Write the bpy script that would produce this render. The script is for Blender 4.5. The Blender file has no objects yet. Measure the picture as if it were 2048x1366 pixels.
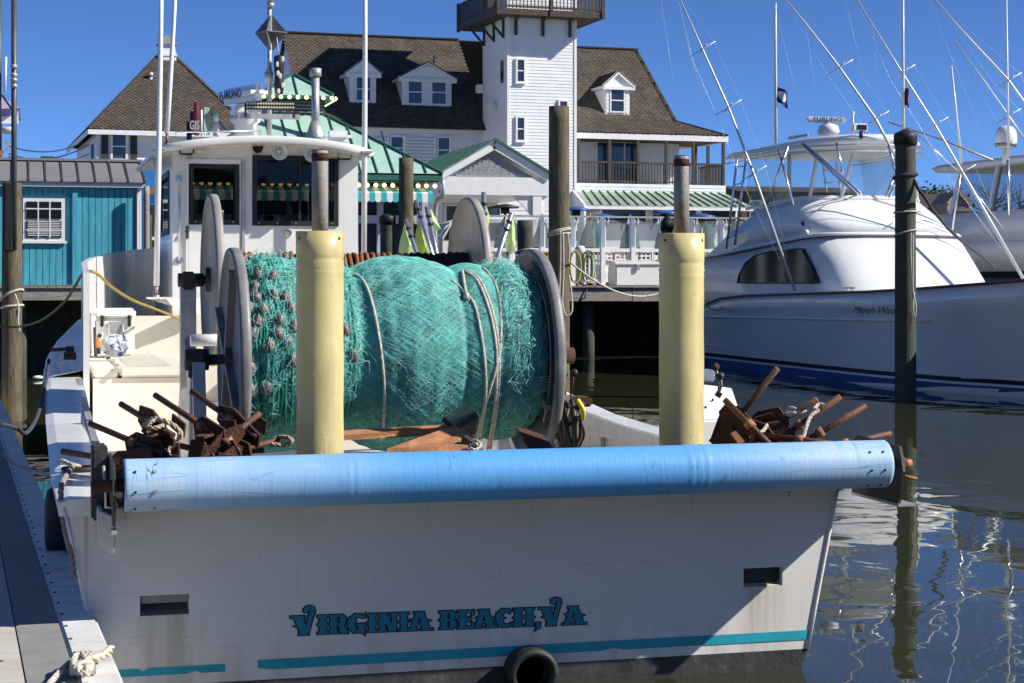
import bpy, bmesh, math, random
from mathutils import Vector, Matrix, noise
SC = bpy.context.scene
COL = SC.collection
RND = random.Random(11)
U = RND.uniform
V3 = Vector
TH = math.radians(15.0); FPX = 3600.0; HZ = 560.0; CZ = 2.0

# ---------------------------------------------------------------- camera, sky, sun, exposure
cam = bpy.data.cameras.new('camera'); camo = bpy.data.objects.new('camera', cam); COL.objects.link(camo)
camo.location = (0, 0, CZ); camo.rotation_euler = (math.pi / 2, 0, -TH)
cam.sensor_width = 36.0; cam.lens = 36.0 * FPX / 2048; cam.shift_y = -(683 - HZ) / 2048
cam.clip_start = 0.1; cam.clip_end = 3000
SC.camera = camo
SUN = V3((0.733, -0.342, 0.588)).normalized()
wd = bpy.data.worlds.new('World'); SC.world = wd; wd.use_nodes = True
nt = wd.node_tree; bg = nt.nodes['Background']
sky = nt.nodes.new('ShaderNodeTexSky'); sky.sky_type = 'NISHITA'; sky.sun_disc = False
sky.sun_elevation = math.asin(SUN.z); sky.sun_rotation = math.atan2(SUN.x, SUN.y)
sky.air_density = 1.0; sky.dust_density = 0.0; sky.ozone_density = 8.0; sky.altitude = 8000
nt.links.new(sky.outputs[0], bg.inputs[0]); bg.inputs[1].default_value = 0.112
sl = bpy.data.lights.new('sun', 'SUN'); sl.energy = 5.0; sl.angle = math.radians(0.53); sl.color = (1.0, 0.95, 0.87)
so = bpy.data.objects.new('sun', sl); COL.objects.link(so); so.location = SUN * 60
so.rotation_euler = SUN.to_track_quat('Z', 'Y').to_euler()
SC.view_settings.view_transform = 'Standard'; SC.view_settings.look = 'None'
SC.view_settings.exposure = 0.42; SC.view_settings.gamma = 1.0
SC.view_settings.use_curve_mapping = False

# ---------------------------------------------------------------- measuring helpers
def rdir(px, py, rot=0.0):
    a = (px - 1024) / FPX
    d = V3((math.sin(TH) + a * math.cos(TH), math.cos(TH) - a * math.sin(TH), (HZ - py) / FPX))
    return Matrix.Rotation(-rot, 3, 'Z') @ d if rot else d
def PY(px, py, y, rot=0.0):
    d = rdir(px, py, rot); t = y / d.y
    return V3((d.x * t, y, CZ + d.z * t))
def PX(px, py, x, rot=0.0):
    d = rdir(px, py, rot); t = x / d.x
    return V3((x, d.y * t, CZ + d.z * t))
def PZ(px, py, z):
    d = rdir(px, py); t = (z - CZ) / d.z
    return V3((d.x * t, d.y * t, z))
def PD(px, py, dep):
    d = rdir(px, py); return V3((d.x * dep, d.y * dep, CZ + d.z * dep))

# ---------------------------------------------------------------- materials
MATS = {}
def mat(name, c, rough=0.55, metal=0.0, var=0.14, vs=5.0, c2=None, c2s=2.0, lo=0.5, hi=0.62, bump=0.0, bs=60.0,
        st=(1, 1, 1), st2=None, spec=0.5, coat=0.0, alpha=None, emit=None):
    if name in MATS: return MATS[name]
    m = bpy.data.materials.new(name); m.use_nodes = True; t = m.node_tree; N = t.nodes; L = t.links
    b = N['Principled BSDF']
    b.inputs['Roughness'].default_value = rough; b.inputs['Metallic'].default_value = metal
    b.inputs['Specular IOR Level'].default_value = spec; b.inputs['Coat Weight'].default_value = coat
    g = N.new('ShaderNodeNewGeometry')
    mp = N.new('ShaderNodeMapping'); mp.inputs['Scale'].default_value = st; L.new(g.outputs['Position'], mp.inputs[0])
    n1 = N.new('ShaderNodeTexNoise'); n1.inputs['Scale'].default_value = vs; n1.inputs['Detail'].default_value = 6
    n1.inputs['Roughness'].default_value = 0.62; L.new(mp.outputs[0], n1.inputs[0])
    mr = N.new('ShaderNodeMapRange'); mr.inputs[1].default_value = 0.28; mr.inputs[2].default_value = 0.72
    mr.inputs[3].default_value = 1 - var; mr.inputs[4].default_value = 1 + var; L.new(n1.outputs[0], mr.inputs[0])
    src = None
    if c2:
        mp2 = N.new('ShaderNodeMapping'); mp2.inputs['Scale'].default_value = st2 or st; L.new(g.outputs['Position'], mp2.inputs[0])
        n2 = N.new('ShaderNodeTexNoise'); n2.inputs['Scale'].default_value = c2s; n2.inputs['Detail'].default_value = 8
        n2.inputs['Roughness'].default_value = 0.68; L.new(mp2.outputs[0], n2.inputs[0])
        r2 = N.new('ShaderNodeMapRange'); r2.inputs[1].default_value = lo; r2.inputs[2].default_value = hi; r2.clamp = True
        L.new(n2.outputs[0], r2.inputs[0])
        mx = N.new('ShaderNodeMix'); mx.data_type = 'RGBA'; mx.inputs[6].default_value = (*c, 1); mx.inputs[7].default_value = (*c2, 1)
        L.new(r2.outputs[0], mx.inputs[0]); src = mx.outputs[2]
    vm = N.new('ShaderNodeVectorMath'); vm.operation = 'SCALE'
    if src: L.new(src, vm.inputs[0])
    else: vm.inputs[0].default_value = c
    L.new(mr.outputs[0], vm.inputs['Scale']); L.new(vm.outputs[0], b.inputs['Base Color'])
    rr = N.new('ShaderNodeMapRange'); rr.inputs[1].default_value = 0.3; rr.inputs[2].default_value = 0.7
    rr.inputs[3].default_value = max(0.02, rough * 0.82); rr.inputs[4].default_value = min(1, rough * 1.18)
    L.new(n1.outputs[0], rr.inputs[0]); L.new(rr.outputs[0], b.inputs['Roughness'])
    if bump:
        n3 = N.new('ShaderNodeTexNoise'); n3.inputs['Scale'].default_value = bs; n3.inputs['Detail'].default_value = 4
        L.new(mp.outputs[0], n3.inputs[0])
        bp = N.new('ShaderNodeBump'); bp.inputs['Strength'].default_value = bump; bp.inputs['Distance'].default_value = 0.02
        L.new(n3.outputs[0], bp.inputs['Height']); L.new(bp.outputs[0], b.inputs['Normal'])
    if alpha is not None: b.inputs['Alpha'].default_value = alpha
    if emit:
        b.inputs['Emission Color'].default_value = (*emit[0], 1); b.inputs['Emission Strength'].default_value = emit[1]
    MATS[name] = m; return m

def glassmat(name, tint, gloss=0.12, rough=0.03, bump=0.0, haze=0.0):
    m = bpy.data.materials.new(name); m.use_nodes = True; t = m.node_tree; N = t.nodes; L = t.links
    N.remove(N['Principled BSDF'])
    tr = N.new('ShaderNodeBsdfTransparent'); tr.inputs[0].default_value = (*tint, 1)
    gl = N.new('ShaderNodeBsdfGlossy'); gl.inputs['Roughness'].default_value = rough
    fr = N.new('ShaderNodeLayerWeight'); fr.inputs[0].default_value = .5
    pw = N.new('ShaderNodeMath'); pw.operation = 'POWER'; pw.inputs[1].default_value = 5.0; L.new(fr.outputs['Facing'], pw.inputs[0])
    ad = N.new('ShaderNodeMath'); ad.operation = 'MULTIPLY_ADD'; ad.inputs[1].default_value = .9; ad.inputs[2].default_value = gloss; L.new(pw.outputs[0], ad.inputs[0])
    mx = N.new('ShaderNodeMixShader'); L.new(ad.outputs[0], mx.inputs[0]); L.new(tr.outputs[0], mx.inputs[1]); L.new(gl.outputs[0], mx.inputs[2])
    if bump:
        g = N.new('ShaderNodeNewGeometry'); n3 = N.new('ShaderNodeTexNoise'); n3.inputs['Scale'].default_value = 2.2; n3.inputs['Detail'].default_value = 3
        L.new(g.outputs['Position'], n3.inputs[0]); bp = N.new('ShaderNodeBump'); bp.inputs['Strength'].default_value = bump; bp.inputs['Distance'].default_value = 0.1
        L.new(n3.outputs[0], bp.inputs['Height']); L.new(bp.outputs[0], gl.inputs['Normal']); L.new(bp.outputs[0], fr.inputs['Normal'])
    o = mx.outputs[0]
    if haze:
        df = N.new('ShaderNodeBsdfDiffuse'); df.inputs[0].default_value = (.45, .47, .47, 1); m2 = N.new('ShaderNodeMixShader'); m2.inputs[0].default_value = haze
        L.new(o, m2.inputs[1]); L.new(df.outputs[0], m2.inputs[2]); o = m2.outputs[0]
    L.new(o, N['Material Output'].inputs[0]); return m

# ---------------------------------------------------------------- mesh builder
class MB:
    def __init__(s): s.v = []; s.f = []; s.sm = []
    def add(s, vs, fs, smooth=False):
        o = len(s.v); s.v += [V3(p) for p in vs]
        for f in fs: s.f.append(tuple(i + o for i in f)); s.sm.append(smooth)
        return s
    def box(s, a, b):
        x0, x1 = sorted((a[0], b[0])); y0, y1 = sorted((a[1], b[1])); z0, z1 = sorted((a[2], b[2]))
        return s.add([(x0, y0, z0), (x1, y0, z0), (x1, y1, z0), (x0, y1, z0), (x0, y0, z1), (x1, y0, z1), (x1, y1, z1), (x0, y1, z1)],
                     [(0, 3, 2, 1), (4, 5, 6, 7), (0, 1, 5, 4), (1, 2, 6, 5), (2, 3, 7, 6), (3, 0, 4, 7)])
    def beam(s, p0, p1, w, h, up=(0, 0, 1)):
        p0 = V3(p0); p1 = V3(p1); d = (p1 - p0).normalized(); up = V3(up)
        if abs(d.dot(up)) > 0.98: up = V3((0, 1, 0))
        sd = d.cross(up).normalized() * w / 2; u = sd.cross(d).normalized() * h / 2
        vs = [p + a * sd + c * u for p in (p0, p1) for a, c in ((-1, -1), (1, -1), (1, 1), (-1, 1))]
        return s.add(vs, [(3, 2, 1, 0), (4, 5, 6, 7), (0, 1, 5, 4), (1, 2, 6, 5), (2, 3, 7, 6), (3, 0, 4, 7)])
    def cyl(s, p0, p1, r0, r1=None, n=14, caps=True):
        return s.tube([p0, p1], [r0, r0 if r1 is None else r1], n, caps)
    def tube(s, path, r, n=8, caps=True, closed=False):
        P = [V3(p) for p in path]; m = len(P)
        R = r if isinstance(r, (list, tuple)) else [r] * m
        t0 = (P[1] - P[0]).normalized(); ref = V3((0, 0, 1)) if abs(t0.z) < 0.9 else V3((1, 0, 0))
        nrm = t0.cross(ref).normalized(); vs = []
        for i in range(m):
            if closed: t = P[(i + 1) % m] - P[i - 1]
            else: t = P[min(i + 1, m - 1)] - P[max(i - 1, 0)]
            if t.length < 1e-9: t = t0
            t.normalize(); nrm = nrm - t * nrm.dot(t)
            if nrm.length < 1e-6: nrm = t.orthogonal()
            nrm.normalize(); bn = t.cross(nrm)
            for k in range(n):
                a = 2 * math.pi * k / n
                vs.append(P[i] + R[i] * (math.cos(a) * nrm + math.sin(a) * bn))
        fs = []
        for i in range(m if closed else m - 1):
            j = (i + 1) % m
            for k in range(n):
                k2 = (k + 1) % n; fs.append((i * n + k, i * n + k2, j * n + k2, j * n + k))
        s.add(vs, fs, True)
        if caps and not closed:
            o = len(s.v) - len(vs)
            s.f.append(tuple(o + k for k in reversed(range(n)))); s.sm.append(False)
            s.f.append(tuple(o + (m - 1) * n + k for k in range(n))); s.sm.append(False)
        return s
    def lathe(s, prof, org, axis=(0, 0, 1), n=20, smooth=True):
        ax = V3(axis).normalized(); e = ax.orthogonal().normalized(); g = ax.cross(e); org = V3(org); vs = []
        for r, h in prof:
            for k in range(n):
                a = 2 * math.pi * k / n; vs.append(org + ax * h + r * (math.cos(a) * e + math.sin(a) * g))
        fs = []
        for i in range(len(prof) - 1):
            for k in range(n):
                k2 = (k + 1) % n; fs.append((i * n + k, i * n + k2, (i + 1) * n + k2, (i + 1) * n + k))
        s.add(vs, fs, smooth)
        o = len(s.v) - len(vs)
        if prof[0][0] > 1e-5: s.f.append(tuple(o + k for k in reversed(range(n)))); s.sm.append(False)
        if prof[-1][0] > 1e-5: s.f.append(tuple(o + (len(prof) - 1) * n + k for k in range(n))); s.sm.append(False)
        return s
    def prism(s, poly, vec):
        n = len(poly); vec = V3(vec); P = [V3(p) for p in poly]
        return s.add(P + [p + vec for p in P], [tuple(reversed(range(n))), tuple(range(n, 2 * n))] +
                     [(i, (i + 1) % n, n + (i + 1) % n, n + i) for i in range(n)])
    def grid(s, fn, nu, nv, smooth=True, thick=None):
        vs = [fn(i / nu, j / nv) for i in range(nu + 1) for j in range(nv + 1)]
        fs = [(i * (nv + 1) + j, (i + 1) * (nv + 1) + j, (i + 1) * (nv + 1) + j + 1, i * (nv + 1) + j + 1) for i in range(nu) for j in range(nv)]
        return s.add(vs, fs, smooth)
    def ball(s, c, r, sc=(1, 1, 1), n=10, rot=None):
        vs = []; c = V3(c); m = max(5, n // 2 + 1)
        for i in range(m + 1):
            for k in range(n):
                a = math.pi * i / m; b = 2 * math.pi * k / n
                p = V3((math.sin(a) * math.cos(b) * sc[0], math.sin(a) * math.sin(b) * sc[1], math.cos(a) * sc[2])) * r
                vs.append(c + (rot @ p if rot else p))
        fs = [(i * n + k, (i + 1) * n + k, (i + 1) * n + (k + 1) % n, i * n + (k + 1) % n) for i in range(m) for k in range(n)]
        return s.add(vs, fs, True)

BASE = {}
def mesh_of(mb, name, m, base, bevel=0.0, fix=True):
    me = bpy.data.meshes.new(name)
    me.from_pydata([tuple(p - base) for p in mb.v], [], mb.f)
    me.polygons.foreach_set('use_smooth', mb.sm)
    if bevel or fix:
        bm = bmesh.new(); bm.from_mesh(me)
        if fix: bmesh.ops.recalc_face_normals(bm, faces=bm.faces)
        if bevel:
            es = [e for e in bm.edges if len(e.link_faces) == 2 and e.calc_face_angle(0) > 0.5]
            bmesh.ops.bevel(bm, geom=es, offset=bevel, segments=2, affect='EDGES', clamp_overlap=True)
        bm.to_mesh(me); bm.free()
    if m: me.materials.append(m)
    me.update(); return me
def tag(o, label=None, cat=None, group=None, kind=None):
    if label: o['label'] = label
    if cat: o['category'] = cat
    if group: o['group'] = group
    if kind: o['kind'] = kind
    return o
def thing(name, label, cat, loc, group=None, rot=0.0):
    o = bpy.data.objects.new(name, None); COL.objects.link(o); o.empty_display_size = 0.2
    loc = V3(loc); BASE[o.name] = (loc, rot)
    o.location = Matrix.Rotation(rot, 3, 'Z') @ loc; o.rotation_euler = (0, 0, rot)
    return tag(o, label, cat, group)
def part(mb, name, m, parent, label=None, bevel=0.0, kind=None, fix=True):
    base, rot = BASE[parent.name]
    o = bpy.data.objects.new(name, mesh_of(mb, name, m, base, bevel, fix)); COL.objects.link(o); o.parent = parent
    BASE[o.name] = (base, rot)
    return tag(o, label, kind=kind)
def solo(mb, name, m, label, cat, group=None, bevel=0.0, kind=None, fix=True):
    lo = V3((min(p[i] for p in mb.v) for i in range(3))); hi = V3((max(p[i] for p in mb.v) for i in range(3)))
    base = V3(((lo.x + hi.x) / 2, (lo.y + hi.y) / 2, lo.z))
    o = bpy.data.objects.new(name, mesh_of(mb, name, m, base, bevel, fix)); COL.objects.link(o); o.location = base
    BASE[o.name] = (base, 0.0)
    return tag(o, label, cat, group, kind)
def struct(mb, name, m, fix=True): return solo(mb, name, m, None, None, kind='structure', fix=fix)
CUBES = {}
def bp(name, m, parent, a, b, rot=None):
    """a box-shaped piece that shares one cube mesh per material"""
    if m.name not in CUBES:
        CUBES[m.name] = mesh_of(MB().box((-.5, -.5, -.5), (.5, .5, .5)), 'piece_' + m.name, m, V3((0, 0, 0)))
    base, r0 = BASE[parent.name]
    o = bpy.data.objects.new(name, CUBES[m.name]); COL.objects.link(o); o.parent = parent
    a = V3(a); b = V3(b); o.location = (a + b) / 2 - base
    o.scale = [max(1e-4, abs(a[i] - b[i])) for i in range(3)]
    if rot: o.rotation_euler = rot
    BASE[o.name] = (base, r0); return o
def beamp(name, m, parent, p0, p1, w, h, up=(0, 0, 1)): return part(MB().beam(p0, p1, w, h, up), name, m, parent)
def curve3(pts, n=8):
    """Catmull-Rom through pts"""
    P = [V3(p) for p in pts]; out = []
    for i in range(len(P) - 1):
        p0 = P[max(i - 1, 0)]; p1 = P[i]; p2 = P[i + 1]; p3 = P[min(i + 2, len(P) - 1)]
        for k in range(n):
            t = k / n
            out.append(0.5 * ((2 * p1) + (p2 - p0) * t + (2 * p0 - 5 * p1 + 4 * p2 - p3) * t * t + (3 * p1 - p0 - 3 * p2 + p3) * t ** 3))
    out.append(P[-1]); return out
def sag(a, b, drop, n=14):
    a = V3(a); b = V3(b)
    return [a.lerp(b, i / n) - V3((0, 0, drop * 4 * (i / n) * (1 - i / n))) for i in range(n + 1)]
def lerp(a, b, t): return a + (b - a) * t
def interp(tab, x):
    if x <= tab[0][0]: return tab[0][1]
    for (x0, y0), (x1, y1) in zip(tab, tab[1:]):
        if x <= x1:
            t = (x - x0) / (x1 - x0); t = t * t * (3 - 2 * t) * 0.5 + t * 0.5
            return y0 + (y1 - y0) * t
    return tab[-1][1]
def textmesh(body, size, extrude=0.002, offset=0.0, shear=0.0):
    cu = bpy.data.curves.new('lettering', 'FONT'); cu.body = body; cu.size = size; cu.extrude = extrude; cu.offset = offset; cu.shear = shear
    cu.align_x = 'CENTER'; cu.align_y = 'CENTER'; cu.resolution_u = 3
    o = bpy.data.objects.new('lettering', cu); COL.objects.link(o)
    dg = bpy.context.evaluated_depsgraph_get(); me = bpy.data.meshes.new_from_object(o.evaluated_get(dg))
    bpy.data.objects.remove(o); return me
def text(name, body, size, m, parent, mtx, offset=0.0, shear=0.0, sx=1.0):
    me = textmesh(body, size, 0.0015, offset, shear); me.transform(Matrix.Diagonal((sx, 1, 1, 1))); me.transform(mtx)
    base, rot = BASE[parent.name]; me.transform(Matrix.Translation(-base)); me.materials.clear(); me.materials.append(m)
    o = bpy.data.objects.new(name, me); COL.objects.link(o); o.parent = parent; BASE[o.name] = (base, rot); return o
def frame_mtx(org, xdir, ydir):
    x = V3(xdir).normalized(); y = V3(ydir); y = (y - x * y.dot(x)).normalized(); z = x.cross(y)
    return Matrix(((x.x, y.x, z.x, org[0]), (x.y, y.y, z.y, org[1]), (x.z, y.z, z.z, org[2]), (0, 0, 0, 1)))

# palette
gel = mat('gelcoat_white', (.78, .78, .76), .28, var=.04, vs=1.5, c2=(.66, .65, .60), c2s=1.3, lo=.55, hi=.8, coat=.15)
gelcream = mat('gelcoat_cream', (.76, .71, .62), .4, var=.06, vs=3, c2=(.62, .56, .46), c2s=2.2, lo=.52, hi=.75)
hullw = mat('hull_white', (.70, .71, .71), .32, var=.05, vs=2.2, c2=(.50, .49, .43), c2s=1.6, lo=.56, hi=.85, st=(1, 1, .45), bump=.05, bs=3)
sportw = mat('yacht_white', (.76, .77, .78), .32, var=.04, vs=1.0, coat=.15)
sporth = mat('yacht_hull', (.80, .80, .80), .16, var=.03, vs=.8, coat=.5)
black = mat('black_rubber', (.015, .015, .016), .55, var=.3, vs=20)
bottomp = mat('bottom_paint', (.035, .035, .038), .7, var=.35, vs=9, c2=(.10, .095, .075), c2s=6, lo=.5, hi=.75, st2=(1, 1, .3), bump=.2, bs=30)
tealp = mat('teal_paint', (.02, .34, .42), .4, var=.12, vs=8)
galv = mat('galvanised', (.50, .50, .49), .45, .55, var=.16, vs=12, c2=(.36, .34, .30), c2s=5, lo=.5, hi=.7)
alu = mat('aluminium', (.78, .79, .80), .22, .85, var=.05, vs=8)
steel = mat('weathered_steel', (.36, .34, .31), .5, .5, var=.2, vs=10, c2=(.22, .10, .045), c2s=4, lo=.52, hi=.66, bump=.15, bs=60)
darksteel = mat('dark_steel', (.05, .047, .045), .55, .3, var=.3, vs=14, c2=(.12, .06, .03), c2s=7, lo=.56, hi=.72, bump=.2)
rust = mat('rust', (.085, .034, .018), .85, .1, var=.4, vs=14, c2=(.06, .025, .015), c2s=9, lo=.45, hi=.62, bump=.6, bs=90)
rustlit = mat('rust_orange_lit', (.42, .19, .085), .85, .0, var=.3, vs=18, c2=(.24, .10, .05), c2s=6, lo=.48, hi=.68, bump=.4, bs=90)  # lit copy of the rust, sunlit brightness put into the colour
ropew = mat('rope_white', (.66, .62, .53), .9, var=.25, vs=60, c2=(.42, .37, .29), c2s=14, lo=.5, hi=.7, bump=.8, bs=140)
ropet = mat('rope_tan', (.55, .44, .30), .9, var=.3, vs=60, bump=.8, bs=140)
ropedk = mat('rope_dark', (.05, .055, .07), .9, var=.3, vs=60, bump=.6, bs=140)
wood = mat('grey_timber', (.30, .28, .25), .85, var=.35, vs=3, st=(1.2, 14, 14), c2=(.16, .14, .12), c2s=2, lo=.5, hi=.75, bump=.4, bs=8)
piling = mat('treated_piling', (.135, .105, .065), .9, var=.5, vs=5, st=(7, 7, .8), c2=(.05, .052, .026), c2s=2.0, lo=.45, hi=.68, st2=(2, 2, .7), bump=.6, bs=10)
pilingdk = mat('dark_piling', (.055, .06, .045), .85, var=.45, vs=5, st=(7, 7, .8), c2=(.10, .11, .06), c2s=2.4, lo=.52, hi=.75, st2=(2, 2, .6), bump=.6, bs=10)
glassdk = mat('dark_glass', (.012, .014, .018), .06, var=.3, vs=1.5, spec=.6)
winglass = mat('window_glass', (.03, .04, .055), .05, var=.5, vs=.8, spec=.7)
clear = glassmat('clear_vinyl', (.86, .90, .90), .05, .10, bump=.06, haze=.09)
clear2 = glassmat('cloudy_vinyl', (.74, .78, .78), .05, .15, bump=.08, haze=.30)
tint = glassmat('tinted_pane', (.50, .50, .50), .02, .02)
clap = mat('clapboard_white', (.80, .80, .80), .5, var=.05, vs=2, c2=(.68, .68, .66), c2s=1.2, lo=.55, hi=.8)
trim = mat('trim_white', (.80, .80, .79), .45, var=.05, vs=3)
dkwood = mat('dark_stained_wood', (.060, .048, .038), .8, var=.4, vs=3, st=(2, 2, 2), c2=(.15, .12, .09), c2s=3, lo=.55, hi=.75, bump=.3, bs=12)

# ================================================================ SETTING: water, ground
def water_mat():
    m = bpy.data.materials.new('harbour_water'); m.use_nodes = True; t = m.node_tree; N = t.nodes; L = t.links
    b = N['Principled BSDF']; b.inputs['Base Color'].default_value = (.032, .035, .017, 1)
    b.inputs['Roughness'].default_value = 0.015; b.inputs['IOR'].default_value = 1.30
    g = N.new('ShaderNodeNewGeometry')
    def nz(scale, st, det):
        mp = N.new('ShaderNodeMapping'); mp.inputs['Scale'].default_value = st; mp.inputs['Rotation'].default_value = (0, 0, .26)
        L.new(g.outputs['Position'], mp.inputs[0])
        n = N.new('ShaderNodeTexNoise'); n.inputs['Scale'].default_value = scale; n.inputs['Detail'].default_value = det
        n.inputs['Distortion'].default_value = .6; L.new(mp.outputs[0], n.inputs[0]); return n.outputs[0]
    a = nz(.55, (1, .9, 1), 1.0); c = nz(2.3, (1, .8, 1), 1.5)
    mu = N.new('ShaderNodeMath'); mu.operation = 'MULTIPLY'; mu.inputs[1].default_value = .14; L.new(c, mu.inputs[0])
    ad = N.new('ShaderNodeMath'); ad.operation = 'ADD'; L.new(a, ad.inputs[0]); L.new(mu.outputs[0], ad.inputs[1])
    bpn = N.new('ShaderNodeBump'); bpn.inputs['Strength'].default_value = 1.0; bpn.inputs['Distance'].default_value = 0.017
    L.new(ad.outputs[0], bpn.inputs['Height']); L.new(bpn.outputs[0], b.inputs['Normal'])
    return m
struct(MB().add([(-300, -60, 0), (300, -60, 0), (300, 900, 0), (-300, 900, 0)], [(0, 1, 2, 3)]), 'water', water_mat())
groundm = mat('pale_ground', (.24, .23, .20), .9, var=.25, vs=.8, c2=(.15, .15, .10), c2s=.3)
struct(MB().box((-300, 52, -1.0), (320, 900, 1.62)), 'ground', groundm)
seabed = mat('sea_mud', (.03, .03, .02), .9)

# ================================================================ PIER (fixed, behind the boats)
pier = thing('pier', 'weathered grey timber pier on pilings behind the moored boats', 'pier', (10, 50, 0))
DZ = 1.84
k = 0
for x0 in range(-12, 30, 3):                                   # fascia boards
    bp('fascia_board', wood, pier, (x0 + .01, 44.0 + U(-.008, .008), DZ - .39 + U(-.01, .01)), (x0 + 2.99, 44.1, DZ - .03))
for i in range(250):                                           # deck planks, running across the pier
    x0 = -12 + i * .17
    bp('deck_plank', wood, pier, (x0, 43.94, DZ - .03 + U(0, .004)), (x0 + .162, 52.4, DZ + U(.0, .004)))
for x0 in range(-10, 30, 4):
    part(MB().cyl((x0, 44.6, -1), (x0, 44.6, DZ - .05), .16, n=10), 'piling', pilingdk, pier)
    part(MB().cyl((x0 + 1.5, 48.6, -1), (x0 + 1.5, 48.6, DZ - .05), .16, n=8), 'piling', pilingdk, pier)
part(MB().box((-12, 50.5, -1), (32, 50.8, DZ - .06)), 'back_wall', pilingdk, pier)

pier2 = thing('shed_pier', 'narrow timber pier carrying the blue shed over dark water', 'pier', (-2, 38, 0))
z2 = 1.90
for i in range(7):
    x0 = -7 + i * 1.6
    bp('fascia_board', wood, pier2, (x0 + .006, 36.8 + U(-.01, .01), z2 - .30 + U(-.015, .015)), (x0 + 1.594, 36.9, z2 - .06))
for i in range(64):
    x0 = -7 + i * .175
    bp('deck_plank', wood, pier2, (x0, 36.75, z2 - .06), (x0 + .165, 43.9, z2 - .02 + U(0, .004)))
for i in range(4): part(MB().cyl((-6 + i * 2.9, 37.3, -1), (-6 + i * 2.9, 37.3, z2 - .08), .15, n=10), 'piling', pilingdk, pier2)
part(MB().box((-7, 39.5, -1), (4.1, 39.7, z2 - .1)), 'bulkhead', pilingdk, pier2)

# ================================================================ BLUE SHED
bluew = mat('teal_blue_siding', (.06, .35, .45), .65, var=.14, vs=4, st=(4, 4, .6), c2=(.085, .41, .51), c2s=2, lo=.45, hi=.7)
greymetal = mat('grey_roof_metal', (.27, .26, .26), .42, .2, var=.06, vs=1.5)
dkseam = mat('roof_seam_dark', (.07, .068, .068), .5, .2)
YS = 37.2
a = PY(8, 567, YS); b = PY(283, 567, YS); zt = PY(150, 374, YS).z; x0, x1 = a.x - .4, b.x; zb = z2
shed = thing('shed', 'turquoise blue board shed with grey metal roof at the left', 'shed', ((x0 + x1) / 2, YS, z2))
wa = PY(46, 396, YS); wb = PY(130, 482, YS)
part(MB().box((x0, YS + .06, zb), (x1 - .03, YS + 3.2, zt)), 'wall_core', bluew, shed)
x = x0
while x < x1 - .1:
    w = min(.128, x1 - .1 - x)
    if x + w > wa.x - .04 and x < wb.x + .04:
        bp('siding_board', bluew, shed, (x, YS + .025, zb), (x + w - .012, YS + .055, wb.z - .03))
        bp('siding_board', bluew, shed, (x, YS + .025, wa.z + .03), (x + w - .012, YS + .055, zt))
    else:
        bp('siding_board', bluew, shed, (x, YS + .025 + U(-.003, .003), zb), (x + w - .012, YS + .055, zt))
    x += .128
xs = PY(150, 500, YS).x
bp('corner_batten', bluew, shed, (xs - .05, YS - .03, zb), (xs + .05, YS + .02, zt))
bp('corner_trim', trim, shed, (x1 - .09, YS - .02, zb), (x1, YS + .06, zt))
bp('eave_trim', trim, shed, (x0 - .1, YS - .10, zt), (x1 + .06, YS - .06, zt + .09))
bp('soffit', trim, shed, (x0 - .1, YS - .06, zt + .01), (x1 + .06, YS + .05, zt + .05))
wf = part(MB().box((wa.x, YS - .03, wb.z), (wb.x, YS + .03, wa.z)).box((wa.x - .04, YS - .045, wb.z - .05), (wb.x + .04, YS - .0, wb.z)), 'window', trim, shed)
iw = wb.x - wa.x; ih = wa.z - wb.z
part(MB().box((wa.x + .07, YS - .05, wb.z + .07), (wb.x - .07, YS - .032, wb.z + ih / 2 - .02)), 'lower_pane', glassdk, wf)
part(MB().box((wa.x + .07, YS - .05, wb.z + ih / 2 + .02), (wb.x - .07, YS - .032, wa.z - .07)), 'upper_pane', glassdk, wf)
for i in (1, 2):
    xx = wa.x + .07 + (iw - .14) * i / 3
    part(MB().box((xx - .012, YS - .058, wb.z + .06), (xx + .012, YS - .051, wa.z - .06)), 'glazing_bar', trim, wf)
for fz in (.25, .75):
    zz = wb.z + ih * fz
    part(MB().box((wa.x + .06, YS - .057, zz - .012), (wb.x - .06, YS - .052, zz + .012)), 'glazing_bar', trim, wf)
for i in range(9):
    zz = wb.z + .1 + i * .035
    part(MB().box((wa.x + .09, YS - .0515, zz), (wb.x - .09, YS - .0505, zz + .014)), 'blind_slat', trim, wf)
r0 = PY(150, 378, YS - .12); r1z = PY(150, 322, YS + 1.1).z
n = 8; px_edges = [12 + i * 35.5 for i in range(8)] + [284]
lx = [x0 - .1 + i * (x1 + .1 - x0 + .06) / 10 for i in range(11)]
for i in range(10):
    part(MB().prism([(lx[i] + .01, YS - .12, zt + .09), (lx[i + 1] - .01, YS - .12, zt + .09), (lx[i + 1] - .01, YS + 1.6, r1z), (lx[i] + .01, YS + 1.6, r1z)], (0, .012, .035)), 'roof_panel', greymetal, shed)
for i in range(11):
    part(MB().beam((lx[i], YS - .125, zt + .11), (lx[i], YS + 1.6, r1z + .035), .035, .05), 'roof_seam', dkseam, shed)
part(MB().prism([(x0 - .1, YS + 1.6, r1z), (x1 + .06, YS + 1.6, r1z), (x1 + .06, YS + 3.4, zt + .09), (x0 - .1, YS + 3.4, zt + .09)], (0, .012, .035)), 'rear_roof', greymetal, shed)
part(MB().beam((x0 - .12, YS + 1.6, r1z + .05), (x1 + .1, YS + 1.6, r1z + .05), .28, .05), 'ridge_cap', greymetal, shed)
part(MB().box((x0 - .1, YS - .135, zt + .07), (x1 + .06, YS - .105, zt + .10)), 'drip_edge', dkseam, shed)
part(MB().prism([(x1 - .02, YS + .06, zt), (x1 - .02, YS + 3.2, zt), (x1 - .02, YS + 1.6, r1z)], (-.05, 0, 0)), 'gable', bluew, shed)

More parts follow.
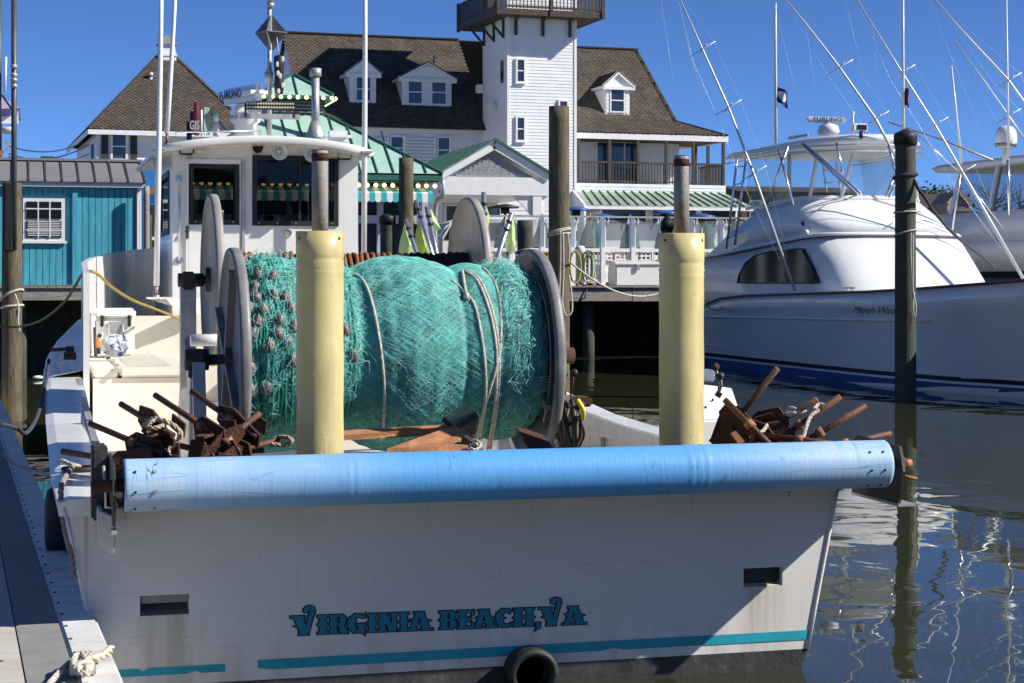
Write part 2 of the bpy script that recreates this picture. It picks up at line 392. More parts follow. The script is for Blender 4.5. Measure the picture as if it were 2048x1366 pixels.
# ================================================================ NEAR FLOATING DOCK (left)
dk = thing('floating_dock', 'pale concrete floating dock with rubber strip and white edging at lower left', 'dock', (-2.2, 9, 0))
conc = mat('dock_concrete', (.50, .47, .42), .85, var=.12, vs=1.6, c2=(.42, .34, .25), c2s=.9, lo=.55, hi=.75, st=(1, 6, 1), bump=.3, bs=12)
rubber = mat('grey_dock_strip', (.25, .25, .235), .8, var=.15, vs=6)
whitevin = mat('dock_edge_vinyl', (.74, .74, .73), .45, var=.06, vs=5, c2=(.6, .59, .55), c2s=4)
ZD = .45
e0 = PZ(236, 1366, ZD); e1 = PZ(4, 812, ZD); ed = (e1 - e0); ed.normalize(); en = V3((-ed.y, ed.x, 0))   # en points left
A = e0 - ed * 5; B = e1 + ed * 9
def ds(s0, s1, o0, o1, za, zb):  # slab along dock edge: s metres along, o metres to the left
    P = [A + ed * s0 + en * o0, A + ed * s1 + en * o0, A + ed * s1 + en * o1, A + ed * s0 + en * o1]
    return MB().prism([(p.x, p.y, za) for p in P], (0, 0, zb - za))
LD = (B - A).length
ns = int(LD / 2.4)
for i in range(ns):
    part(ds(i * 2.4 + .006, i * 2.4 + 2.394, .34, 3.4, .0, ZD), 'deck_slab', conc, dk)
    part(ds(i * 2.4 + .004, i * 2.4 + 2.396, .15, .335, .05, ZD + .004 + U(0, .003)), 'rub_plank', rubber, dk)
    part(ds(i * 2.4 + .004, i * 2.4 + 2.396, -.02, .146, .02, ZD + .012 + U(0, .003)), 'edge_strip', whitevin, dk, bevel=.012)
    for j in range(8):
        p = A + ed * (i * 2.4 + .15 + j * .3) + en * .125
        part(MB().cyl((p.x, p.y, ZD + .01), (p.x, p.y, ZD + .019), .009, n=6), 'screw', darksteel, dk)
        p = A + ed * (i * 2.4 + .15 + j * .3 + U(-.05, .05)) + en * .42
        if j % 2 == 0: part(MB().cyl((p.x, p.y, ZD - .004), (p.x, p.y, ZD + .003), .012, n=6), 'screw', darksteel, dk)

# ================================================================ BUILDINGS BEHIND (frame turned 3 degrees from the pier)
HR = math.radians(3.0)
def HP(px, py, v): return PY(px, py, v, HR)
def HU(px, py, u): return PX(px, py, u, HR)
def shingle_mat(name, c, c2):
    m = bpy.data.materials.new(name); m.use_nodes = True; t = m.node_tree; N = t.nodes; L = t.links; b = N['Principled BSDF']
    at = N.new('ShaderNodeVertexColor'); at.layer_name = 'tone'
    mx = N.new('ShaderNodeMix'); mx.data_type = 'RGBA'; mx.inputs[6].default_value = (*c, 1); mx.inputs[7].default_value = (*c2, 1)
    L.new(at.outputs[0], mx.inputs[0])
    g = N.new('ShaderNodeNewGeometry'); n = N.new('ShaderNodeTexNoise'); n.inputs['Scale'].default_value = 1.1; n.inputs['Detail'].default_value = 6
    L.new(g.outputs['Position'], n.inputs[0])
    mr = N.new('ShaderNodeMapRange'); mr.inputs[1].default_value = .3; mr.inputs[2].default_value = .7; mr.inputs[3].default_value = .75; mr.inputs[4].default_value = 1.2
    L.new(n.outputs[0], mr.inputs[0])
    vm = N.new('ShaderNodeVectorMath'); vm.operation = 'SCALE'; L.new(mx.outputs[2], vm.inputs[0]); L.new(mr.outputs[0], vm.inputs['Scale'])
    L.new(vm.outputs[0], b.inputs['Base Color']); b.inputs['Roughness'].default_value = .9; return m
shm = shingle_mat('brown_shingle', (.060, .047, .036), (.105, .086, .066))
shbase = mat('roof_felt', (.035, .028, .02), .95)
def inpoly(p, poly):
    c = False; j = len(poly) - 1
    for i in range(len(poly)):
        if (poly[i][1] > p[1]) != (poly[j][1] > p[1]) and p[0] < (poly[j][0] - poly[i][0]) * (p[1] - poly[i][1]) / (poly[j][1] - poly[i][1]) + poly[i][0]: c = not c
        j = i
    return c
def shingled(poly3, parent, cw=.26, ch=.155, holes=()):
    """roof plane with overlapping clipped-corner shingles; poly3[0]->poly3[1] runs along the eave"""
    P = [V3(p) for p in poly3]; e1 = (P[1] - P[0]).normalized(); nn = e1.cross(P[-1] - P[0]).normalized()
    if nn.z < 0: nn = -nn
    e2 = nn.cross(e1); 
    if e2.z < 0: e2 = -e2
    q = [((p - P[0]).dot(e1), (p - P[0]).dot(e2)) for p in P]
    part(MB().prism([p - nn * .05 for p in P], nn * .045), 'roof_deck', shbase, parent)
    mb = MB(); tones = []
    x0 = min(a for a, b in q); x1 = max(a for a, b in q); y1 = max(b for a, b in q); r = 0; y = -.02
    while y < y1:
        x = x0 - (cw / 2 if r % 2 else 0)
        while x < x1:
            if inpoly((x + cw / 2, y + ch * .6), q):
                l = .022 + U(0, .008); g = .012; c = cw * .27; h = ch * 1.45; j = U(-.008, .008)
                pts = [(x + g, y + h), (x + g, y + ch * .45 + j), (x + c, y + j), (x + cw - c, y + j), (x + cw - g, y + ch * .45 + j), (x + cw - g, y + h)]
                up = []
                for k, (a, b) in enumerate(pts):
                    lift = l if k not in (0, 5) else .002
                    up.append(P[0] + e1 * a + e2 * b + nn * lift)
                dn = [u - nn * .02 for u in up]
                mb.add(up + dn, [(0, 1, 2, 3, 4, 5), (1, 7, 8, 2), (2, 8, 9, 3), (3, 9, 10, 4), (0, 6, 7, 1), (4, 10, 11, 5)])
                tones += [min(1, max(0, RND.gauss(.5, .3)))] * (6 + 16 + 8 - 6 + 0)
            x += cw
        y += ch; r += 1
    o = part(mb, 'shingles', shm, parent, kind='stuff', fix=False)
    ca = o.data.color_attributes.new('tone', 'FLOAT_COLOR', 'CORNER')
    nl = len(o.data.loops); per = 26
    buf = []
    t = .5
    for i in range(nl):
        if i % per == 0: t = min(1, max(0, RND.gauss(.5, .28)))
        buf += [t, t, t, 1]
    ca.data.foreach_set('color', buf)
    return e1, e2, nn
def clapwall(parent, u0, u1, v, z0, z1, ch=.165, m=clap):
    z = z0
    part(MB().box((u0, v + .03, z0), (u1, v + .12, z1)), 'wall_core', m, parent)
    while z < z1 - .02:
        bp('clapboard', m, parent, (u0 + U(0, .004), v + .0, z), (u1, v + .022, min(z + ch + .02, z1 + .01)), rot=(-.11, 0, 0)); z += ch
def clapside(parent, v0, v1, u, z0, z1, ch=.165, m=clap, sgn=-1):
    z = z0
    part(MB().box((u - .12 * sgn, v0 + .04, z0), (u - .03 * sgn, v1, z1)), 'wall_core', m, parent)
    while z < z1 - .02:
        bp('clapboard', m, parent, (u - .011, v0, z), (u + .011, v1, min(z + ch + .02, z1 + .01)), rot=(0, -.11 * sgn * -1, 0)); z += ch
def window(parent, p0, p1, v, name='window', fr=.09, split=True, sill=True):
    """p0 = upper left, p1 = lower right of the glass, in frame coordinates on plane v"""
    mb = MB(); a, b = p0, p1
    for (x0, x1, z0, z1) in ((a.x - fr, a.x, b.z - fr, a.z + fr), (b.x, b.x + fr, b.z - fr, a.z + fr), (a.x, b.x, a.z, a.z + fr), (a.x, b.x, b.z - fr, b.z)):
        mb.box((x0, v - .07, z0), (x1, v + .02, z1))
    if sill: mb.box((a.x - fr - .04, v - .11, b.z - fr - .04), (b.x + fr + .04, v - .0, b.z - fr - .001))
    w = part(mb, name, trim, parent)
    zm = (a.z + b.z) / 2
    if split:
        part(MB().box((a.x, v - .03, zm + .03), (b.x, v - .015, a.z)), 'pane', winglass, w)
        part(MB().box((a.x, v - .02, b.z), (b.x, v - .005, zm - .03)), 'pane', winglass, w)
        part(MB().box((a.x, v - .045, zm - .03), (b.x, v - .002, zm + .03)), 'meeting_rail', trim, w)
    else: part(MB().box((a.x, v - .03, b.z), (b.x, v - .01, a.z)), 'pane', winglass, w)
    return w

# ---- white inn with lookout tower
VT, VM = 86.0, 90.0
tl = HP(1015, 300, VT).x; tr = HP(1152, 300, VT).x
inn = thing('inn', 'large white clapboard inn with brown shingled roofs and square lookout tower', 'building', (tl + 2, VT + 4, 1.62), rot=HR)
zt0, zt1 = 5.0, 20.0
clapwall(inn, tl, tr, VT, zt0, zt1); clapside(inn, VT, VT + 4.2, tl, zt0, zt1)
part(MB().box((tl + .13, VT + .13, 1.62), (tr, VT + 4.2, zt1)), 'tower_core', clap, inn)
bp('corner_board', trim, inn, (tl - .03, VT - .035, zt0), (tl + .11, VT - .012, zt1)); bp('corner_board', trim, inn, (tr - .11, VT - .035, zt0), (tr + .03, VT - .012, zt1))
for (a, b, c, d) in ((1034, 120, 1047, 163), (1034, 236, 1047, 280), (1119, 203, 1133, 246)):
    window(inn, HP(a, b, VT), HP(c, d, VT), VT - .03)
p0 = HU(1004, 122, tl); p1 = HU(1010, 165, tl)
wq = part(MB().box((tl - .07, p1.y - .1, p1.z - .1), (tl + .02, p0.y + .1, p0.z + .1)), 'window', trim, inn)
part(MB().box((tl - .09, p1.y, p1.z), (tl - .071, p0.y, p0.z)), 'pane', winglass, wq)
# lookout platform
VF = VT - 1.25
ql = HP(994, 20, VF).x; qr = HP(1209, 32, VF).x; zb = HP(1100, 32, VF).z; zq = HP(1100, 20, VF).z; vb = HU(915, 55, ql).y
bp('platform_floor', dkwood, inn, (ql + .05, VF + .05, zb + .05), (qr - .05, vb, zq - .05))
n = 5
for i in range(n):
    bp('rim_board', dkwood, inn, (lerp(ql, qr, i / n), VF, zb), (lerp(ql, qr, (i + 1) / n) - .01, VF + .05, zq))
bp('rim_board', dkwood, inn, (ql, VF + .05, zb), (ql + .05, vb, zq)); bp('rim_board', dkwood, inn, (qr - .05, VF + .05, zb), (qr, vb, zq))
for zz in (zq + .08, zq + 1.05):
    bp('rail', dkwood, inn, (ql, VF - .02, zz), (qr, VF + .05, zz + .09)); bp('rail', dkwood, inn, (ql, VF + .06, zz), (ql + .07, vb, zz + .09)); bp('rail', dkwood, inn, (qr - .07, VF + .06, zz), (qr, vb, zz + .09))
nb = 30
for i in range(nb):
    x = lerp(ql + .06, qr - .06, i / (nb - 1)); bp('baluster', dkwood, inn, (x - .022, VF, zq + .02), (x + .022, VF + .045, zq + 1.06))
nb = 34
for i in range(nb):
    y = lerp(VF + .15, vb - .06, i / (nb - 1))
    bp('baluster', dkwood, inn, (ql + .01, y - .022, zq + .02), (ql + .055, y + .022, zq + 1.06)); bp('baluster', dkwood, inn, (qr - .055, y - .022, zq + .02), (qr - .01, y + .022, zq + 1.06))
for x in (ql + .07, HP(1103, 10, VF).x, qr - .07): bp('rail_post', dkwood, inn, (x - .08, VF - .06, zb - .02), (x + .08, VF + .1, zq + 1.2))
bp('rail_post', dkwood, inn, (ql - .04, vb - .1, zb - .02), (ql + .1, vb + .04, zq + 1.2))
for px in (1031, 1085, 1139):
    x = HP(px, 50, VT).x; part(MB().prism([(x - .07, VT - .035, zb + .04), (x - .07, VT - .035, zb - .85), (x - .07, VT - .13, zb - .85), (x - .07, VT - .13, zb - .12), (x - .07, VT - .9, zb + .04)], (.14, 0, 0)), 'knee_brace', dkwood, inn)
for y in (VT + .5, VT + 2.1, VT + 3.8):
    part(MB().beam((tl - .06, y, zb), (tl - .06, y, zb - .95), .12, .12), 'knee_brace', dkwood, inn)
    part(MB().beam((tl - .06, y, zb - .9), (tl - .9, y, zb + .03), .1, .1), 'knee_brace', dkwood, inn)
part(MB().beam((tr + .05, VT + 3.5, zb - .9), (tr + 1.1, VT + 3.5, zb + .03), .1, .1), 'knee_brace', dkwood, inn)
part(MB().add([(tl - .5, VT - .5, zt1), (tr + .5, VT - .5, zt1), (tr + .5, VT + 4.7, zt1), (tl - .5, VT + 4.7, zt1), ((tl + tr) / 2, VT + 2.1, zt1 + 2)], [(0, 1, 4), (1, 2, 4), (2, 3, 4), (3, 0, 4), (3, 2, 1, 0)]), 'tower_roof', shbase, inn)
# left wing
ze = HP(830, 245, VM).z; VRg = 95.2; zr = HP(770, 74, VRg).z
ul = HP(567, 66, VRg).x; ur = tl + .1
clapwall(inn, ul + .25, ur, VM, 5.0, ze, .19)
part(MB().box((ul + .3, VM + .13, 1.62), (ur, 100, ze - .02)), 'wing_core', clap, inn)
shingled([(ul, VM - .35, ze - .3), (ur, VM - .35, ze - .3), (ur, VRg, zr), (ul, VRg, zr)], inn)
part(MB().prism([(ul, VRg, zr), (ur + 4, VRg, zr), (ur + 4, 100.4, ze), (ul, 100.4, ze)], (0, 0, -.05)), 'rear_roof', shbase, inn)
part(MB().beam((ul - .05, VRg, zr + .04), (tl + .1, VRg, zr + .04), .3, .08), 'ridge_cap', shbase, inn)
part(MB().prism([(ul + .22, VM, ze - .3), (ul + .22, 100.4, ze - .3), (ul + .22, VRg, zr - .15)], (.1, 0, 0)), 'gable_wall', clap, inn)
for i in range(26):
    z = ze - .3 + i * .19; t = (z - ze + .3) / (zr - .15 - ze + .3)
    bp('clapboard', clap, inn, (ul + .19, lerp(VM, VRg, t) + .05, z), (ul + .215, lerp(100.4, VRg, t), z + .2), rot=(0, .1, 0))
bp('frieze_board', trim, inn, (ul + .2, VM - .06, ze - .42), (ur, VM - .02, ze - .06))
for (a, b, c, d) in ((782, 274, 805, 318), (876, 276, 898, 325)): window(inn, HP(a, b, VM), HP(c, d, VM), VM - .02)
for (a, b) in ((709, 774), (811, 868)):
    for i in range(8):
        q0 = HP(a, 275 + i * 6.6, VM - .08); q1 = HP(b, 275 + i * 6.6 + 6.2, VM - .08)
        bp('shutter_slat', clap, inn, (q0.x, VM - .10, q1.z), (q1.x, VM - .06, q0.z), rot=(-.15, 0, 0))
    q0 = HP(a, 272, VM - .08); q1 = HP(b, 330, VM - .08)
    bp('panel_trim', trim, inn, (q0.x - .1, VM - .12, q1.z), (q0.x, VM - .03, q0.z)); bp('panel_trim', trim, inn, (q1.x, VM - .12, q1.z), (q1.x + .1, VM - .03, q0.z))
sl_m = (zr - ze + .3) / (VRg - VM + .35)
def roofz(v): return ze - .3 + (v - VM + .35) * sl_m
def dormer(x0, x1, yb, ye, apx, apy, el, er, wins, zfun, vmin, vmax):
    lo, hi = vmin, vmax
    for _ in range(40):
        m_ = (lo + hi) / 2
        if HP((x0 + x1) / 2, yb, m_).z > zfun(m_): lo = m_
        else: hi = m_
    v = lo
    a = HP(x0, yb, v); b = HP(x1, yb, v); z1 = HP(x0, ye, v).z; ap = HP(apx, apy, v); L_ = HP(el, ye, v).x; R_ = HP(er, ye, v).x
    vb = v + (ap.z - zfun(v)) / ((zfun(v + 1) - zfun(v))) + .3
    d = part(MB().box((a.x, v, a.z), (b.x, v + .1, z1)), 'dormer', clap, inn)
    part(MB().box((a.x, v + .1, a.z - .2), (b.x, vb, z1)), 'dormer_side', clap, d)
    n_ = max(4, int((b.x - a.x) / .16))
    for i in range(n_):
        xa = lerp(a.x, b.x, i / n_); xb = lerp(a.x, b.x, (i + 1) / n_)
        part(MB().prism([(xa, v - .03, a.z + .02), (xb, v - .03, a.z + .02), ((xa + xb) / 2, v - .03, a.z - .13)], (0, .05, 0)), 'scallop', trim, d)
    part(MB().prism([(L_ + .1, v - .06, z1), (R_ - .1, v - .06, z1), (ap.x, v - .06, ap.z - .12)], (0, .1, 0)), 'pediment', clap, d)
    part(MB().box((L_, v - .16, z1 - .16), (R_, v + .02, z1 + .02)), 'cornice', trim, d)
    for xe in (L_, R_):
        part(MB().beam((xe, v - .12, z1 + .02), (ap.x, v - .12, ap.z), .14, .16, up=(0, 0, 1)), 'rake_board', trim, d)
        part(MB().prism([(xe, v - .2, z1 + .1), (ap.x, v - .2, ap.z + .09), (ap.x, vb + .3, ap.z + .09), (xe, vb - .2, z1 + .1)], (0, 0, -.06)), 'dormer_roof', shbase, d)
        xs_ = a.x if xe == L_ else b.x
        part(MB().box((xe, v + .03, z1 - .1), (xs_, vb - .5, z1 + .04)), 'eave_return', trim, d)
    for (c, e, f, g) in wins:
        p = HP(c, e, v); q = HP(f, g, v); mb = MB()
        mb.box((p.x - .07, v - .06, q.z - .07), (p.x, v - .001, p.z + .07)).box((q.x, v - .06, q.z - .07), (q.x + .07, v - .001, p.z + .07)).box((p.x, v - .06, p.z), (q.x, v - .001, p.z + .07)).box((p.x, v - .06, q.z - .07), (q.x, v - .001, q.z)).box((p.x, v - .05, (p.z + q.z) / 2 - .03), (q.x, v - .001, (p.z + q.z) / 2 + .03))
        part(mb, 'window_frame', trim, d); part(MB().box((p.x, v - .02, q.z), (q.x, v - .005, p.z)), 'pane', winglass, d)
    for r in range(6):                                      # fish-scale rows beside the window
        for (xa, xb) in ((a.x + .05, HP(wins[0][0], 0, v).x - .1), (HP(wins[-1][2], 0, v).x + .1, b.x - .05)):
            m_ = max(1, int((xb - xa) / .17))
            for i in range(m_):
                zc = lerp(a.z + .1, z1 - .3, r / 5); xc = lerp(xa, xb, (i + .5) / m_); h = (xb - xa) / m_ * .46
                part(MB().prism([(xc - h, v - .025, zc + .2), (xc - h, v - .025, zc + .06), (xc, v - .025, zc), (xc + h, v - .025, zc + .06), (xc + h, v - .025, zc + .2)], (0, .024, 0)), 'scale_shingle', clap, d)
    return d
dormer(699, 752, 206, 148, 727, 120, 691, 761, [(713, 155, 740, 201)], roofz, 88, 95)
dormer(804, 903, 212, 157, 855, 126, 797, 912, [(817, 161, 843, 207), (864, 162, 891, 208)], roofz, 88, 95)
part(MB().cyl(HP(868, 125, 92.2), HP(868, 113, 92.2), .06), 'vent_pipe', galv, inn)
for (px, py) in ((967, 178), (992, 215)):
    p = HU(px, py, tl); part(MB().box((tl - .4, p.y - .2, p.z - .22), (tl - .02, p.y + .2, p.z + .22)), 'wall_box', trim, inn, bevel=.05)
part(MB().beam(HP(762, 262, VM - .3), HP(768, 282, VM - .3), .05, .05), 'wall_lamp', darksteel, inn)
# right wing with porch
VE = 87.0; VBk = 89.0; VRr = 94.4
eL = HP(1150, 263, VE); eR = HP(1456, 271, VE); bL = HP(1150, 237, VBk); bR = HP(1350, 241, VBk); zbk = (bL.z + bR.z) / 2; zeE = (eL.z + eR.z) / 2
rR = HP(1271, 100, VRr); rL = HP(1150, 95, VRr); zrr = (rL.z + rR.z) / 2
shingled([(tr - .1, VBk, zbk), (bR.x, VBk, zbk), (rR.x, VRr, zrr), (tr - .1, VRr, zrr)], inn)
shingled([(bR.x, VBk, zbk), (bR.x, 100, zbk), (rR.x, VRr, zrr)], inn)
shingled([(tr - .1, VE, zeE), (eR.x, VE, zeE), (bR.x, VBk, zbk), (tr - .1, VBk, zbk)], inn)
shingled([(eR.x, VE, zeE), (eR.x, 101, zeE), (bR.x, 100, zbk), (bR.x, VBk, zbk)], inn)
part(MB().beam((rR.x, VRr, zrr + .03), (bR.x, VBk, zbk + .03), .2, .05), 'hip_cap', shbase, inn); part(MB().beam((bR.x, VBk, zbk + .03), (eR.x, VE, zeE + .03), .2, .05), 'hip_cap', shbase, inn)
part(MB().beam((tr, VRr, zrr + .04), (rR.x + .1, VRr, zrr + .04), .3, .08), 'ridge_cap', shbase, inn)
part(MB().box((tr, VE + .02, zeE - .34), (eR.x + .03, VE + .1, zeE - .03)).box((eR.x - .08, VE + .1, zeE - .34), (eR.x + .03, 101, zeE - .03)), 'eave_fascia', trim, inn)
part(MB().box((tr, VE + .1, zeE - .3), (eR.x - .08, VBk + 2.5, zeE - .24)), 'porch_ceiling', dkwood, inn)
VW = 89.6; wr_ = HP(1358, 320, VW).x; zf = HP(1300, 369, VE).z
clapwall(inn, tr, wr_, VW, zf, zeE - .24, .2); part(MB().box((tr, VW + .13, 1.62), (wr_, 100, zbk)), 'wing_core', clap, inn)
p = HP(1193, 285, VW); q = HP(1275, 366, VW)
df = part(MB().box((p.x - .12, VW - .08, zf), (q.x + .12, VW - .02, p.z + .12)), 'sliding_door', trim, inn)
for i in range(3): part(MB().box((lerp(p.x, q.x, i / 3) + .04, VW - .1, zf + .1), (lerp(p.x, q.x, (i + 1) / 3) - .04, VW - .081, p.z)), 'pane', winglass, df)
zrail = HP(1300, 324, VE).z
bp('porch_rail', dkwood, inn, (tr, VE + .05, zrail - .1), (HP(1449, 330, VE).x, VE + .16, zrail)); bp('porch_rail', dkwood, inn, (tr, VE + .07, zf + .1), (HP(1449, 330, VE).x, VE + .14, zf + .18))
xr = HP(1449, 330, VE).x; nb = 52
for i in range(nb):
    x = lerp(tr + .1, xr - .1, i / (nb - 1)); bp('baluster', dkwood, inn, (x - .025, VE + .08, zf + .02), (x + .025, VE + .13, zrail - .02))
for i in range(16): bp('baluster', dkwood, inn, (xr - .1, VE + .25 + i * .18, zf + .02), (xr - .05, VE + .3 + i * .18, zrail - .02))
bp('porch_rail', dkwood, inn, (xr - .12, VE + .16, zrail - .1), (xr - .02, VE + 3.2, zrail))
for px in (1158, 1220, 1277, 1334, 1388, 1448): x = HP(px, 300, VE).x; bp('porch_post', dkwood, inn, (x - .07, VE + .03, zf), (x + .07, VE + .17, zeE - .3))
for px in (1392, 1417): x = HP(px, 300, VE + 2.8).x; bp('porch_post', dkwood, inn, (x - .07, VE + 2.8, zf), (x + .07, VE + 2.94, zeE - .3))
part(MB().box((tr, VE + .01, zf - .5), (xr + .05, VE + 3.3, zf)), 'porch_floor', trim, inn)
for i in range(3): bp('clapboard', clap, inn, (tr, VE - .03, zf - .5 + i * .17), (xr + .06, VE, zf - .33 + i * .17), rot=(-.1, 0, 0))
def rz2(v): return zbk + (v - VBk) * (zrr - zbk) / (VRr - VBk)
dormer(1210, 1259, 229, 173, 1235, 145, 1205, 1268, [(1222, 179, 1247, 223)], rz2, 86, 94)
# green lean-to roof below the porch
greenm = mat('pale_green_metal', (.35, .42, .35), .5, .15, var=.16, vs=1.2, c2=(.20, .22, .17), c2s=.9, lo=.48, hi=.7)
mint = mat('mint_green_metal', (.37, .57, .475), .45, .0, var=.08, vs=1.0, c2=(.33, .50, .42), c2s=1.2)
mintdk = mat('green_trim', (.035, .135, .10), .5, .1, var=.1)
t0 = HP(1150, 380, VE); t1 = HP(1452, 389, VE); b0 = HP(1168, 409, VE - 2.6); b1 = HP(1507, 415, VE - 2.6)
zt_, zb_ = (t0.z + t1.z) / 2, (b0.z + b1.z) / 2; n = 19
for i in range(n):
    f0, f1 = i / n + .002, (i + 1) / n - .002
    part(MB().prism([(lerp(b0.x, b1.x, f0), VE - 2.6, zb_), (lerp(b0.x, b1.x, f1), VE - 2.6, zb_), (lerp(t0.x, t1.x, f1), VE, zt_), (lerp(t0.x, t1.x, f0), VE, zt_)], (0, 0, -.05)), 'lean_to_panel', greenm, inn)
    part(MB().beam((lerp(b0.x, b1.x, i / n), VE - 2.6, zb_ + .02), (lerp(t0.x, t1.x, i / n), VE, zt_ + .02), .05, .08), 'lean_to_seam', mintdk, inn)
part(MB().box((b0.x, VE - 2.6, zb_ - .2), (b1.x, VE - 2.5, zb_ - .02)), 'lean_to_fascia', trim, inn)
part(MB().box((t0.x + .6, VE - 1.6, 1.62), (b1.x - .5, VE, zb_ - .25)), 'lean_to_wall', clap, inn)
for (a, b) in ((1203, 1290), (1304, 1391), (1402, 1470)): window(inn, HP(a, 419, VE - 1.6), HP(b, 448, VE - 1.6), VE - 1.62, split=False)
part(MB().prism([(tr - .2, VE - .1, zf), (tr - .2, VE - 2.7, zb_), (tr - .2, VE - 2.7, 1.62), (tr - .2, VE - .1, 1.62)], (.12, 0, 0)), 'wing_wall', clap, inn)

# ---- left house with hipped roof
VL = 82.0
lh = thing('house', 'white house with steep brown shingled hip roof behind the blue shed', 'building', (HP(330, 400, VL).x, VL + 5, 1.62), rot=HR)
L0 = HP(176, 257, VL); R0 = HP(512, 266, VL); zl = (L0.z + R0.z) / 2; ap = HP(333, 112, VL + 6.4); hw = (R0.x - L0.x) / 2
shingled([(L0.x, VL, zl), (R0.x, VL, zl), (ap.x + .4, VL + 6.4, ap.z), (ap.x - .4, VL + 6.4, ap.z)], lh, .25, .16)
shingled([(L0.x, VL + 12.8, zl), (L0.x, VL, zl), (ap.x - .4, VL + 6.4, ap.z)], lh, .25, .16)
part(MB().add([(R0.x, VL, zl), (R0.x, VL + 12.8, zl), (L0.x, VL + 12.8, zl), (ap.x + .4, VL + 6.4, ap.z)], [(0, 1, 3), (1, 2, 3)]), 'rear_roof', shbase, lh)
for e in (L0.x, R0.x): part(MB().beam((e, VL, zl + .03), (ap.x + (.4 if e > ap.x else -.4), VL + 6.4, ap.z + .03), .16, .05), 'hip_cap', shm, lh)
c = (ap.x, VL + 6.4); cz = ap.z - .1
part(MB().box((c[0] - .42, c[1] - .42, cz - .3), (c[0] + .42, c[1] + .42, cz + .25)).box((c[0] - .46, c[1] - .46, cz + .05), (c[0] + .46, c[1] + .46, cz + .14)).box((c[0] - .38, c[1] - .38, cz + .25), (c[0] + .38, c[1] + .38, cz + .62)), 'cupola', trim, lh)
part(MB().add([(c[0] - .5, c[1] - .5, cz + .62), (c[0] + .5, c[1] - .5, cz + .62), (c[0] + .5, c[1] + .5, cz + .62), (c[0] - .5, c[1] + .5, cz + .62), (c[0], c[1], cz + 1.15)], [(0, 1, 4), (1, 2, 4), (2, 3, 4), (3, 0, 4), (3, 2, 1, 0)]), 'cupola_roof', greymetal, lh)
wl = HP(194, 300, VL + .6).x
clapwall(lh, wl, R0.x - .4, VL + .6, 4.0, zl - .1, .2); clapside(lh, VL + .6, VL + 12, wl, 4.0, zl - .1, .2)
part(MB().box((wl + .13, VL + .75, 1.62), (R0.x - .4, VL + 12, zl - .1)), 'wall_mass', clap, lh)
part(MB().box((L0.x, VL - .02, zl - .24), (R0.x, VL + .03, zl - .03)).box((L0.x - .02, VL + .03, zl - .24), (L0.x + .03, VL + 12.8, zl - .03)).box((L0.x + .03, VL + .03, zl - .2), (R0.x, VL + .62, zl - .15)), 'eave_fascia', trim, lh)
window(lh, HP(225, 268, VL + .6), HP(251, 318, VL + .6), VL + .58)
shut = mat('shutter_dark', (.035, .033, .042), .6)
for (a, b) in ((202, 216), (260, 274)):
    p = HP(a, 262, VL + .6); q = HP(b, 322, VL + .6)
    for i in range(12): bp('shutter_louvre', shut, lh, (p.x, VL + .52, lerp(q.z, p.z, i / 12)), (q.x, VL + .55, lerp(q.z, p.z, (i + .9) / 12)), rot=(-.2, 0, 0))
p = HU(186, 285, wl); bp('side_shutter', shut, lh, (wl - .06, p.y - .5, zl - 2), (wl - .02, p.y + .5, zl - .5))
v_ = VL + 4.3; p = HP(301, 181, v_); q = HP(301, 153, v_)
part(MB().cyl(p, q, .1).cyl(q, q + V3((0, 0, .18)), .14), 'vent_pipe', galv, lh)

# ================================================================ GREEN-ROOFED PAVILION
cx, cy, hs = 7.6, 53.75, 3.75; zE = 5.02; zT = 6.87; hc = .85
pv = thing('pavilion', 'seafront pavilion with mint green metal hip roof, cupola and bulb lights', 'building', (cx, cy, 1.62))
def hip_faces(cx, cy, h0, z0, h1, z1, name, seams, parent):
    for k in range(4):
        R = Matrix.Rotation(k * math.pi / 2, 3, 'Z'); c = V3((cx, cy, 0))
        n = seams
        for i in range(n):
            f0, f1 = -1 + 2 * i / n, -1 + 2 * (i + 1) / n
            pts = []
            # parallel seams: strip between x = f0*h0 and f1*h0, clipped by the hips
            xa, xb = f0 * h0, f1 * h0
            def top(x):
                return 1.0 if abs(x) <= h1 else (h0 - abs(x)) / (h0 - h1)
            xs = [xa] + [x for x in (-h1, h1) if xa < x < xb] + [xb]
            lowp = [(x, 0.0) for x in xs]; hip = [(x, top(x)) for x in reversed(xs)]
            poly = []
            for x, t in lowp[:1] + lowp[-1:] + hip:
                p = V3((x, -lerp(h0, h1, t), lerp(z0, z1, t)))
                if not poly or (p - poly[-1]).length > 1e-4: poly.append(p)
            if (poly[0] - poly[-1]).length < 1e-4: poly.pop()
            part(MB().prism([R @ p + c for p in poly], (0, 0, -.05)), name + '_panel', mint, parent)
            if i:
                t = top(xa); a_ = R @ V3((xa, -h0, z0 + .02)) + c; b_ = R @ V3((xa, -lerp(h0, h1, t), lerp(z0, z1, t) + .02)) + c
                part(MB().beam(a_, b_, .03, .06), name + '_seam', mintdk, parent)
        a_ = R @ V3((h0, -h0, z0 + .03)) + c; b_ = R @ V3((h1, -h1, z1 + .03)) + c
        part(MB().beam(a_, b_, .1, .06), name + '_hip', mintdk, parent)
hip_faces(cx, cy, hs, zE, hc, zT, 'roof', 16, pv)
hip_faces(cx, cy, 1.06, 7.44, .02, 8.14, 'cupola_roof', 4, pv)
part(MB().box((cx - .84, cy - .84, zT - .1), (cx + .84, cy + .84, 7.42)), 'cupola_wall', mintdk, pv)
for i in range(5): bp('louvre', greymetal, pv, (cx - .78, cy - .9, zT + .06 + i * .1), (cx + .78, cy - .85, zT + .1 + i * .1), rot=(-.4, 0, 0))
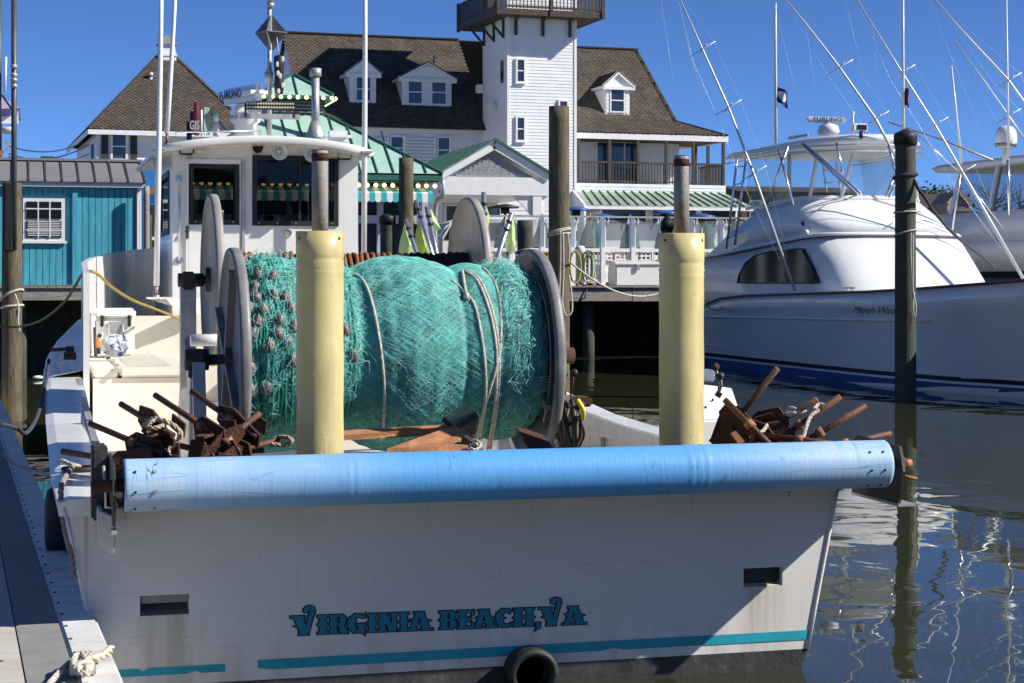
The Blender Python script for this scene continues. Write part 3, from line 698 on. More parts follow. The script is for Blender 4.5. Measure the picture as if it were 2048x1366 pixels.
part(MB().box((cx - hs, cy - hs, zE - .2), (cx + hs, cy - hs + .06, zE)).box((cx + hs - .06, cy - hs + .06, zE - .2), (cx + hs, cy + hs, zE)).box((cx - hs, cy - hs + .06, zE - .2), (cx - hs + .06, cy + hs, zE)), 'eave_fascia', mintdk, pv)
part(MB().box((cx - 1.1, cy - 1.1, 7.32), (cx + 1.1, cy + 1.1, 7.42)), 'cupola_eave', mintdk, pv)
bulb = mat('warm_bulb', (1, .8, .45), .4, emit=((1, .72, .32), 2.2))
pvwall = mat('pavilion_wall', (.42, .47, .55), .6, var=.1, vs=2)
wy = cy - hs + .75
for i in range(30):
    x = cx - hs + .25 + i * .245
    part(MB().ball((x, cy - hs + .35, zE - .33), .065, n=8), 'bulb', bulb, pv)
for i in range(9):
    t = -1 + i * .25
    part(MB().ball((cx + t, cy - 1.13, 7.36), .06, n=8), 'bulb', bulb, pv); part(MB().ball((cx + 1.13, cy + t, 7.36), .06, n=8), 'bulb', bulb, pv); part(MB().ball((cx - 1.13, cy + t, 7.36), .06, n=8), 'bulb', bulb, pv)
part(MB().box((cx - hs + .1, cy - hs + .1, zE - .24), (cx + hs - .1, cy + hs - .1, zE - .2)), 'soffit', mintdk, pv)
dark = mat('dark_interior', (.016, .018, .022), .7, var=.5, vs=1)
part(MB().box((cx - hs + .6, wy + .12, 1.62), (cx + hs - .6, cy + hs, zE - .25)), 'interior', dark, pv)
for i in range(6):
    x = cx - hs + .6 + i * 1.31
    bp('wall_post', pvwall, pv, (x - .09, wy - .02, 1.62), (x + .09, wy + .1, zE - .25))
bp('door_lintel', pvwall, pv, (cx - hs + .6, wy - .03, 3.62), (cx + hs - .6, wy + .08, 3.85))
for i in range(5):
    x = cx - hs + .6 + i * 1.31
    bp('door_frame', pvwall, pv, (x + .6, wy, 1.62), (x + .68, wy + .09, 3.6)); bp('window_pane', winglass, pv, (x + .12, wy + .1, 1.7), (x + 1.2, wy + .115, 3.6))
    bp('transom_pane', winglass, pv, (x + .12, wy + .1, 3.9), (x + 1.2, wy + .115, 4.4))
# striped awning
aw1 = mat('awning_teal', (.05, .42, .45), .8, var=.08); aw2 = mat('awning_white', (.80, .80, .78), .8, var=.05)
ns_ = 40; xa0, xa1 = cx - hs + .5, cx + hs - .25
for i in range(ns_):
    x = lerp(xa0, xa1, i / ns_); x2 = lerp(xa0, xa1, (i + 1) / ns_); m = aw1 if i % 2 else aw2
    part(MB().prism([(x, wy - .05, 4.68), (x2, wy - .05, 4.68), (x2, wy - .72, 4.46), (x, wy - .72, 4.46)], (0, 0, -.012)), 'awning_stripe', m, pv)
    part(MB().prism([(x, wy - .722, 4.45), (x2, wy - .722, 4.45), (x2, wy - .722, 4.24), (lerp(x, x2, .75), wy - .722, 4.2), (lerp(x, x2, .25), wy - .722, 4.2), (x, wy - .722, 4.24)], (0, .012, 0)), 'valance', m, pv)
# stove pipe through the roof
sp = PD(631, 265, 52.0)
part(MB().cyl((sp.x, sp.y, sp.z - .2), (sp.x, sp.y, sp.z + 1.65), .115).cyl((sp.x, sp.y, sp.z + 1.62), (sp.x, sp.y, sp.z + 1.85), .17).lathe([(.3, -.25), (.28, -.1), (.14, .32)], sp, n=16), 'stove_pipe', galv, pv)
dp = PY(878, 400, cy - hs + .2)
part(MB().tube(curve3([(dp.x + .1, dp.y, zE - .2), (dp.x + .12, dp.y, zE - .6), (dp.x - .05, dp.y + .2, zE - .95), (dp.x - .05, dp.y + .2, 2.0)], 5), .06, 8), 'downpipe', galv, pv)

# ================================================================ ENTRY PORTICO WITH GREY GABLE
YP = 60.0
g0 = PY(879, 352, YP); g1 = PY(1098, 356, YP); ga = PY(988, 291, YP)
po = thing('entry_portico', 'white gabled entry porch with grey shingle triangle and green metal roof', 'porch', ((g0.x + g1.x) / 2, YP + 2, 1.62))
zg = (g0.z + g1.z) / 2
greysh = mat('grey_shingle', (.30, .31, .34), .8, var=.12, vs=4)
part(MB().prism([(g0.x + .5, YP + .12, zg), (g1.x - .5, YP + .12, zg), (ga.x, YP + .12, ga.z - .3)], (0, .1, 0)), 'gable_backing', greysh, po)
rws = 9
for r in range(rws):
    z0 = lerp(zg + .02, ga.z - .35, r / rws); z1 = lerp(zg + .02, ga.z - .35, (r + 1) / rws); f = (r + .6) / rws
    xa, xb = lerp(g0.x + .5, ga.x, f), lerp(g1.x - .5, ga.x, f); x = xa - (.13 if r % 2 else 0)
    while x < xb:
        w_ = U(.2, .32)
        if x + w_ > xa: bp('shingle', greysh, po, (max(x, xa), YP + .08 + U(-.004, .004), z0), (min(x + w_ - .012, xb), YP + .115, z1 - .008))
        x += w_
for s_, e in ((-1, g0), (1, g1)):
    part(MB().beam((e.x, YP, zg), (ga.x, YP, ga.z), .14, .26), 'rake_board', trim, po)
    n = 9
    for i in range(n):
        y0, y1 = lerp(YP - .15, YP + 9, i / n), lerp(YP - .15, YP + 9, (i + 1) / n) - .03
        part(MB().prism([(e.x + s_ * .12, y0, zg + .1), (ga.x, y0, ga.z + .2), (ga.x, y1, ga.z + .2), (e.x + s_ * .12, y1, zg + .1)], (0, 0, -.05)), 'roof_panel', greenm, po)
        part(MB().beam((e.x + s_ * .12, y0, zg + .12), (ga.x, y0, ga.z + .22), .04, .06), 'roof_seam', mintdk, po)
part(MB().box((g0.x + .1, YP + .0, zg - .62), (g1.x, YP + .3, zg - .0)), 'beam', trim, po)
part(MB().box((g0.x + .1, YP + .3, zg - .62), (g1.x, YP + 8, zg - .55)), 'ceiling', trim, po)
for px in (1075,):
    x = PY(px, 400, YP).x
    part(MB().box((x - .16, YP + .02, 1.62), (x + .16, YP + .28, zg - .62)), 'column', trim, po)
    for s_ in (-1, 1): part(MB().prism([(x + s_ * .17, YP + .1, zg - .62), (x + s_ * .9, YP + .1, zg - .62), (x + s_ * .5, YP + .1, zg - .95), (x + s_ * .17, YP + .1, zg - 1.35)], (0, .12, 0)), 'bracket', trim, po)
xq0, xq1 = PY(885, 420, YP + 7).x, PY(1098, 420, YP + 7).x
clapwall(po, xq0, xq1, YP + 7, 1.62, zg - .6, .17)
bluegl = mat('blue_awning', (.03, .10, .38), .4, var=.1)
for i in range(8):
    x = lerp(PY(884, 388, YP + 3).x, PY(1003, 388, YP + 3).x, i / 8); x2 = lerp(PY(884, 388, YP + 3).x, PY(1003, 388, YP + 3).x, (i + 1) / 8)
    za_, zb2 = PY(940, 382, YP + 3).z, PY(940, 395, YP + 3).z
    part(MB().prism([(x, YP + 3, zb2), (x2 - .04, YP + 3, zb2), (x2 - .04, YP + 3.6, za_), (x, YP + 3.6, za_)], (0, .03, .03)), 'blue_roof_panel', bluegl, po)
p = PY(893, 412, YP + 6.9); q = PY(1000, 480, YP + 6.9)
window(po, p, q, YP + 6.96, split=False)

# ================================================================ SPORT FISHING YACHTS (right)
navy = mat('navy_boot_stripe', (.012, .014, .03), .35)
bluebot = mat('blue_bottom_paint', (.02, .10, .30), .5, var=.15, vs=4)
brownrail = mat('varnished_rail', (.16, .06, .03), .3, var=.2, vs=8)
rig = mat('rigging_alloy', (.60, .61, .62), .42, .35, var=.08, vs=6)
def ring(cx, z, hw, ya, ys, yf, n=16, e=2.5, crown=0.0, rise=0.0):
    P = [V3((cx - hw, ya, z)), V3((cx - hw, (ya + ys) / 2, z))]
    for i in range(n + 1):
        a = math.pi * i / n; c = math.cos(a); s = math.sin(a)
        P.append(V3((cx - hw * math.copysign(abs(c) ** (2 / e), c), ys - (ys - yf) * abs(s) ** (2 / e), z + crown * abs(s))))
    P += [V3((cx + hw, (ya + ys) / 2, z)), V3((cx + hw, ya, z))]
    for p in P: p.z += rise * (ya - p.y) / (ya - yf)
    return P
def loft(rings, caps=True, smooth=True, closed_back=True):
    mb = MB(); n = len(rings[0]); fs = []
    for i in range(len(rings) - 1):
        for k in range(n if closed_back else n - 1):
            k2 = (k + 1) % n
            fs.append((i * n + k, i * n + k2, (i + 1) * n + k2, (i + 1) * n + k))
    mb.add([p for r in rings for p in r], fs, smooth)
    if caps:
        o = (len(rings) - 1) * n
        mb.f.append(tuple(range(o, o + n))); mb.sm.append(False); mb.f.append(tuple(reversed(range(n)))); mb.sm.append(False)
    return mb
def sport_hull(root, cx, dy, zk=1.0):
    ST = [(43.0, 2.25, 2.15, 1.16), (41.5, 2.35, 2.22, 1.17), (40.4, 2.4, 2.25, 1.22), (39.6, 2.42, 2.27, 1.42), (38.6, 2.44, 2.28, 1.58), (37, 2.46, 2.3, 1.66), (34, 2.48, 2.3, 1.72), (31, 2.47, 2.22, 1.78),
          (29, 2.4, 1.95, 1.85), (27, 2.15, 1.35, 1.95), (25.5, 1.6, .75, 2.05), (24.2, .8, .25, 2.15), (23.5, .06, .02, 2.22)]
    def sec(y, hs_, hw_, zs, lv):
        out = []
        for z, t in lv(zs): out.append((z, lerp(hw_, hs_, t)))
        return out
    lv = lambda zs: [(-.4, -.35), (0, 0), (.2, .06), (.5, .17), (.9, .38), (lerp(.9, zs, .6), .66), (zs, 1.0)]
    mb = MB(); m = 7; rows = []
    for y, hs_, hw_, zs in ST:
        s_ = sec(y, hs_, hw_, zs, lv); rows.append([V3((cx - h, y + dy, z)) for z, h in s_] + [V3((cx + h, y + dy, z)) for z, h in reversed(s_)])
    w = 2 * m
    mb.add([p for r in rows for p in r], [(i * w + k, i * w + k + 1, (i + 1) * w + k + 1, (i + 1) * w + k) for i in range(len(rows) - 1) for k in range(w - 1)], True)
    mb.f.append(tuple(range(w))); mb.sm.append(False)
    h = part(mb, 'hull', sporth, root)
    def strip(z0, z1, off, mt, name, ya=50, yb=0):
        for s_ in (-1, 1):
            mb = MB(); A = []
            for y, hs_, hw_, zs in ST:
                if not (yb <= y <= ya): continue
                f = lambda z: interp2([(q, lerp(hw_, hs_, t)) for q, t in lv(zs)], z)
                A += [V3((cx + s_ * (f(z0) + off), y + dy, z0)), V3((cx + s_ * (f(z1) + off), y + dy, z1))]
            mb.add(A, [(i, i + 1, i + 3, i + 2) for i in range(0, len(A) - 2, 2)], True)
            part(mb, name, mt, h)
    def interp2(tab, x):
        for (x0, y0), (x1, y1) in zip(tab, tab[1:]):
            if x <= x1: return y0 + (y1 - y0) * (x - x0) / (x1 - x0)
        return tab[-1][1]
    strip(.21, .29, .006, navy, 'boot_stripe'); strip(-.1, .165, .006, bluebot, 'bottom_paint')
    for s_ in (-1, 1):
        P = [V3((cx + s_ * (hw_ + (hs_ - hw_) * .60 + .015), y + dy, 1.10 + (43 - y) * .012)) for y, hs_, hw_, zs in ST if y > 28.5]
        part(MB().tube(P, .022, 6), 'spray_rail', sportw, h)
        P = [V3((cx + s_ * (hs_ + .01), y + dy, zs)) for y, hs_, hw_, zs in ST]
        part(MB().tube(P, .028, 6), 'rub_rail', brownrail, h)
        P = [V3((cx + s_ * (hw_ + (hs_ - hw_) * .17 + .015), y + dy, .47)) for y, hs_, hw_, zs in ST if y > 38]
        part(MB().tube(P, .02, 6), 'spray_rail', sportw, h)
    mb = MB(); A = []
    for y, hs_, hw_, zs in ST:
        A += [V3((cx - hs_ + .02, y + dy, zs)), V3((cx, y + dy, zs + .1)), V3((cx + hs_ - .02, y + dy, zs))]
    n = len(A) // 3
    mb.add(A, [f for i in range(3, n - 1) for f in ((i * 3, i * 3 + 1, i * 3 + 4, i * 3 + 3), (i * 3 + 1, i * 3 + 2, i * 3 + 5, i * 3 + 4))], True)
    part(mb, 'foredeck', sportw, root)
    part(MB().box((cx - 2.1, 40 + dy, .6), (cx + 2.1, 42.9 + dy, .7)), 'cockpit_floor', gel, root)
    return h
def tubes(root, name, m, lst, r, n=7):
    for pts in lst: part(MB().tube(pts, r, n), name, m, root)

cx1 = 17.7
y1 = thing('sport_fishing_yacht', 'white sport fishing yacht with raised flybridge moored bow-out beside tall dark piling', 'yacht', (cx1, 34, 0))
sport_hull(y1, cx1, 0)
cxh = 17.45
house = loft([ring(cxh, 1.3, 1.9, 40.7, 34.3, 32.5, e=4.0), ring(cxh, 1.7, 1.87, 40.7, 34.6, 32.9, e=4.0, rise=.08), ring(cxh, 2.1, 1.83, 40.7, 35.1, 33.5, e=4.0, rise=.25), ring(cxh, 2.45, 1.79, 40.7, 35.6, 34.1, e=4.0, rise=.45)])
dh = part(house, 'deckhouse', sportw, y1)
part(loft([ring(cxh, 2.45, 1.815, 41.5, 35.6, 34.07, e=4.0, rise=.47), ring(cxh, 2.49, 1.83, 41.6, 35.6, 34.05, e=4.0, rise=.47), ring(cxh, 2.53, 1.80, 41.5, 35.65, 34.1, e=4.0, rise=.47)]), 'bridge_overhang', sportw, y1)
part(MB().tube([p + V3((0, 0, -.012)) for p in ring(cxh, 2.45, 1.815, 41.5, 35.6, 34.06, e=4.0, rise=.47)], .014, 6), 'seam_bead', dkseam, y1)
part(loft([ring(cxh, 2.53, 1.77, 40.6, 35.7, 34.15, e=4.0, rise=.44), ring(cxh, 3.1, 1.68, 39.2, 36.2, 34.85, e=3.8, rise=.26), ring(cxh, 3.58, 1.54, 37.8, 36.7, 35.5, e=3.6, rise=.16)]), 'flybridge', sportw, y1)
part(MB().tube([p + V3((0, 0, .02)) for p in ring(cxh, 3.58, 1.54, 37.8, 36.7, 35.5, e=3.6, rise=.16)], .03, 6), 'coaming_trim', gel, y1)
W = [(1474, 566), (1478, 548), (1490, 526), (1510, 511), (1540, 503), (1602, 497), (1622, 533), (1637, 566)]
part(MB().prism([PX(a, b, cxh - 1.88) for a, b in W], (.14, 0, 0)), 'side_window', glassdk, dh)
part(MB().tube([PX(a, b, cxh - 1.89) for a, b in W + W[:1]], .012, 5), 'window_gasket', black, dh)
pc = PX(1604, 447, cxh - 1.68); part(MB().cyl(pc, pc + V3((.1, 0, 0)), .05), 'vent_cap', darksteel, y1)
pc = PX(1608, 469, cxh - 1.84); part(MB().ball(pc + V3((.05, 0, .05)), .06), 'nav_light', gel, y1)
pc = PX(1700, 583, cx1 - 2.25)
part(MB().beam(pc + V3((0, -.22, .07)), pc + V3((0, .22, .07)), .03, .03).beam(pc + V3((0, -.1, -.03)), pc + V3((0, -.1, .07)), .03, .03).beam(pc + V3((0, .1, -.03)), pc + V3((0, .1, .07)), .03, .03), 'cleat', alu, y1)
htz = 4.9
ht = part(loft([ring(cxh, htz - .06, 1.46, 39.6, 36.8, 34.9, e=2.2, crown=.05), ring(cxh, htz + .02, 1.54, 39.8, 36.8, 34.75, e=2.2, crown=.06), ring(cxh, htz + .1, 1.46, 39.7, 36.8, 34.9, e=2.2, crown=.1)]), 'hardtop', sportw, y1)
tubes(y1, 'top_rail', alu, [[p for p in ring(cxh, htz - .04, 1.6, 39.8, 36.8, 34.7, e=2.2)], [p for p in ring(cxh, htz - .16, 1.6, 39.8, 36.8, 34.7, e=2.2)]], .02)
# enclosure of clear vinyl
R0_ = ring(cxh, 3.60, 1.52, 38.6, 36.7, 35.53, n=16, e=3.6, rise=.16); R1_ = ring(cxh, htz - .1, 1.42, 38.8, 36.9, 35.3, n=16, e=2.5)
segs = [(0, 3), (3, 6), (6, 9), (9, 12), (12, 15), (15, 18), (18, 20)]
for a, b in segs:
    A_ = [R0_[i] for i in range(a, b + 1)]; B_ = [R1_[i] for i in range(a, b + 1)]; k = len(A_)
    part(MB().add(A_ + B_, [(i, i + 1, k + i + 1, k + i) for i in range(k - 1)], True), 'clear_curtain', clear, y1)
for i in (3, 6, 9, 12, 15, 18): part(MB().tube([R0_[i] + V3((0, 0, -.02)), R1_[i]], .045, 7), 'enclosure_post', gel, y1)
part(MB().tube([p + V3((0, 0, .03)) for p in R0_], .035, 6), 'curtain_hem', gel, y1); part(MB().tube([p - V3((0, 0, .02)) for p in R1_], .03, 6), 'curtain_track', gel, y1)
L1 = []
for (a, b, da), (c, d, dc) in [((1576, 293, 38.5), (1534, 408, 38.6)), ((1558, 299, 38.7), (1586, 410, 37.9)), ((1607, 286, 37.6), (1722, 388, 34.9)), ((1603, 289, 37.6), (1716, 391, 34.9)), ((1492, 318, 40.6), (1470, 490, 41)), ((1474, 319, 40.8), (1453, 498, 41.2)),
                               ((1673, 286, 36.5), (1685, 345, 36.2)), ((1777, 290, 35.3), (1792, 345, 35.2)), ((1790, 350, 35), (1772, 393, 34.8)), ((1797, 352, 35), (1778, 395, 34.8))]:
    L1.append([PD(a, b, da), PD(c, d, dc)])
tubes(y1, 'support_pipe', alu, L1, .028)
for i in range(5):
    t = .08 + i * .2
    part(MB().cyl(L1[4][0].lerp(L1[4][1], t), L1[5][0].lerp(L1[5][1], t), .016, n=6), 'ladder_rung', alu, y1)
for (a, b, c, d) in ((1645, 330, 1654, 385), (1672, 326, 1683, 384)): part(MB().cyl(PD(a, b, 40.5), PD(c, d, 40.5), .022), 'ladder_leg', alu, y1)
for b in (340, 366): part(MB().cyl(PD(1648, b, 40.5), PD(1678, b - 1, 40.5), .016), 'ladder_rung', alu, y1)
pr = PD(1657, 262, 36.3)
rd = part(MB().lathe([(.02, .02), (.2, .05), (.22, .12), (.19, .22), (.08, .27), (.05, .34)], pr + V3((0, 0, -.12)), n=20), 'radar', sportw, y1)
ra, rb = PD(1612, 238, 36.3), PD(1692, 241, 36.3)
part(MB().beam(ra, rb, .14, .12), 'radar_bar', sportw, rd, bevel=.04)
text('radar_lettering', 'FURUNO', .11, mat('ink_blue', (.02, .04, .2), .5), rd, frame_mtx(ra.lerp(rb, .52) + V3((-.02, -.085, 0)), rb - ra, (0, 0, 1)), offset=.002, sx=1.3)
part(MB().box(PD(1572, 280, 38), PD(1622, 266, 37)), 'life_raft_box', sportw, y1, bevel=.06)
hb = PD(1722, 257, 36.2); hl = part(MB().box(hb + V3((-.2, -.05, -.06)), hb + V3((.13, .1, .1))), 'spot_light', sportw, y1, bevel=.02)
part(MB().box(hb + V3((-.1, -.065, -.03)), hb + V3((.1, -.051, .07))), 'lens', glassdk, hl); part(MB().cyl(hb + V3((0, 0, -.2)), hb + V3((0, 0, -.05)), .04), 'pedestal', black, hl)
part(MB().cyl(PD(1706, 268, 36.4), PD(1706, 228, 36.4), .02).ball(PD(1706, 226, 36.4), .035), 'mast_light', sportw, y1)
def spreader(root, c, d1, l, m=rig):
    c = V3(c); cr = V3((math.cos(TH), -math.sin(TH), 0))
    part(MB().tube([c - cr * l - V3((0, 0, l * .6)), c, c + cr * l + V3((0, 0, l * .6))], .009, 5), 'spreader', m, root)
    part(MB().tube([c - V3((0, l * .8, -l * .25)), c + V3((0, l * .8, -l * .25))], .012, 5), 'spreader', m, root)
def outrigger(root, pts, deps, sprs, r0=.034, label=None):
    P = [PD(a, b, d) for (a, b), d in zip(pts, deps)]; n = len(P)
    o = part(MB().tube(P, [lerp(r0, r0 * .4, i / (n - 1)) for i in range(n)], 8), 'outrigger', rig, root)
    for (a, b, d) in sprs: spreader(o, PD(a, b, d), 0, .28)
    for s_ in (-1, 1):
        Q = [P[0]] + [PD(a, b, d) + V3((s_ * .27, 0, s_ * .16)) for (a, b, d) in sprs] + [P[-1]]
        part(MB().tube(Q, .0022, 4), 'stay_wire', rig, o)
    return o
outrigger(y1, [(1590, 582), (1507, 347), (1457, 215), (1405, 98), (1352, -20)], [37.4, 38, 38.3, 38.6, 39], [(1507, 347, 38), (1457, 215, 38.3), (1405, 98, 38.6)])
outrigger(y1, [(1800, 330), (1751, 238), (1679, 135), (1612, 48), (1560, -14)], [36.8, 37, 37.4, 37.6, 38], [(1751, 238, 37), (1679, 135, 37.4)])
for (x, yt, yb, d) in ((1551, -10, 288, 38), (1806, -10, 300, 36.3)):
    part(MB().tube([PD(x + 1, yb, d), PD(x, 90, d), PD(x + .5, yt, d)], [.035, .028, .018], 7), 'whip_antenna', sportw, y1)
for (a, b, c, d) in ((1322, 0, 1366, 285), (1558, 45, 1612, 270), (1690, 0, 1735, 185), (1858, 0, 1980, 310), (1612, 50, 1640, 240), (1745, 50, 1760, 200), (1360, 10, 1425, 290)):
    part(MB().tube([PD(a, b, 38.2), PD(c, d, 38.2)], .003, 4), 'halyard', rig, y1)
flagb = mat('flag_blue', (.015, .025, .12), .8, var=.2, vs=12); flagr = mat('flag_red', (.30, .03, .03), .8); flagw = mat('flag_white', (.7, .7, .7), .8)
def flag(root, px, py, d, w, h, sk, m, seal=None):
    o = PD(px, py, d); cr = V3((math.cos(TH), -math.sin(TH), 0))
    def fn(u, v): return o + cr * (u * w) + V3((0, .05 * math.sin(u * 7 + v * 2), -v * h - u * sk))
    f = part(MB().grid(fn, 8, 6), 'flag', m, root)
    if seal:
        def fs(u, v):
            a = u * 6.283; rr = v * .32; p = fn(.5 + rr * math.cos(a), .5 + rr * math.sin(a)); return p + V3((0, -.012, 0))
        part(MB().grid(fs, 14, 2), 'emblem', seal, f)
    return f
flag(y1, 1552, 170, 38, .26, .34, .16, flagb, flagw); flag(y1, 1808, 174, 36.3, .11, .36, .05, flagb, flagr)
n0 = PX(1718, 620, cx1 - 2.36); n1 = PX(1784, 622, cx1 - 2.36)
text('hull_name', 'March Wave', .19, mat('ink_black', (.02, .02, .022), .5), y1, frame_mtx(n0.lerp(n1, .62) + V3((-.09, 0, 0)), n1 - n0, (0.12, 0, 1)), shear=.35, sx=1.9)

# second yacht
cx2 = 23.9
y2 = thing('sport_fishing_yacht', 'second sport fishing yacht with enclosed bridge and satellite dome at right edge', 'yacht', (cx2, 34, 0))
sport_hull(y2, cx2, 1.2)
part(loft([ring(cx2, 1.4, 2.1, 42, 36, 30.5), ring(cx2, 2.35, 2.0, 41.6, 36, 31.8)]), 'deckhouse_base', glassdk, y2)
part(loft([ring(cx2, 2.2, 2.2, 42.2, 36, 31.2, e=3), ring(cx2, 2.7, 2.26, 42.4, 36, 31.0, e=3), ring(cx2, 2.9, 2.2, 42, 36, 31.2, e=3)]), 'deckhouse', sportw, y2)
part(loft([ring(cx2, 2.9, 2.12, 41.8, 36.4, 31.6, e=3), ring(cx2, 3.62, 1.98, 40.4, 36.4, 33, e=3)]), 'flybridge', sportw, y2)
Ra = ring(cx2, 3.62, 1.9, 40.2, 36.4, 33.1, n=16, e=3); Rb = ring(cx2, 4.72, 1.7, 40.0, 36.4, 33.9, n=16, e=3)
for a, b in segs:
    A_ = [Ra[i] for i in range(a, b + 1)]; B_ = [Rb[i] for i in range(a, b + 1)]; k = len(A_)
    part(MB().add(A_ + B_, [(i, i + 1, k + i + 1, k + i) for i in range(k - 1)], True), 'windscreen_pane', tint, y2)
for i in (0, 1, 3, 6, 9, 12, 15, 18): part(MB().beam(Ra[i] - V3((0, 0, .05)), Rb[i], .14, .09), 'windscreen_post', sportw, y2)
part(loft([ring(cx2, 4.68, 1.95, 40.8, 36.2, 33.2, e=3), ring(cx2, 4.80, 2.0, 41.0, 36.2, 33.0, e=3), ring(cx2, 4.90, 1.85, 40.7, 36.2, 33.3, e=3)]), 'hardtop', sportw, y2)
dm = PD(2012, 296, 39.5)
sd = part(MB().lathe([(.18, 0), (.23, .06), (.24, .2), (.22, .36), (.15, .46), (.0, .5)], dm, n=22), 'satellite_dome', sportw, y2)
part(MB().lathe([(.235, 0), (.243, .05), (.243, .07)], dm + V3((0, 0, .03)), n=22), 'dome_band', greymetal, sd); part(MB().cyl(dm - V3((0, 0, .35)), dm, .08), 'dome_stand', sportw, sd)
outrigger(y2, [(2046, 556), (1925, 345), (1870, 250), (1804, 145), (1712, -4)], [36, 37.5, 37.8, 38, 38.4], [(1925, 345, 37.5), (1870, 250, 37.8), (1804, 145, 38)])
outrigger(y2, [(2110, 290), (2017, 161), (1937, 75), (1862, -8)], [38, 38.4, 38.7, 39], [(2017, 161, 38.4)])
outrigger(y2, [(2052, 282), (2017, 232), (1968, 161), (1908, 80)], [40, 40.2, 40.5, 41], [(2017, 232, 40.2)], r0=.026)
part(MB().tube([PD(1776, 244, 40), PD(1890, 282, 39), PD(1986, 321, 38.4)], [.015, .022, .03], 6), 'fishing_rod', steel, y2)
for (a, b, c, d, e) in ((2013, -6, 2017, 318, 39), (1903, 131, 1923, 328, 39)): part(MB().tube([PD(c, d, e), PD(a, b, e)], [.032, .014], 7), 'whip_antenna', sportw, y2)
part(MB().cyl(PD(1923, 335, 38), PD(1905, 460, 38), .02), 'support_pipe', alu, y2); part(MB().cyl(PD(2016, 320, 38), PD(2019, 430, 38), .03), 'support_pipe', alu, y2)
for (a, b, c, d) in ((1926, 350, 1818, 255), (1925, 352, 2010, 460)): part(MB().tube([PD(a, b, 37.5), PD(c, d, 37.5)], .012, 5), 'spreader_stay', alu, y2)

# ================================================================ FAR SHORE: houses, trees
leafm = mat('evergreen_leaf', (.035, .05, .022), .8, var=.5, vs=1.5); twig = mat('bare_twig', (.17, .13, .10), .9, var=.3, vs=3)
brownroof = mat('far_brown_roof', (.055, .035, .028), .9, var=.25, vs=1.5); tanw = mat('far_tan_wall', (.30, .24, .20), .8, var=.12, vs=1); brickw = mat('far_brown_wall', (.10, .055, .04), .9, var=.3, vs=1)
def far_house(label, px0, px1, pyr, pye, pyb, y, m_wall, gable=None):
    a = PY(px0, pye, y); b = PY(px1, pye, y); zr = PY((px0 + px1) / 2, pyr, y + 4).z; ze_ = (a.z + b.z) / 2
    h = thing('far_house', label, 'building', ((a.x + b.x) / 2, y + 4, 1.62))
    part(MB().box((a.x + .4, y + .5, 1.62), (b.x - .4, y + 8, ze_)), 'wall', m_wall, h)
    part(MB().prism([(a.x, y, ze_), (a.x, y + 4.2, zr), (a.x, y + 8.4, ze_)], (b.x - a.x, 0, 0)), 'roof', brownroof, h)
    n = max(2, int((b.x - a.x) / 3))
    for i in range(n):
        x = lerp(a.x + 1, b.x - 2, i / max(1, n - 1)); w = part(MB().box((x, y + .42, ze_ - 2.1), (x + 1, y + .5, ze_ - .6)), 'window', trim, h)
        part(MB().box((x + .1, y + .38, ze_ - 2.0), (x + .9, y + .419, ze_ - .7)), 'pane', winglass, w)
    if gable:
        c = PY(gable[0], gable[1], y - 1.5); l = PY(gable[2], gable[3], y - 1.5); r = PY(gable[4], gable[3], y - 1.5); bot = PY(l and gable[0], gable[5], y - 1.5).z
        gw = part(MB().prism([(l.x, y - 1.5, bot), (r.x, y - 1.5, bot), (r.x, y - 1.5, l.z), (c.x, y - 1.5, c.z), (l.x, y - 1.5, l.z)], (0, 2.5, 0)), 'gable_bay', tanw, h)
        for e in (l, r): part(MB().beam((e.x, y - 1.6, e.z), (c.x, y - 1.6, c.z), .3, .3), 'rake_board', tanw, gw)
        part(MB().box((l.x, y - 1.62, l.z - .5), (r.x, y - 1.5, l.z - .2)), 'band', tanw, gw)
        x = lerp(l.x, r.x, .45); part(MB().box((x, y - 1.6, bot + .6), (x + .9, y - 1.5, l.z - .9)), 'window', winglass, gw)
    return h
far_house('long brown-roofed building seen through the flybridge curtains', 1478, 1732, 374, 384, 470, 120, brickw)
far_house('distant tan house with dark roof and front gable between the yachts', 1852, 1930, 388, 432, 500, 115, brickw, (1915, 384, 1893, 408, 1942, 470))
far_house('low grey-brown building at the far right behind second yacht', 1960, 2160, 425, 440, 500, 135, brickw)
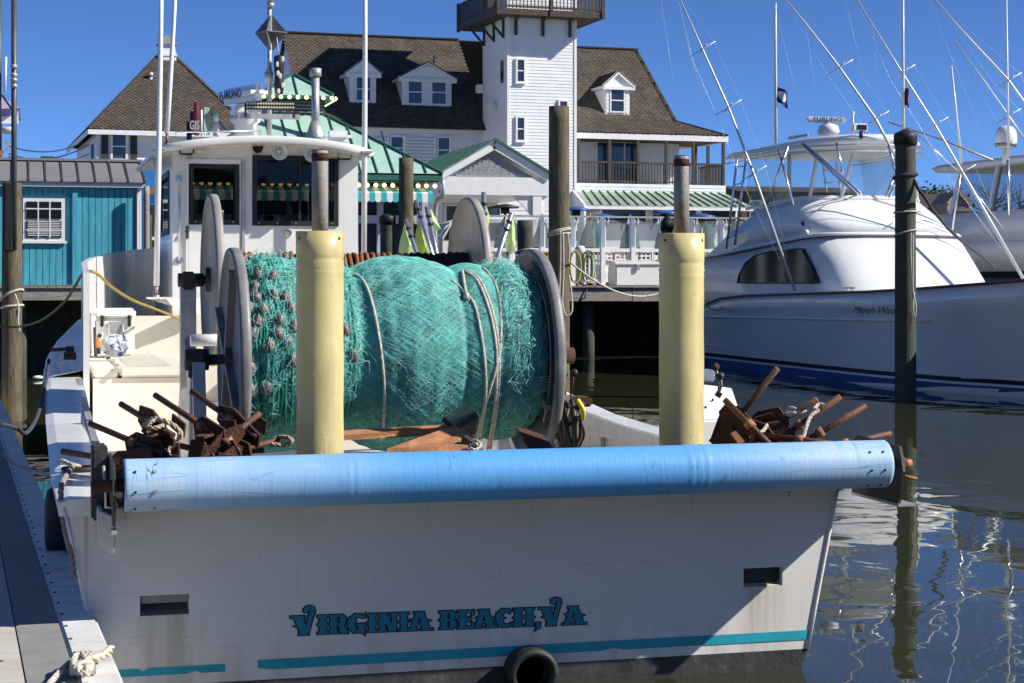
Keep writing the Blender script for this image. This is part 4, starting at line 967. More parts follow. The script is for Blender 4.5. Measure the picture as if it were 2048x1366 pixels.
def tree(label, px, py_top, y, hw, leafy=True):
    b = PY(px, 560, y); t = PY(px, py_top, y); H = t.z - 1.6; rd_ = random.Random(int(px * 7))
    r = thing('tree', label, 'tree', (b.x, y, 1.62)); o = V3((b.x, y, 1.62))
    mb = MB().tube([o, o + V3((.1, 0, H * .4)), o + V3((0, 0, H * .85))], [.28, .2, .05], 7); mc = MB()
    for i in range(46 if not leafy else 16):
        s_ = o + V3((0, 0, H * rd_.uniform(.3, .85))); a = rd_.uniform(0, 6.28); l = hw * rd_.uniform(.4, 1)
        e = s_ + V3((math.cos(a) * l, math.sin(a) * l, H * rd_.uniform(.08, .3)))
        e.z = min(e.z, t.z)
        (mb if leafy else mc).tube([s_, s_.lerp(e, .5) + V3((0, 0, -.15)), e], [.06, .035, .012], 4, caps=False)
        if not leafy:
            for _ in range(5):
                q = s_.lerp(e, rd_.uniform(.4, 1)); mc.tube([q, q + V3((rd_.uniform(-.7, .7), rd_.uniform(-.7, .7), rd_.uniform(.2, .9)))], [.018, .006], 3, caps=False)
    part(mb, 'trunk', twig, r)
    if leafy:
        for i in range(2600):
            u = rd_.random() ** .4; a = rd_.uniform(0, 6.28); zz = rd_.uniform(-1, 1); rr = math.sqrt(max(0, 1 - zz * zz)) * hw * u
            k = noise.noise(V3((a * 1.3, zz * 2, px))) * .5 + 1
            c = o + V3((rr * k * math.cos(a), rr * k * math.sin(a), H * (.66 + .34 * zz * u * k)))
            d1 = V3((rd_.gauss(0, 1), rd_.gauss(0, 1), rd_.gauss(0, 1))).normalized() * .2; d2 = d1.orthogonal().normalized() * .13
            mc.add([c - d1, c + d2, c + d1, c - d2], [(0, 1, 2, 3)])
    part(mc, 'crown', leafm if leafy else twig, r, fix=False); return r
tree('dark evergreen crown above the far roof beside the piling', 1848, 372, 140, 2.6); tree('smaller dark evergreen above the tan house roof', 1878, 376, 142, 2.4)
tree('low evergreen behind the brown house ridge', 1900, 380, 144, 2.2)
tree('bare winter tree behind the second yacht windscreen', 1990, 368, 125, 2.6, False); tree('bare winter tree at the right edge of the view', 2040, 372, 125, 2.6, False)
# aluminium gangway far right
gw = thing('gangway', 'grey gangway railing on the far dock between the yachts', 'railing', PD(1905, 470, 70))
for (a, b, c, d) in ((1875, 432, 1950, 428), (1875, 450, 1950, 446), (1878, 468, 1950, 462)): beamp('rail', wood, gw, PD(a, b, 70), PD(c, d, 70), .08, .08)
for i in range(9): beamp('upright', wood, gw, PD(1878 + i * 9, 432, 70), PD(1878 + i * 9, 470, 70), .06, .06)
for i in range(4): beamp('brace', wood, gw, PD(1878 + i * 18, 466, 70), PD(1896 + i * 18, 432, 70), .05, .05)
part(MB().box(PD(1860, 474, 70) - V3((0, 0, 2)), PD(1960, 474, 73)), 'deck', wood, gw)

# unseen wooded shore added behind the viewpoint to darken reflections and sky fill
mb = MB(); rw = random.Random(3)
for i in range(5200):
    a = rw.uniform(-1.9, 1.9); R_w = rw.uniform(75, 95); h = 9 + 4 * noise.noise(V3((a * 6, 1, 0))); p = V3((math.sin(a) * R_w, -math.cos(a) * R_w, rw.random() ** .6 * h))
    d1 = V3((rw.gauss(0, 1), rw.gauss(0, 1), rw.gauss(0, 1))).normalized() * 1.3; d2 = d1.orthogonal().normalized() * 1.0; mb.add([p - d1, p + d2, p + d1, p - d2], [(0, 1, 2, 3)])
tw = solo(mb, 'added_woods', leafm, 'unseen wooded shore added behind the viewpoint to darken reflections', 'added_woods', fix=False); tw['kind'] = 'stuff'

# ================================================================ FISHING BOAT
YT = 8.57; XC = 2.1
boat = thing('fishing_boat', 'white commercial fishing boat moored stern-to with pilothouse and blue stern roller', 'boat', (XC, YT + 6, 0))
HS = [(8.57, 1.95), (10, 1.97), (15, 1.97), (17.5, 1.92), (18.8, 1.82), (20.4, 1.58), (22, 1.25), (23.6, .75), (24.8, .05)]
ZS = [(8.57, .95), (10.5, .97), (12.2, 1.0), (14.7, 1.17), (17.5, 1.24), (18.8, 1.34), (20.4, 1.52), (22, 1.65), (24.8, 1.95)]
HW = [(8.57, 1.755), (14, 1.8), (18, 1.6), (21, 1.0), (23.5, .3), (24.5, .03), (24.8, .02)]
ys = [8.57, 9, 9.5, 10, 11, 12, 13, 14, 15, 16, 17, 17.8, 18.6, 19.4, 20.2, 21, 21.8, 22.6, 23.4, 24.1, 24.8]
def hullhw(y, z):
    hs_, zs, hw_ = interp(HS, y), interp(ZS, y), interp(HW, y)
    if z < 0: return max(.01, hw_ + z * .45)
    t = z / zs; return lerp(hw_, hs_, t ** (1.0 if y < 15 else 1.3))
hull = None
mb = MB(); w = 0
for y in ys:
    zs = interp(ZS, y); lev = [.10, .3, .55, .8, 1.0]
    for t in lev:
        z = .1 if t == .1 else lerp(.1, zs, (t - .1) / .9)
        mb.v += [V3((XC - hullhw(y, z), y, z)), V3((XC + hullhw(y, z), y, z))]
n = 10
for i in range(len(ys) - 1):
    for k in range(4):
        for s_ in (0, 1): mb.f.append((i * n + 2 * k + s_, i * n + 2 * k + 2 + s_, (i + 1) * n + 2 * k + 2 + s_, (i + 1) * n + 2 * k + s_)); mb.sm.append(True)
hull = part(mb, 'hull', hullw, boat)
mb = MB()
for y in ys:
    for z in (-.4, -.15, .1): mb.v += [V3((XC - hullhw(y, z), y, z)), V3((XC + hullhw(y, z), y, z))]
for i in range(len(ys) - 1):
    for k in range(2):
        for s_ in (0, 1): mb.f.append((i * 6 + 2 * k + s_, i * 6 + 2 * k + 2 + s_, (i + 1) * 6 + 2 * k + 2 + s_, (i + 1) * 6 + 2 * k + s_)); mb.sm.append(True)
part(mb, 'bottom', bottomp, boat)
# transom with two scupper openings
def cut_wall(holes, zlev, xw, y0, y1):
    """wall on plane y0..y1 whose outer edge is xw(z); holes = (x0,x1,z0,z1)"""
    mb = MB(); xs = sorted({h[0] for h in holes} | {h[1] for h in holes}); zl = sorted(set(zlev) | {h[2] for h in holes} | {h[3] for h in holes})
    for a, b in zip(zl, zl[1:]):
        for i in range(-1, len(xs)):
            xa = (lambda z: XC - xw(z)) if i < 0 else (lambda z, q=xs[i]: q); xb = (lambda z: XC + xw(z)) if i == len(xs) - 1 else (lambda z, q=xs[i + 1]: q)
            cxm, czm = (xa(a) + xb(a)) / 2, (a + b) / 2
            if any(h[0] < cxm < h[1] and h[2] < czm < h[3] for h in holes): continue
            mb.add([(xa(a), y0, a), (xb(a), y0, a), (xb(b), y0, b), (xa(b), y0, b)], [(0, 1, 2, 3)])
    for (x0, x1, z0, z1) in holes:
        mb.add([(x0, y0, z0), (x1, y0, z0), (x1, y1, z0), (x0, y1, z0), (x0, y0, z1), (x1, y0, z1), (x1, y1, z1), (x0, y1, z1)], [(0, 1, 2, 3), (4, 7, 6, 5), (0, 3, 7, 4), (1, 5, 6, 2)])
    return mb
h1a, h1b = PY(280, 1192, YT), PY(378, 1228, YT); h2a, h2b = PY(1487, 1137, YT), PY(1565, 1171, YT)
holes = [(h1a.x, h1b.x, h1b.z, h1a.z), (h2a.x, h2b.x, h2b.z, h2a.z)]
tm = bpy.data.materials.new('transom_paint'); tm.use_nodes = True
def transom_material(m):
    t = m.node_tree; N = t.nodes; L = t.links; b = N['Principled BSDF']; b.inputs['Roughness'].default_value = .34; b.inputs['Coat Weight'].default_value = .1
    g = N.new('ShaderNodeNewGeometry'); sx = N.new('ShaderNodeSeparateXYZ'); L.new(g.outputs['Position'], sx.inputs[0])
    def noi(scale, st, det=6):
        mp = N.new('ShaderNodeMapping'); mp.inputs['Scale'].default_value = st; L.new(g.outputs['Position'], mp.inputs[0])
        n = N.new('ShaderNodeTexNoise'); n.inputs['Scale'].default_value = scale; n.inputs['Detail'].default_value = det; L.new(mp.outputs[0], n.inputs[0]); return n.outputs[0]
    def rng(src, a, b_, c=0.0, d=1.0):
        r = N.new('ShaderNodeMapRange'); r.clamp = True
        for k, v in zip((1, 2, 3, 4), (a, b_, c, d)): r.inputs[k].default_value = v
        L.new(src, r.inputs[0]); return r.outputs[0]
    def mul(a, b_):
        q = N.new('ShaderNodeMath'); q.operation = 'MULTIPLY'; L.new(a, q.inputs[0])
        if isinstance(b_, float): q.inputs[1].default_value = b_
        else: L.new(b_, q.inputs[1])
        return q.outputs[0]
    def mix(f, a, c):
        q = N.new('ShaderNodeMix'); q.data_type = 'RGBA'; L.new(f, q.inputs[0])
        if isinstance(a, tuple): q.inputs[6].default_value = (*a, 1)
        else: L.new(a, q.inputs[6])
        q.inputs[7].default_value = (*c, 1); return q.outputs[2]
    streak = noi(9, (1, 1, .06)); fine = noi(22, (1, 1, .05)); blot = noi(1.6, (1, 1, 1)); grit = noi(60, (1, 1, 1))
    col = mix(rng(blot, .45, .75, 0, .35), (.74, .72, .68), (.62, .58, .50))
    for (x0, x1, z0, z1) in holes:                         # brown weep stains under each scupper
        inx = mul(rng(sx.outputs[0], x0 - .03, x0 + .05), rng(sx.outputs[0], x1 + .03, x1 - .05)); inz = mul(rng(sx.outputs[2], z0 + .005, z0), rng(sx.outputs[2], z0 - .42, z0 - .02, .25, 1))
        col = mix(mul(mul(inx, inz), rng(fine, .33, .62, .1, .75)), col, (.36, .31, .20))
    xr = PY(172, 1040, YT).x                               # rust run at the port corner
    col = mix(mul(rng(sx.outputs[0], xr - .012, xr), mul(rng(sx.outputs[0], xr + .014, xr + .002), rng(sx.outputs[2], .35, .9, 0, .7))), col, (.36, .21, .09))
    col = mix(rng(grit, .71, .74, 0, .8), col, (.12, .12, .11))
    col = mix(mul(rng(sx.outputs[2], .35, .1, 0, .5), rng(streak, .45, .65)), col, (.40, .38, .32))
    L.new(col, b.inputs['Base Color'])
    bpn = N.new('ShaderNodeBump'); bpn.inputs['Strength'].default_value = .12; bpn.inputs['Distance'].default_value = .03; L.new(noi(2.5, (1, 1, 1), 3), bpn.inputs['Height']); L.new(bpn.outputs[0], b.inputs['Normal'])
transom_material(tm)
tr_ = part(cut_wall(holes, [.1, .3, .6, .95], lambda z: hullhw(YT, z), YT, YT + .22), 'transom', tm, boat)
part(cut_wall([], [-.4, -.15, .1], lambda z: hullhw(YT, z), YT, YT + .1), 'transom_bottom', bottomp, boat)
scm = mat('scupper_lip', (.55, .50, .36), .6, var=.2, vs=20)
for i, (x0, x1, z0, z1) in enumerate(holes):
    part(MB().box((x0 - .02, YT + .22, z0 - .05), (x1 + .02, YT + .24, z1 + .05)), 'scupper_flap', rubber if i == 0 else black, tr_)
    part(MB().prism([(x0, YT + .004, z0 + .002), (x1, YT + .004, z0 + .002), (x1, YT + .2, z0 + .045), (x0, YT + .2, z0 + .045)], (0, 0, -.001)), 'scupper_sill', scm if i else rubber, tr_)
if True:                                                       # port scupper is mostly blanked off by a rubber flap
    x0, x1, z0, z1 = holes[0]; part(MB().box((x0 + .004, YT + .02, z0 + .055), (x1 - .004, YT + .035, z1 - .004)), 'flap_or_shade_plate', rubber, tr_)
x0, x1, z0, z1 = holes[1]; part(MB().box((x0 + .003, YT + .035, z0 + .022), (x1 - .003, YT + .05, z1 - .003)), 'flap_or_shade_plate', black, tr_)  # black plate stands in for the shade inside the starboard hole
# teal boot stripe: chipped strips on the transom
def tstrip(px0, px1, z0, z1):
    xa, xb = px0, px1; mb = MB(); m = 40; A = []
    for i in range(m + 1):
        x = lerp(xa, xb, i / m); j = (noise.noise(V3((x * 9, 3.1, 0))) > .38) * .012
        A += [(x, YT - .004, z0 + (noise.noise(V3((x * 14, 9, 0))) > .42) * .01), (x, YT - .004, z1 - j)]
    return mb.add(A, [(i, i + 2, i + 3, i + 1) for i in range(0, 2 * m, 2)])
xs0 = XC - hullhw(YT, .17) + .004; xs1 = XC + hullhw(YT, .17) - .004; xg0 = PY(450, 1340, YT).x; xg1 = PY(515, 1335, YT).x
part(tstrip(xs0, xg0, .15, .186), 'teal_stripe', tealp, tr_); part(tstrip(xg1, xs1, .148, .196), 'teal_stripe', tealp, tr_)
# corner beads
part(MB().tube([(XC + hullhw(YT, z) - .004, YT - .004, z) for z in (.1, .35, .65, .95)], .010, 6), 'corner_bead', gel, hull); part(MB().tube([(XC - hullhw(YT, z) + .004, YT - .004, z) for z in (.1, .35, .65, .95)], .010, 6), 'corner_bead', gel, hull)
# exhaust pipe stub
pe = PY(1055, 1330, YT); ring_ = [(.125, 0), (.13, -.11), (.12, -.135), (.095, -.135), (.085, -.1), (.085, .0)]
part(MB().lathe(ring_, (pe.x, YT, pe.z - .025), (0, 1, 0), 28), 'exhaust_pipe', mat('exhaust_rubber', (.012, .016, .016), .6, var=.3, vs=12, c2=(.03, .036, .034), c2s=9), boat)
# --- lettering VIRGINIA BEACH, VA (heavy spurred capitals)
G = {}
def R_(x0, y0, x1, y1): return [(x0, y0), (x1, y0), (x1, y1), (x0, y1)]
def stem(x, w=.26): return [R_(x, .0, x + w, 1), R_(x - .07, 0, x + w + .07, .10), R_(x - .07, .90, x + w + .07, 1), [(x - .09, .5), (x, .40), (x, .60)], [(x + w, .40), (x + w + .09, .5), (x + w, .60)]]
G['I'] = (.42, stem(.08)); 
G['V'] = (.92, [[(-.02, 1), (.34, 1), (.55, .2), (.50, 0), (.28, 0)], [(.42, 0), (.56, .0), (.76, 1), (.58, 1)], R_(-.12, .9, .42, 1), [(.16, .52), (.02, .47), (.19, .36)], [(.57, .96), (.76, .96), (.82, 1.25), (.66, 1.28)], [(.66, 1.27), (.82, 1.24), (.78, 1.45), (.60, 1.52), (.56, 1.38)], [(.56, 1.36), (.61, 1.52), (.48, 1.5), (.38, 1.36), (.40, 1.2), (.52, 1.18), (.60, 1.28)], R_(.2, -.02, .58, .08)])
G['R'] = (.74, stem(.08) + [R_(.3, .88, .55, 1), R_(.3, .44, .55, .56), [(.50, 1), (.66, .92), (.70, .72), (.66, .54), (.50, .44), (.46, .6), (.46, .85)], [(.40, .5), (.60, .5), (.78, .0), (.50, 0)]])
G['G'] = (.78, [[(.30, 1), (.55, 1), (.70, .88), (.62, .78), (.46, .84), (.32, .8)], [(.06, .78), (.30, 1), (.36, .80), (.30, .5), (.02, .5)], [(.02, .5), (.30, .5), (.34, .2), (.28, 0), (.08, .2)], [(.28, 0), (.34, .18), (.5, .14), (.62, 0)], R_(.46, .0, .70, .46), R_(.40, .38, .76, .48), [(.60, 0), (.72, 0), (.70, -.12)], [(.62, .78), (.72, .78), (.72, 1.06)]])
G['N'] = (.84, stem(.08, .22) + [[(.10, 1), (.34, 1), (.74, 0), (.50, 0)], R_(.58, 0, .74, 1), R_(.50, .9, .82, 1)])
G['A'] = (.86, [[(.02, 0), (.24, 0), (.42, .8), (.42, 1), (.28, 1)], [(.36, 1), (.56, 1), (.86, 0), (.54, 0)], R_(.2, .26, .6, .38), R_(-.06, 0, .32, .09), R_(.46, 0, .96, .09), R_(.18, .9, .6, 1), [(.16, .5), (.06, .58), (.20, .66)], [(.72, .42), (.86, .5), (.68, .6)]])
G['B'] = (.74, stem(.08) + [R_(.3, .9, .56, 1), R_(.3, .46, .56, .56), R_(.3, 0, .56, .1), [(.50, 1), (.64, .92), (.67, .76), (.62, .58), (.48, .5), (.44, .6), (.44, .9)], [(.50, 0), (.68, .08), (.72, .28), (.66, .46), (.50, .55), (.44, .42), (.44, .12)]])
G['E'] = (.68, stem(.08) + [R_(.3, .88, .66, 1), R_(.3, .44, .54, .56), R_(.3, 0, .66, .12), R_(.58, .74, .67, .96), R_(.5, .36, .56, .64), R_(.58, .04, .68, .28)])
G['C'] = (.74, [[(.30, 1), (.55, 1), (.68, .86), (.60, .72), (.46, .84), (.32, .8)], [(.06, .78), (.30, 1), (.36, .80), (.30, .5), (.02, .5)], [(.02, .5), (.30, .5), (.34, .2), (.28, 0), (.08, .2)], [(.28, 0), (.34, .18), (.5, .14), (.68, .24), (.6, 0)], [(.3, .42), (.42, .5), (.3, .58)]])
G['H'] = (.90, stem(.08) + stem(.54) + [R_(.3, .44, .56, .56)])
G[','] = (.28, [R_(.04, 0, .22, .2), [(.10, 0), (.22, 0), (.2, -.12), (.02, -.24)]])
def grow(poly, d):
    c = V3((sum(p[0] for p in poly) / len(poly), sum(p[1] for p in poly) / len(poly), 0)); out = []; n = len(poly)
    ar = sum(poly[i][0] * poly[(i + 1) % n][1] - poly[(i + 1) % n][0] * poly[i][1] for i in range(n)); s = 1 if ar > 0 else -1
    for i in range(n):
        p0, p1, p2 = V3((*poly[i - 1], 0)), V3((*poly[i], 0)), V3((*poly[(i + 1) % n], 0))
        d1 = (p1 - p0).normalized(); d2 = (p2 - p1).normalized(); n1 = V3((d1.y, -d1.x, 0)) * s; n2 = V3((d2.y, -d2.x, 0)) * s
        b = n1 + n2; b = b / max(.35, b.length_squared) * 2 if b.length > 1e-6 else n1
        out.append(tuple((p1 + b * d)[:2]))
    return out
tb0 = PY(587, 1270, YT); tb1 = PY(1166, 1248, YT); word = 'VIRGINIA BEACH,VA'; tot = sum(G[c][0] if c != ' ' else .34 for c in word) - .04
ltd = (tb1 - tb0); sc_ = ltd.length / tot; ltd.normalize(); hgt = .090
letm = mat('letter_teal', (.012, .20, .30), .4, var=.08); letk = mat('letter_black', (.006, .006, .007), .5)
xcur = 0
for ch in word:
    if ch == ' ': xcur += .34; continue
    def tp(p, y): return V3((tb0.x + ltd.x * (xcur + p[0]) * sc_, y, tb0.z + ltd.z * (xcur + p[0]) * sc_ + p[1] * hgt))
    mo = MB(); mi = MB(); e_ = 0
    for poly in G[ch][1]:
        g_ = grow(poly, .055); q = [tp(p, YT - .003 - e_) for p in g_]; mo.add(q, [tuple(range(len(q)))])
        q = [tp(p, YT - .0055 - e_) for p in poly]; mi.add(q, [tuple(range(len(q)))]); e_ += .0001
    lo_ = part(mo, 'letter_outline', letk, tr_, fix=False); part(mi, 'letter', letm, tr_, fix=False)
    xcur += G[ch][0]
# --- decks, gunwale caps, inner walls
part(MB().box((XC - 1.74, YT + .06, .66), (XC + 1.74, 19.4, .70)), 'deck', gelcream, boat)
part(MB().box((XC - 1.9, YT + .002, .93), (XC + 1.9, YT + .16, .965)), 'transom_cap', galv, boat, bevel=.01)
part(MB().box((XC - 1.72, YT + .1, .70), (XC + 1.72, YT + .14, .93)), 'transom_liner', gelcream, boat)
for s_, nm in ((-1, 'port'), (1, 'starboard')):
    yy = [8.57 + .1 * 0, 9.2, 10, 11, 12, 13, 14, 15, 15.02]
    yy2 = [15, 15.8, 16.6, 17.4, 18.2, 19, 19.8, 20.6, 21.4, 22.2, 23, 23.8, 24.5]
    A = []
    for y in [8.56, 9.2, 10, 10.8, 11.6, 12.4, 13.2, 14, 14.8, 15.4]:
        h = interp(HS, y); z = interp(ZS, y); A += [V3((XC + s_ * (h + .02), y, z - .04)), V3((XC + s_ * (h + .025), y, z + .02)), V3((XC + s_ * (h - .03), y, z + .035)), V3((XC + s_ * (h - .27), y, z + .035)), V3((XC + s_ * (h - .275), y, z - .05))]
    n = len(A) // 5
    mb = MB().add(A, [(i * 5 + k, i * 5 + k + 1, i * 5 + k + 6, i * 5 + k + 5) for i in range(n - 1) for k in range(4)]); mb.f.append((0, 1, 2, 3, 4)); mb.sm.append(False)
    part(mb, 'gunwale_cap', gel, boat)
    A = []
    for y in [8.56, 10, 11.6, 13.2, 14.8]:
        h = interp(HS, y); z = interp(ZS, y); A += [V3((XC + s_ * (h - .277), y, z + .042)), V3((XC + s_ * (h - .232), y, z + .042)), V3((XC + s_ * (h - .281), y, z - .06))]
    n = len(A) // 3
    part(MB().add(A, [(i * 3 + k, i * 3 + k2, i * 3 + 3 + k2, i * 3 + 3 + k) for i in range(n - 1) for k, k2 in ((0, 1), (0, 2))]), 'cap_trim', galv, boat)
    A = []
    for y in [8.6, 11, 13, 15, 17, 19.4]:
        h = interp(HS, y); z = interp(ZS, y); A += [V3((XC + s_ * (h - .25), y, .69)), V3((XC + s_ * (h - .25), y, z + .0)), V3((XC + s_ * (h - .26), y, lerp(.69, z, .55)))]
    part(MB().add(A, [(i * 3 + k, i * 3 + k2, i * 3 + 3 + k2, i * 3 + 3 + k) for i in range(5) for k, k2 in ((0, 2), (2, 1))]), 'inner_wall', gelcream, boat)
    for y in (9.4, 10.6, 11.8, 13.0): 
        h = interp(HS, y); bp('wall_rib', gelcream, boat, (XC + s_ * (h - .29), y - .04, .70), (XC + s_ * (h - .262), y + .04, interp(ZS, y) - .08))
    # side deck outboard of raised bow bulwark + bulwark itself
    A = []
    for y in yy2:
        h = interp(HS, y); z = interp(ZS, y); hi_ = max(.03, h - .34); A += [V3((XC + s_ * (h + .03), y, z - .06)), V3((XC + s_ * (h + .03), y, z + .02)), V3((XC + s_ * (h - .05), y, z + .045)), V3((XC + s_ * hi_, y, z + .10))]
    n = len(A) // 4
    part(MB().add(A, [(i * 4 + k, i * 4 + k + 1, i * 4 + k + 5, i * 4 + k + 4) for i in range(n - 1) for k in range(3)], True), 'side_deck', gel, boat)
    A = []
    for y in yy2:
        h = max(.05, interp(HS, y) - .34); z0 = interp(ZS, y) - .15; z1 = lerp(2.06, 2.46, (y - 15) / 9.5)
        A += [V3((XC + s_ * (h + .05), y, z0)), V3((XC + s_ * (h + .05), y, z1)), V3((XC + s_ * h, y, z1)), V3((XC + s_ * h, y, z0 - .3))]
    n = len(A) // 4
    mb = MB().add(A, [(i * 4 + k, i * 4 + k + 1, i * 4 + k + 5, i * 4 + k + 4) for i in range(n - 1) for k in range(3)]); mb.f.append((0, 1, 2, 3)); mb.sm.append(False)
    part(mb, 'bow_bulwark', gel, boat)
part(MB().prism([(XC - 1.5, 19.45, 1.5), (XC + 1.5, 19.45, 1.5), (XC + .6, 23.8, 1.55), (XC - .6, 23.8, 1.55)], (0, 0, -.05)), 'foredeck', gelcream, boat)
part(MB().box((XC - 1.52, 19.42, .7), (XC + 1.52, 19.46, 1.62)), 'bulkhead', gelcream, boat)
# fish hold box to port
fb0 = PY(186, 735, 15.7); fb1 = PY(374, 735, 15.7); zfb = fb0.lerp(fb1, .5).z
fbx = part(MB().box((fb0.x, 15.7, .7), (fb1.x + .03, 19.4, zfb - .09)), 'fish_box', gelcream, boat)
part(MB().box((fb0.x + .22, 15.66, zfb - .085), (fb1.x + .05, 18.9, zfb)), 'hatch_lid', gelcream, fbx, bevel=.02); part(MB().box((fb0.x, 15.69, zfb - .089), (fb0.x + .21, 19.3, zfb - .012)), 'side_ledge', gelcream, fbx, bevel=.015)
part(MB().box((fb0.x + .3, 15.95, zfb + .001), (fb1.x - .12, 18.6, zfb + .004)), 'nonskid_pad', mat('nonskid', (.56, .53, .45), .9, bump=.5, bs=150), fbx)
part(MB().cyl((fb0.x + .2, 15.64, zfb - .02), (fb0.x + .2, 15.75, zfb + .01), .025), 'latch', galv, fbx)
# --- pilothouse
YA = 19.5; ca, cb = PY(345, 500, YA).x, PY(716, 500, YA).x; zc0 = 1.5; zc1 = PY(530, 283, YA).z - .04; YF = 22.3
def rect_wall(x0, x1, z0, z1, y0, y1, holes, axis='y'):
    mb = MB(); xs = sorted({x0, x1} | {h[0] for h in holes} | {h[1] for h in holes}); zs_ = sorted({z0, z1} | {h[2] for h in holes} | {h[3] for h in holes})
    for a, b in zip(xs, xs[1:]):
        for c, d in zip(zs_, zs_[1:]):
            if any(h[0] <= (a + b) / 2 <= h[1] and h[2] <= (c + d) / 2 <= h[3] for h in holes): continue
            if axis == 'y': mb.box((a, y0, c), (b, y1, d))
            else: mb.box((y0, a, c), (y1, b, d))
    return mb
dw0, dw1 = PY(381, 331, YA), PY(475, 446, YA); mw0, mw1 = PY(508, 314, YA), PY(673, 449, YA)
H_a = [(dw0.x, dw1.x, dw1.z, dw0.z), (mw0.x, mw1.x, mw1.z, mw0.z)]
ph = part(rect_wall(ca, cb, zc0, zc1, YA, YA + .06, H_a), 'pilothouse', gel, boat)
pw0, pw1 = PX(343, 330, ca), PX(322, 450, ca)
part(rect_wall(YA + .061, YF, zc0, zc1, ca + .001, ca + .06, [(YA + .5, YA + 2.2, 2.55, 3.15)], 'x'), 'port_wall', gel, ph); part(rect_wall(YA + .061, YF, zc0, zc1, cb - .06, cb - .001, [(YA + .4, YA + 2.3, 2.55, 3.15)], 'x'), 'starboard_wall', gel, ph)
part(rect_wall(ca + .002, cb - .002, zc0, zc1, YF + .001, YF + .06, [(ca + .12, (ca + cb) / 2 - .05, 2.5, 3.2), ((ca + cb) / 2 + .05, cb - .12, 2.5, 3.2)]), 'front_wall', gel, ph)
part(MB().box((ca + .06, YA + .06, zc0 - .1), (cb - .06, YF, zc0 + .02)), 'cabin_floor', dkwood, ph); part(MB().box((ca + .1, YF - .7, zc0), (cb - .1, YF - .02, 2.45)), 'helm_console', dkwood, ph)
for xx in (ca + .062, cb - .072): part(rect_wall(YA + .07, YF - .01, zc0, zc1, xx, xx + .01, [(YA + .5, YA + 2.2, 2.55, 3.15)], 'x'), 'dark_lining', dkwood, ph)  # dark sheets and headliner added so the white cabin looks shaded inside
part(MB().box((ca + .07, YA + .07, zc1 - .03), (cb - .07, YF - .01, zc1 - .01)), 'dark_headliner', dkwood, ph)
part(MB().box((2.3, 21.0, zc0), (2.75, 21.4, 2.75)), 'helm_seat', black, ph)
wgm = black
for (a, b, nm) in ((dw0, dw1, 'door_window'), (mw0, mw1, 'aft_window')):
    wn = part(rect_wall(a.x - .02, b.x + .02, b.z - .02, a.z + .02, YA - .02, YA - .002, [(a.x + .03, b.x - .03, b.z + .035, a.z - .03)]), nm, black, ph)
    part(MB().box((a.x + .02, YA + .02, b.z + .02), (b.x - .02, YA + .026, a.z - .02)), 'pane', tint, wn)
    nb_ = 5
    for i in range(nb_):
        x = lerp(a.x + .05, b.x - .05, i / (nb_ - 1)); part(MB().cyl((x, YA - .026, b.z + .01), (x, YA - .019, b.z + .01), .008, n=6), 'screw', alu, wn)
part(MB().box((lerp(mw0.x, mw1.x, .55) - .01, YA - .018, mw1.z), (lerp(mw0.x, mw1.x, .55) + .01, YA + .01, mw0.z)), 'mullion', black, ph)
part(MB().box((ca + .02, YA + .5, 2.55), (ca + .026, YA + 2.2, 3.15)), 'side_pane', tint, ph); part(MB().box((cb - .026, YA + .4, 2.55), (cb - .02, YA + 2.3, 3.15)), 'side_pane', tint, ph)
part(rect_wall(YA + .46, YA + 2.24, 2.5, 3.2, ca - .012, ca - .001, [(YA + .52, YA + 2.18, 2.57, 3.13)], 'x'), 'side_window_frame', black, ph)
part(MB().box((ca + .13, YF + .02, 2.5), (cb - .13, YF + .026, 3.2)), 'front_pane', tint, ph)
d0, d1 = PY(371, 317, YA), PY(481, 640, YA)
dr = part(rect_wall(d0.x, d1.x, zc0 + .05, d0.z, YA - .022, YA - .002, [(dw0.x - .021, dw1.x + .021, dw1.z - .021, dw0.z + .021)]), 'door', gel, ph, bevel=.003)
p = PY(374, 462, YA); part(MB().ball(p + V3((0, -.04, 0)), .025).box(p + V3((-.015, -.035, -.08)), p + V3((.015, -.022, .05))), 'door_handle', darksteel, dr)
x = PY(487, 400, YA).x; part(MB().box((x - .02, YA - .035, 1.8), (x + .012, YA - .003, PY(487, 322, YA).z)), 'door_track', galv, ph)
p0, p1 = PY(358, 358, YA), PY(358, 520, YA); part(MB().tube([p0 + V3((0, -.01, 0)), p0 + V3((0, -.07, -.01)), p1 + V3((0, -.07, .01)), p1 + V3((0, -.01, 0))], .014, 8).cyl(p0 + V3((0, -.012, 0)), p0, .04).cyl(p1 + V3((0, -.012, 0)), p1, .04), 'grab_rail', alu, ph)
# fixtures
lensm = mat('lamp_lens', (.62, .62, .58), .25, var=.1, vs=30)
def flood(px0, py0, px1, py1, nm='flood_light', m=None, fr=None):
    a, b = PY(px0, py0, YA - .08), PY(px1, py1, YA - .08)
    f = part(MB().box((a.x, YA - .14, b.z), (b.x, YA - .03, a.z)), nm, fr or galv, ph, bevel=.015); part(MB().box((a.x + .015, YA - .147, b.z + .015), (b.x - .015, YA - .141, a.z - .015)), 'lens', m or lensm, f); return f
flood(358, 292, 387, 310, fr=black); flood(389, 288, 410, 306, fr=gel, m=mat('yellow_lens', (.52, .46, .33), .4)); flood(650, 300, 678, 317, fr=mat('tan_lamp', (.42, .36, .27), .5)); flood(674, 301, 702, 320, fr=black)
p = PY(515, 296, YA); part(MB().lathe([(.056, 0), (.056, .03), (.048, .035), (.044, .01), (0, .01)], p + V3((0, -.005, 0)), (0, -1, 0), 20), 'round_vent', black, ph)
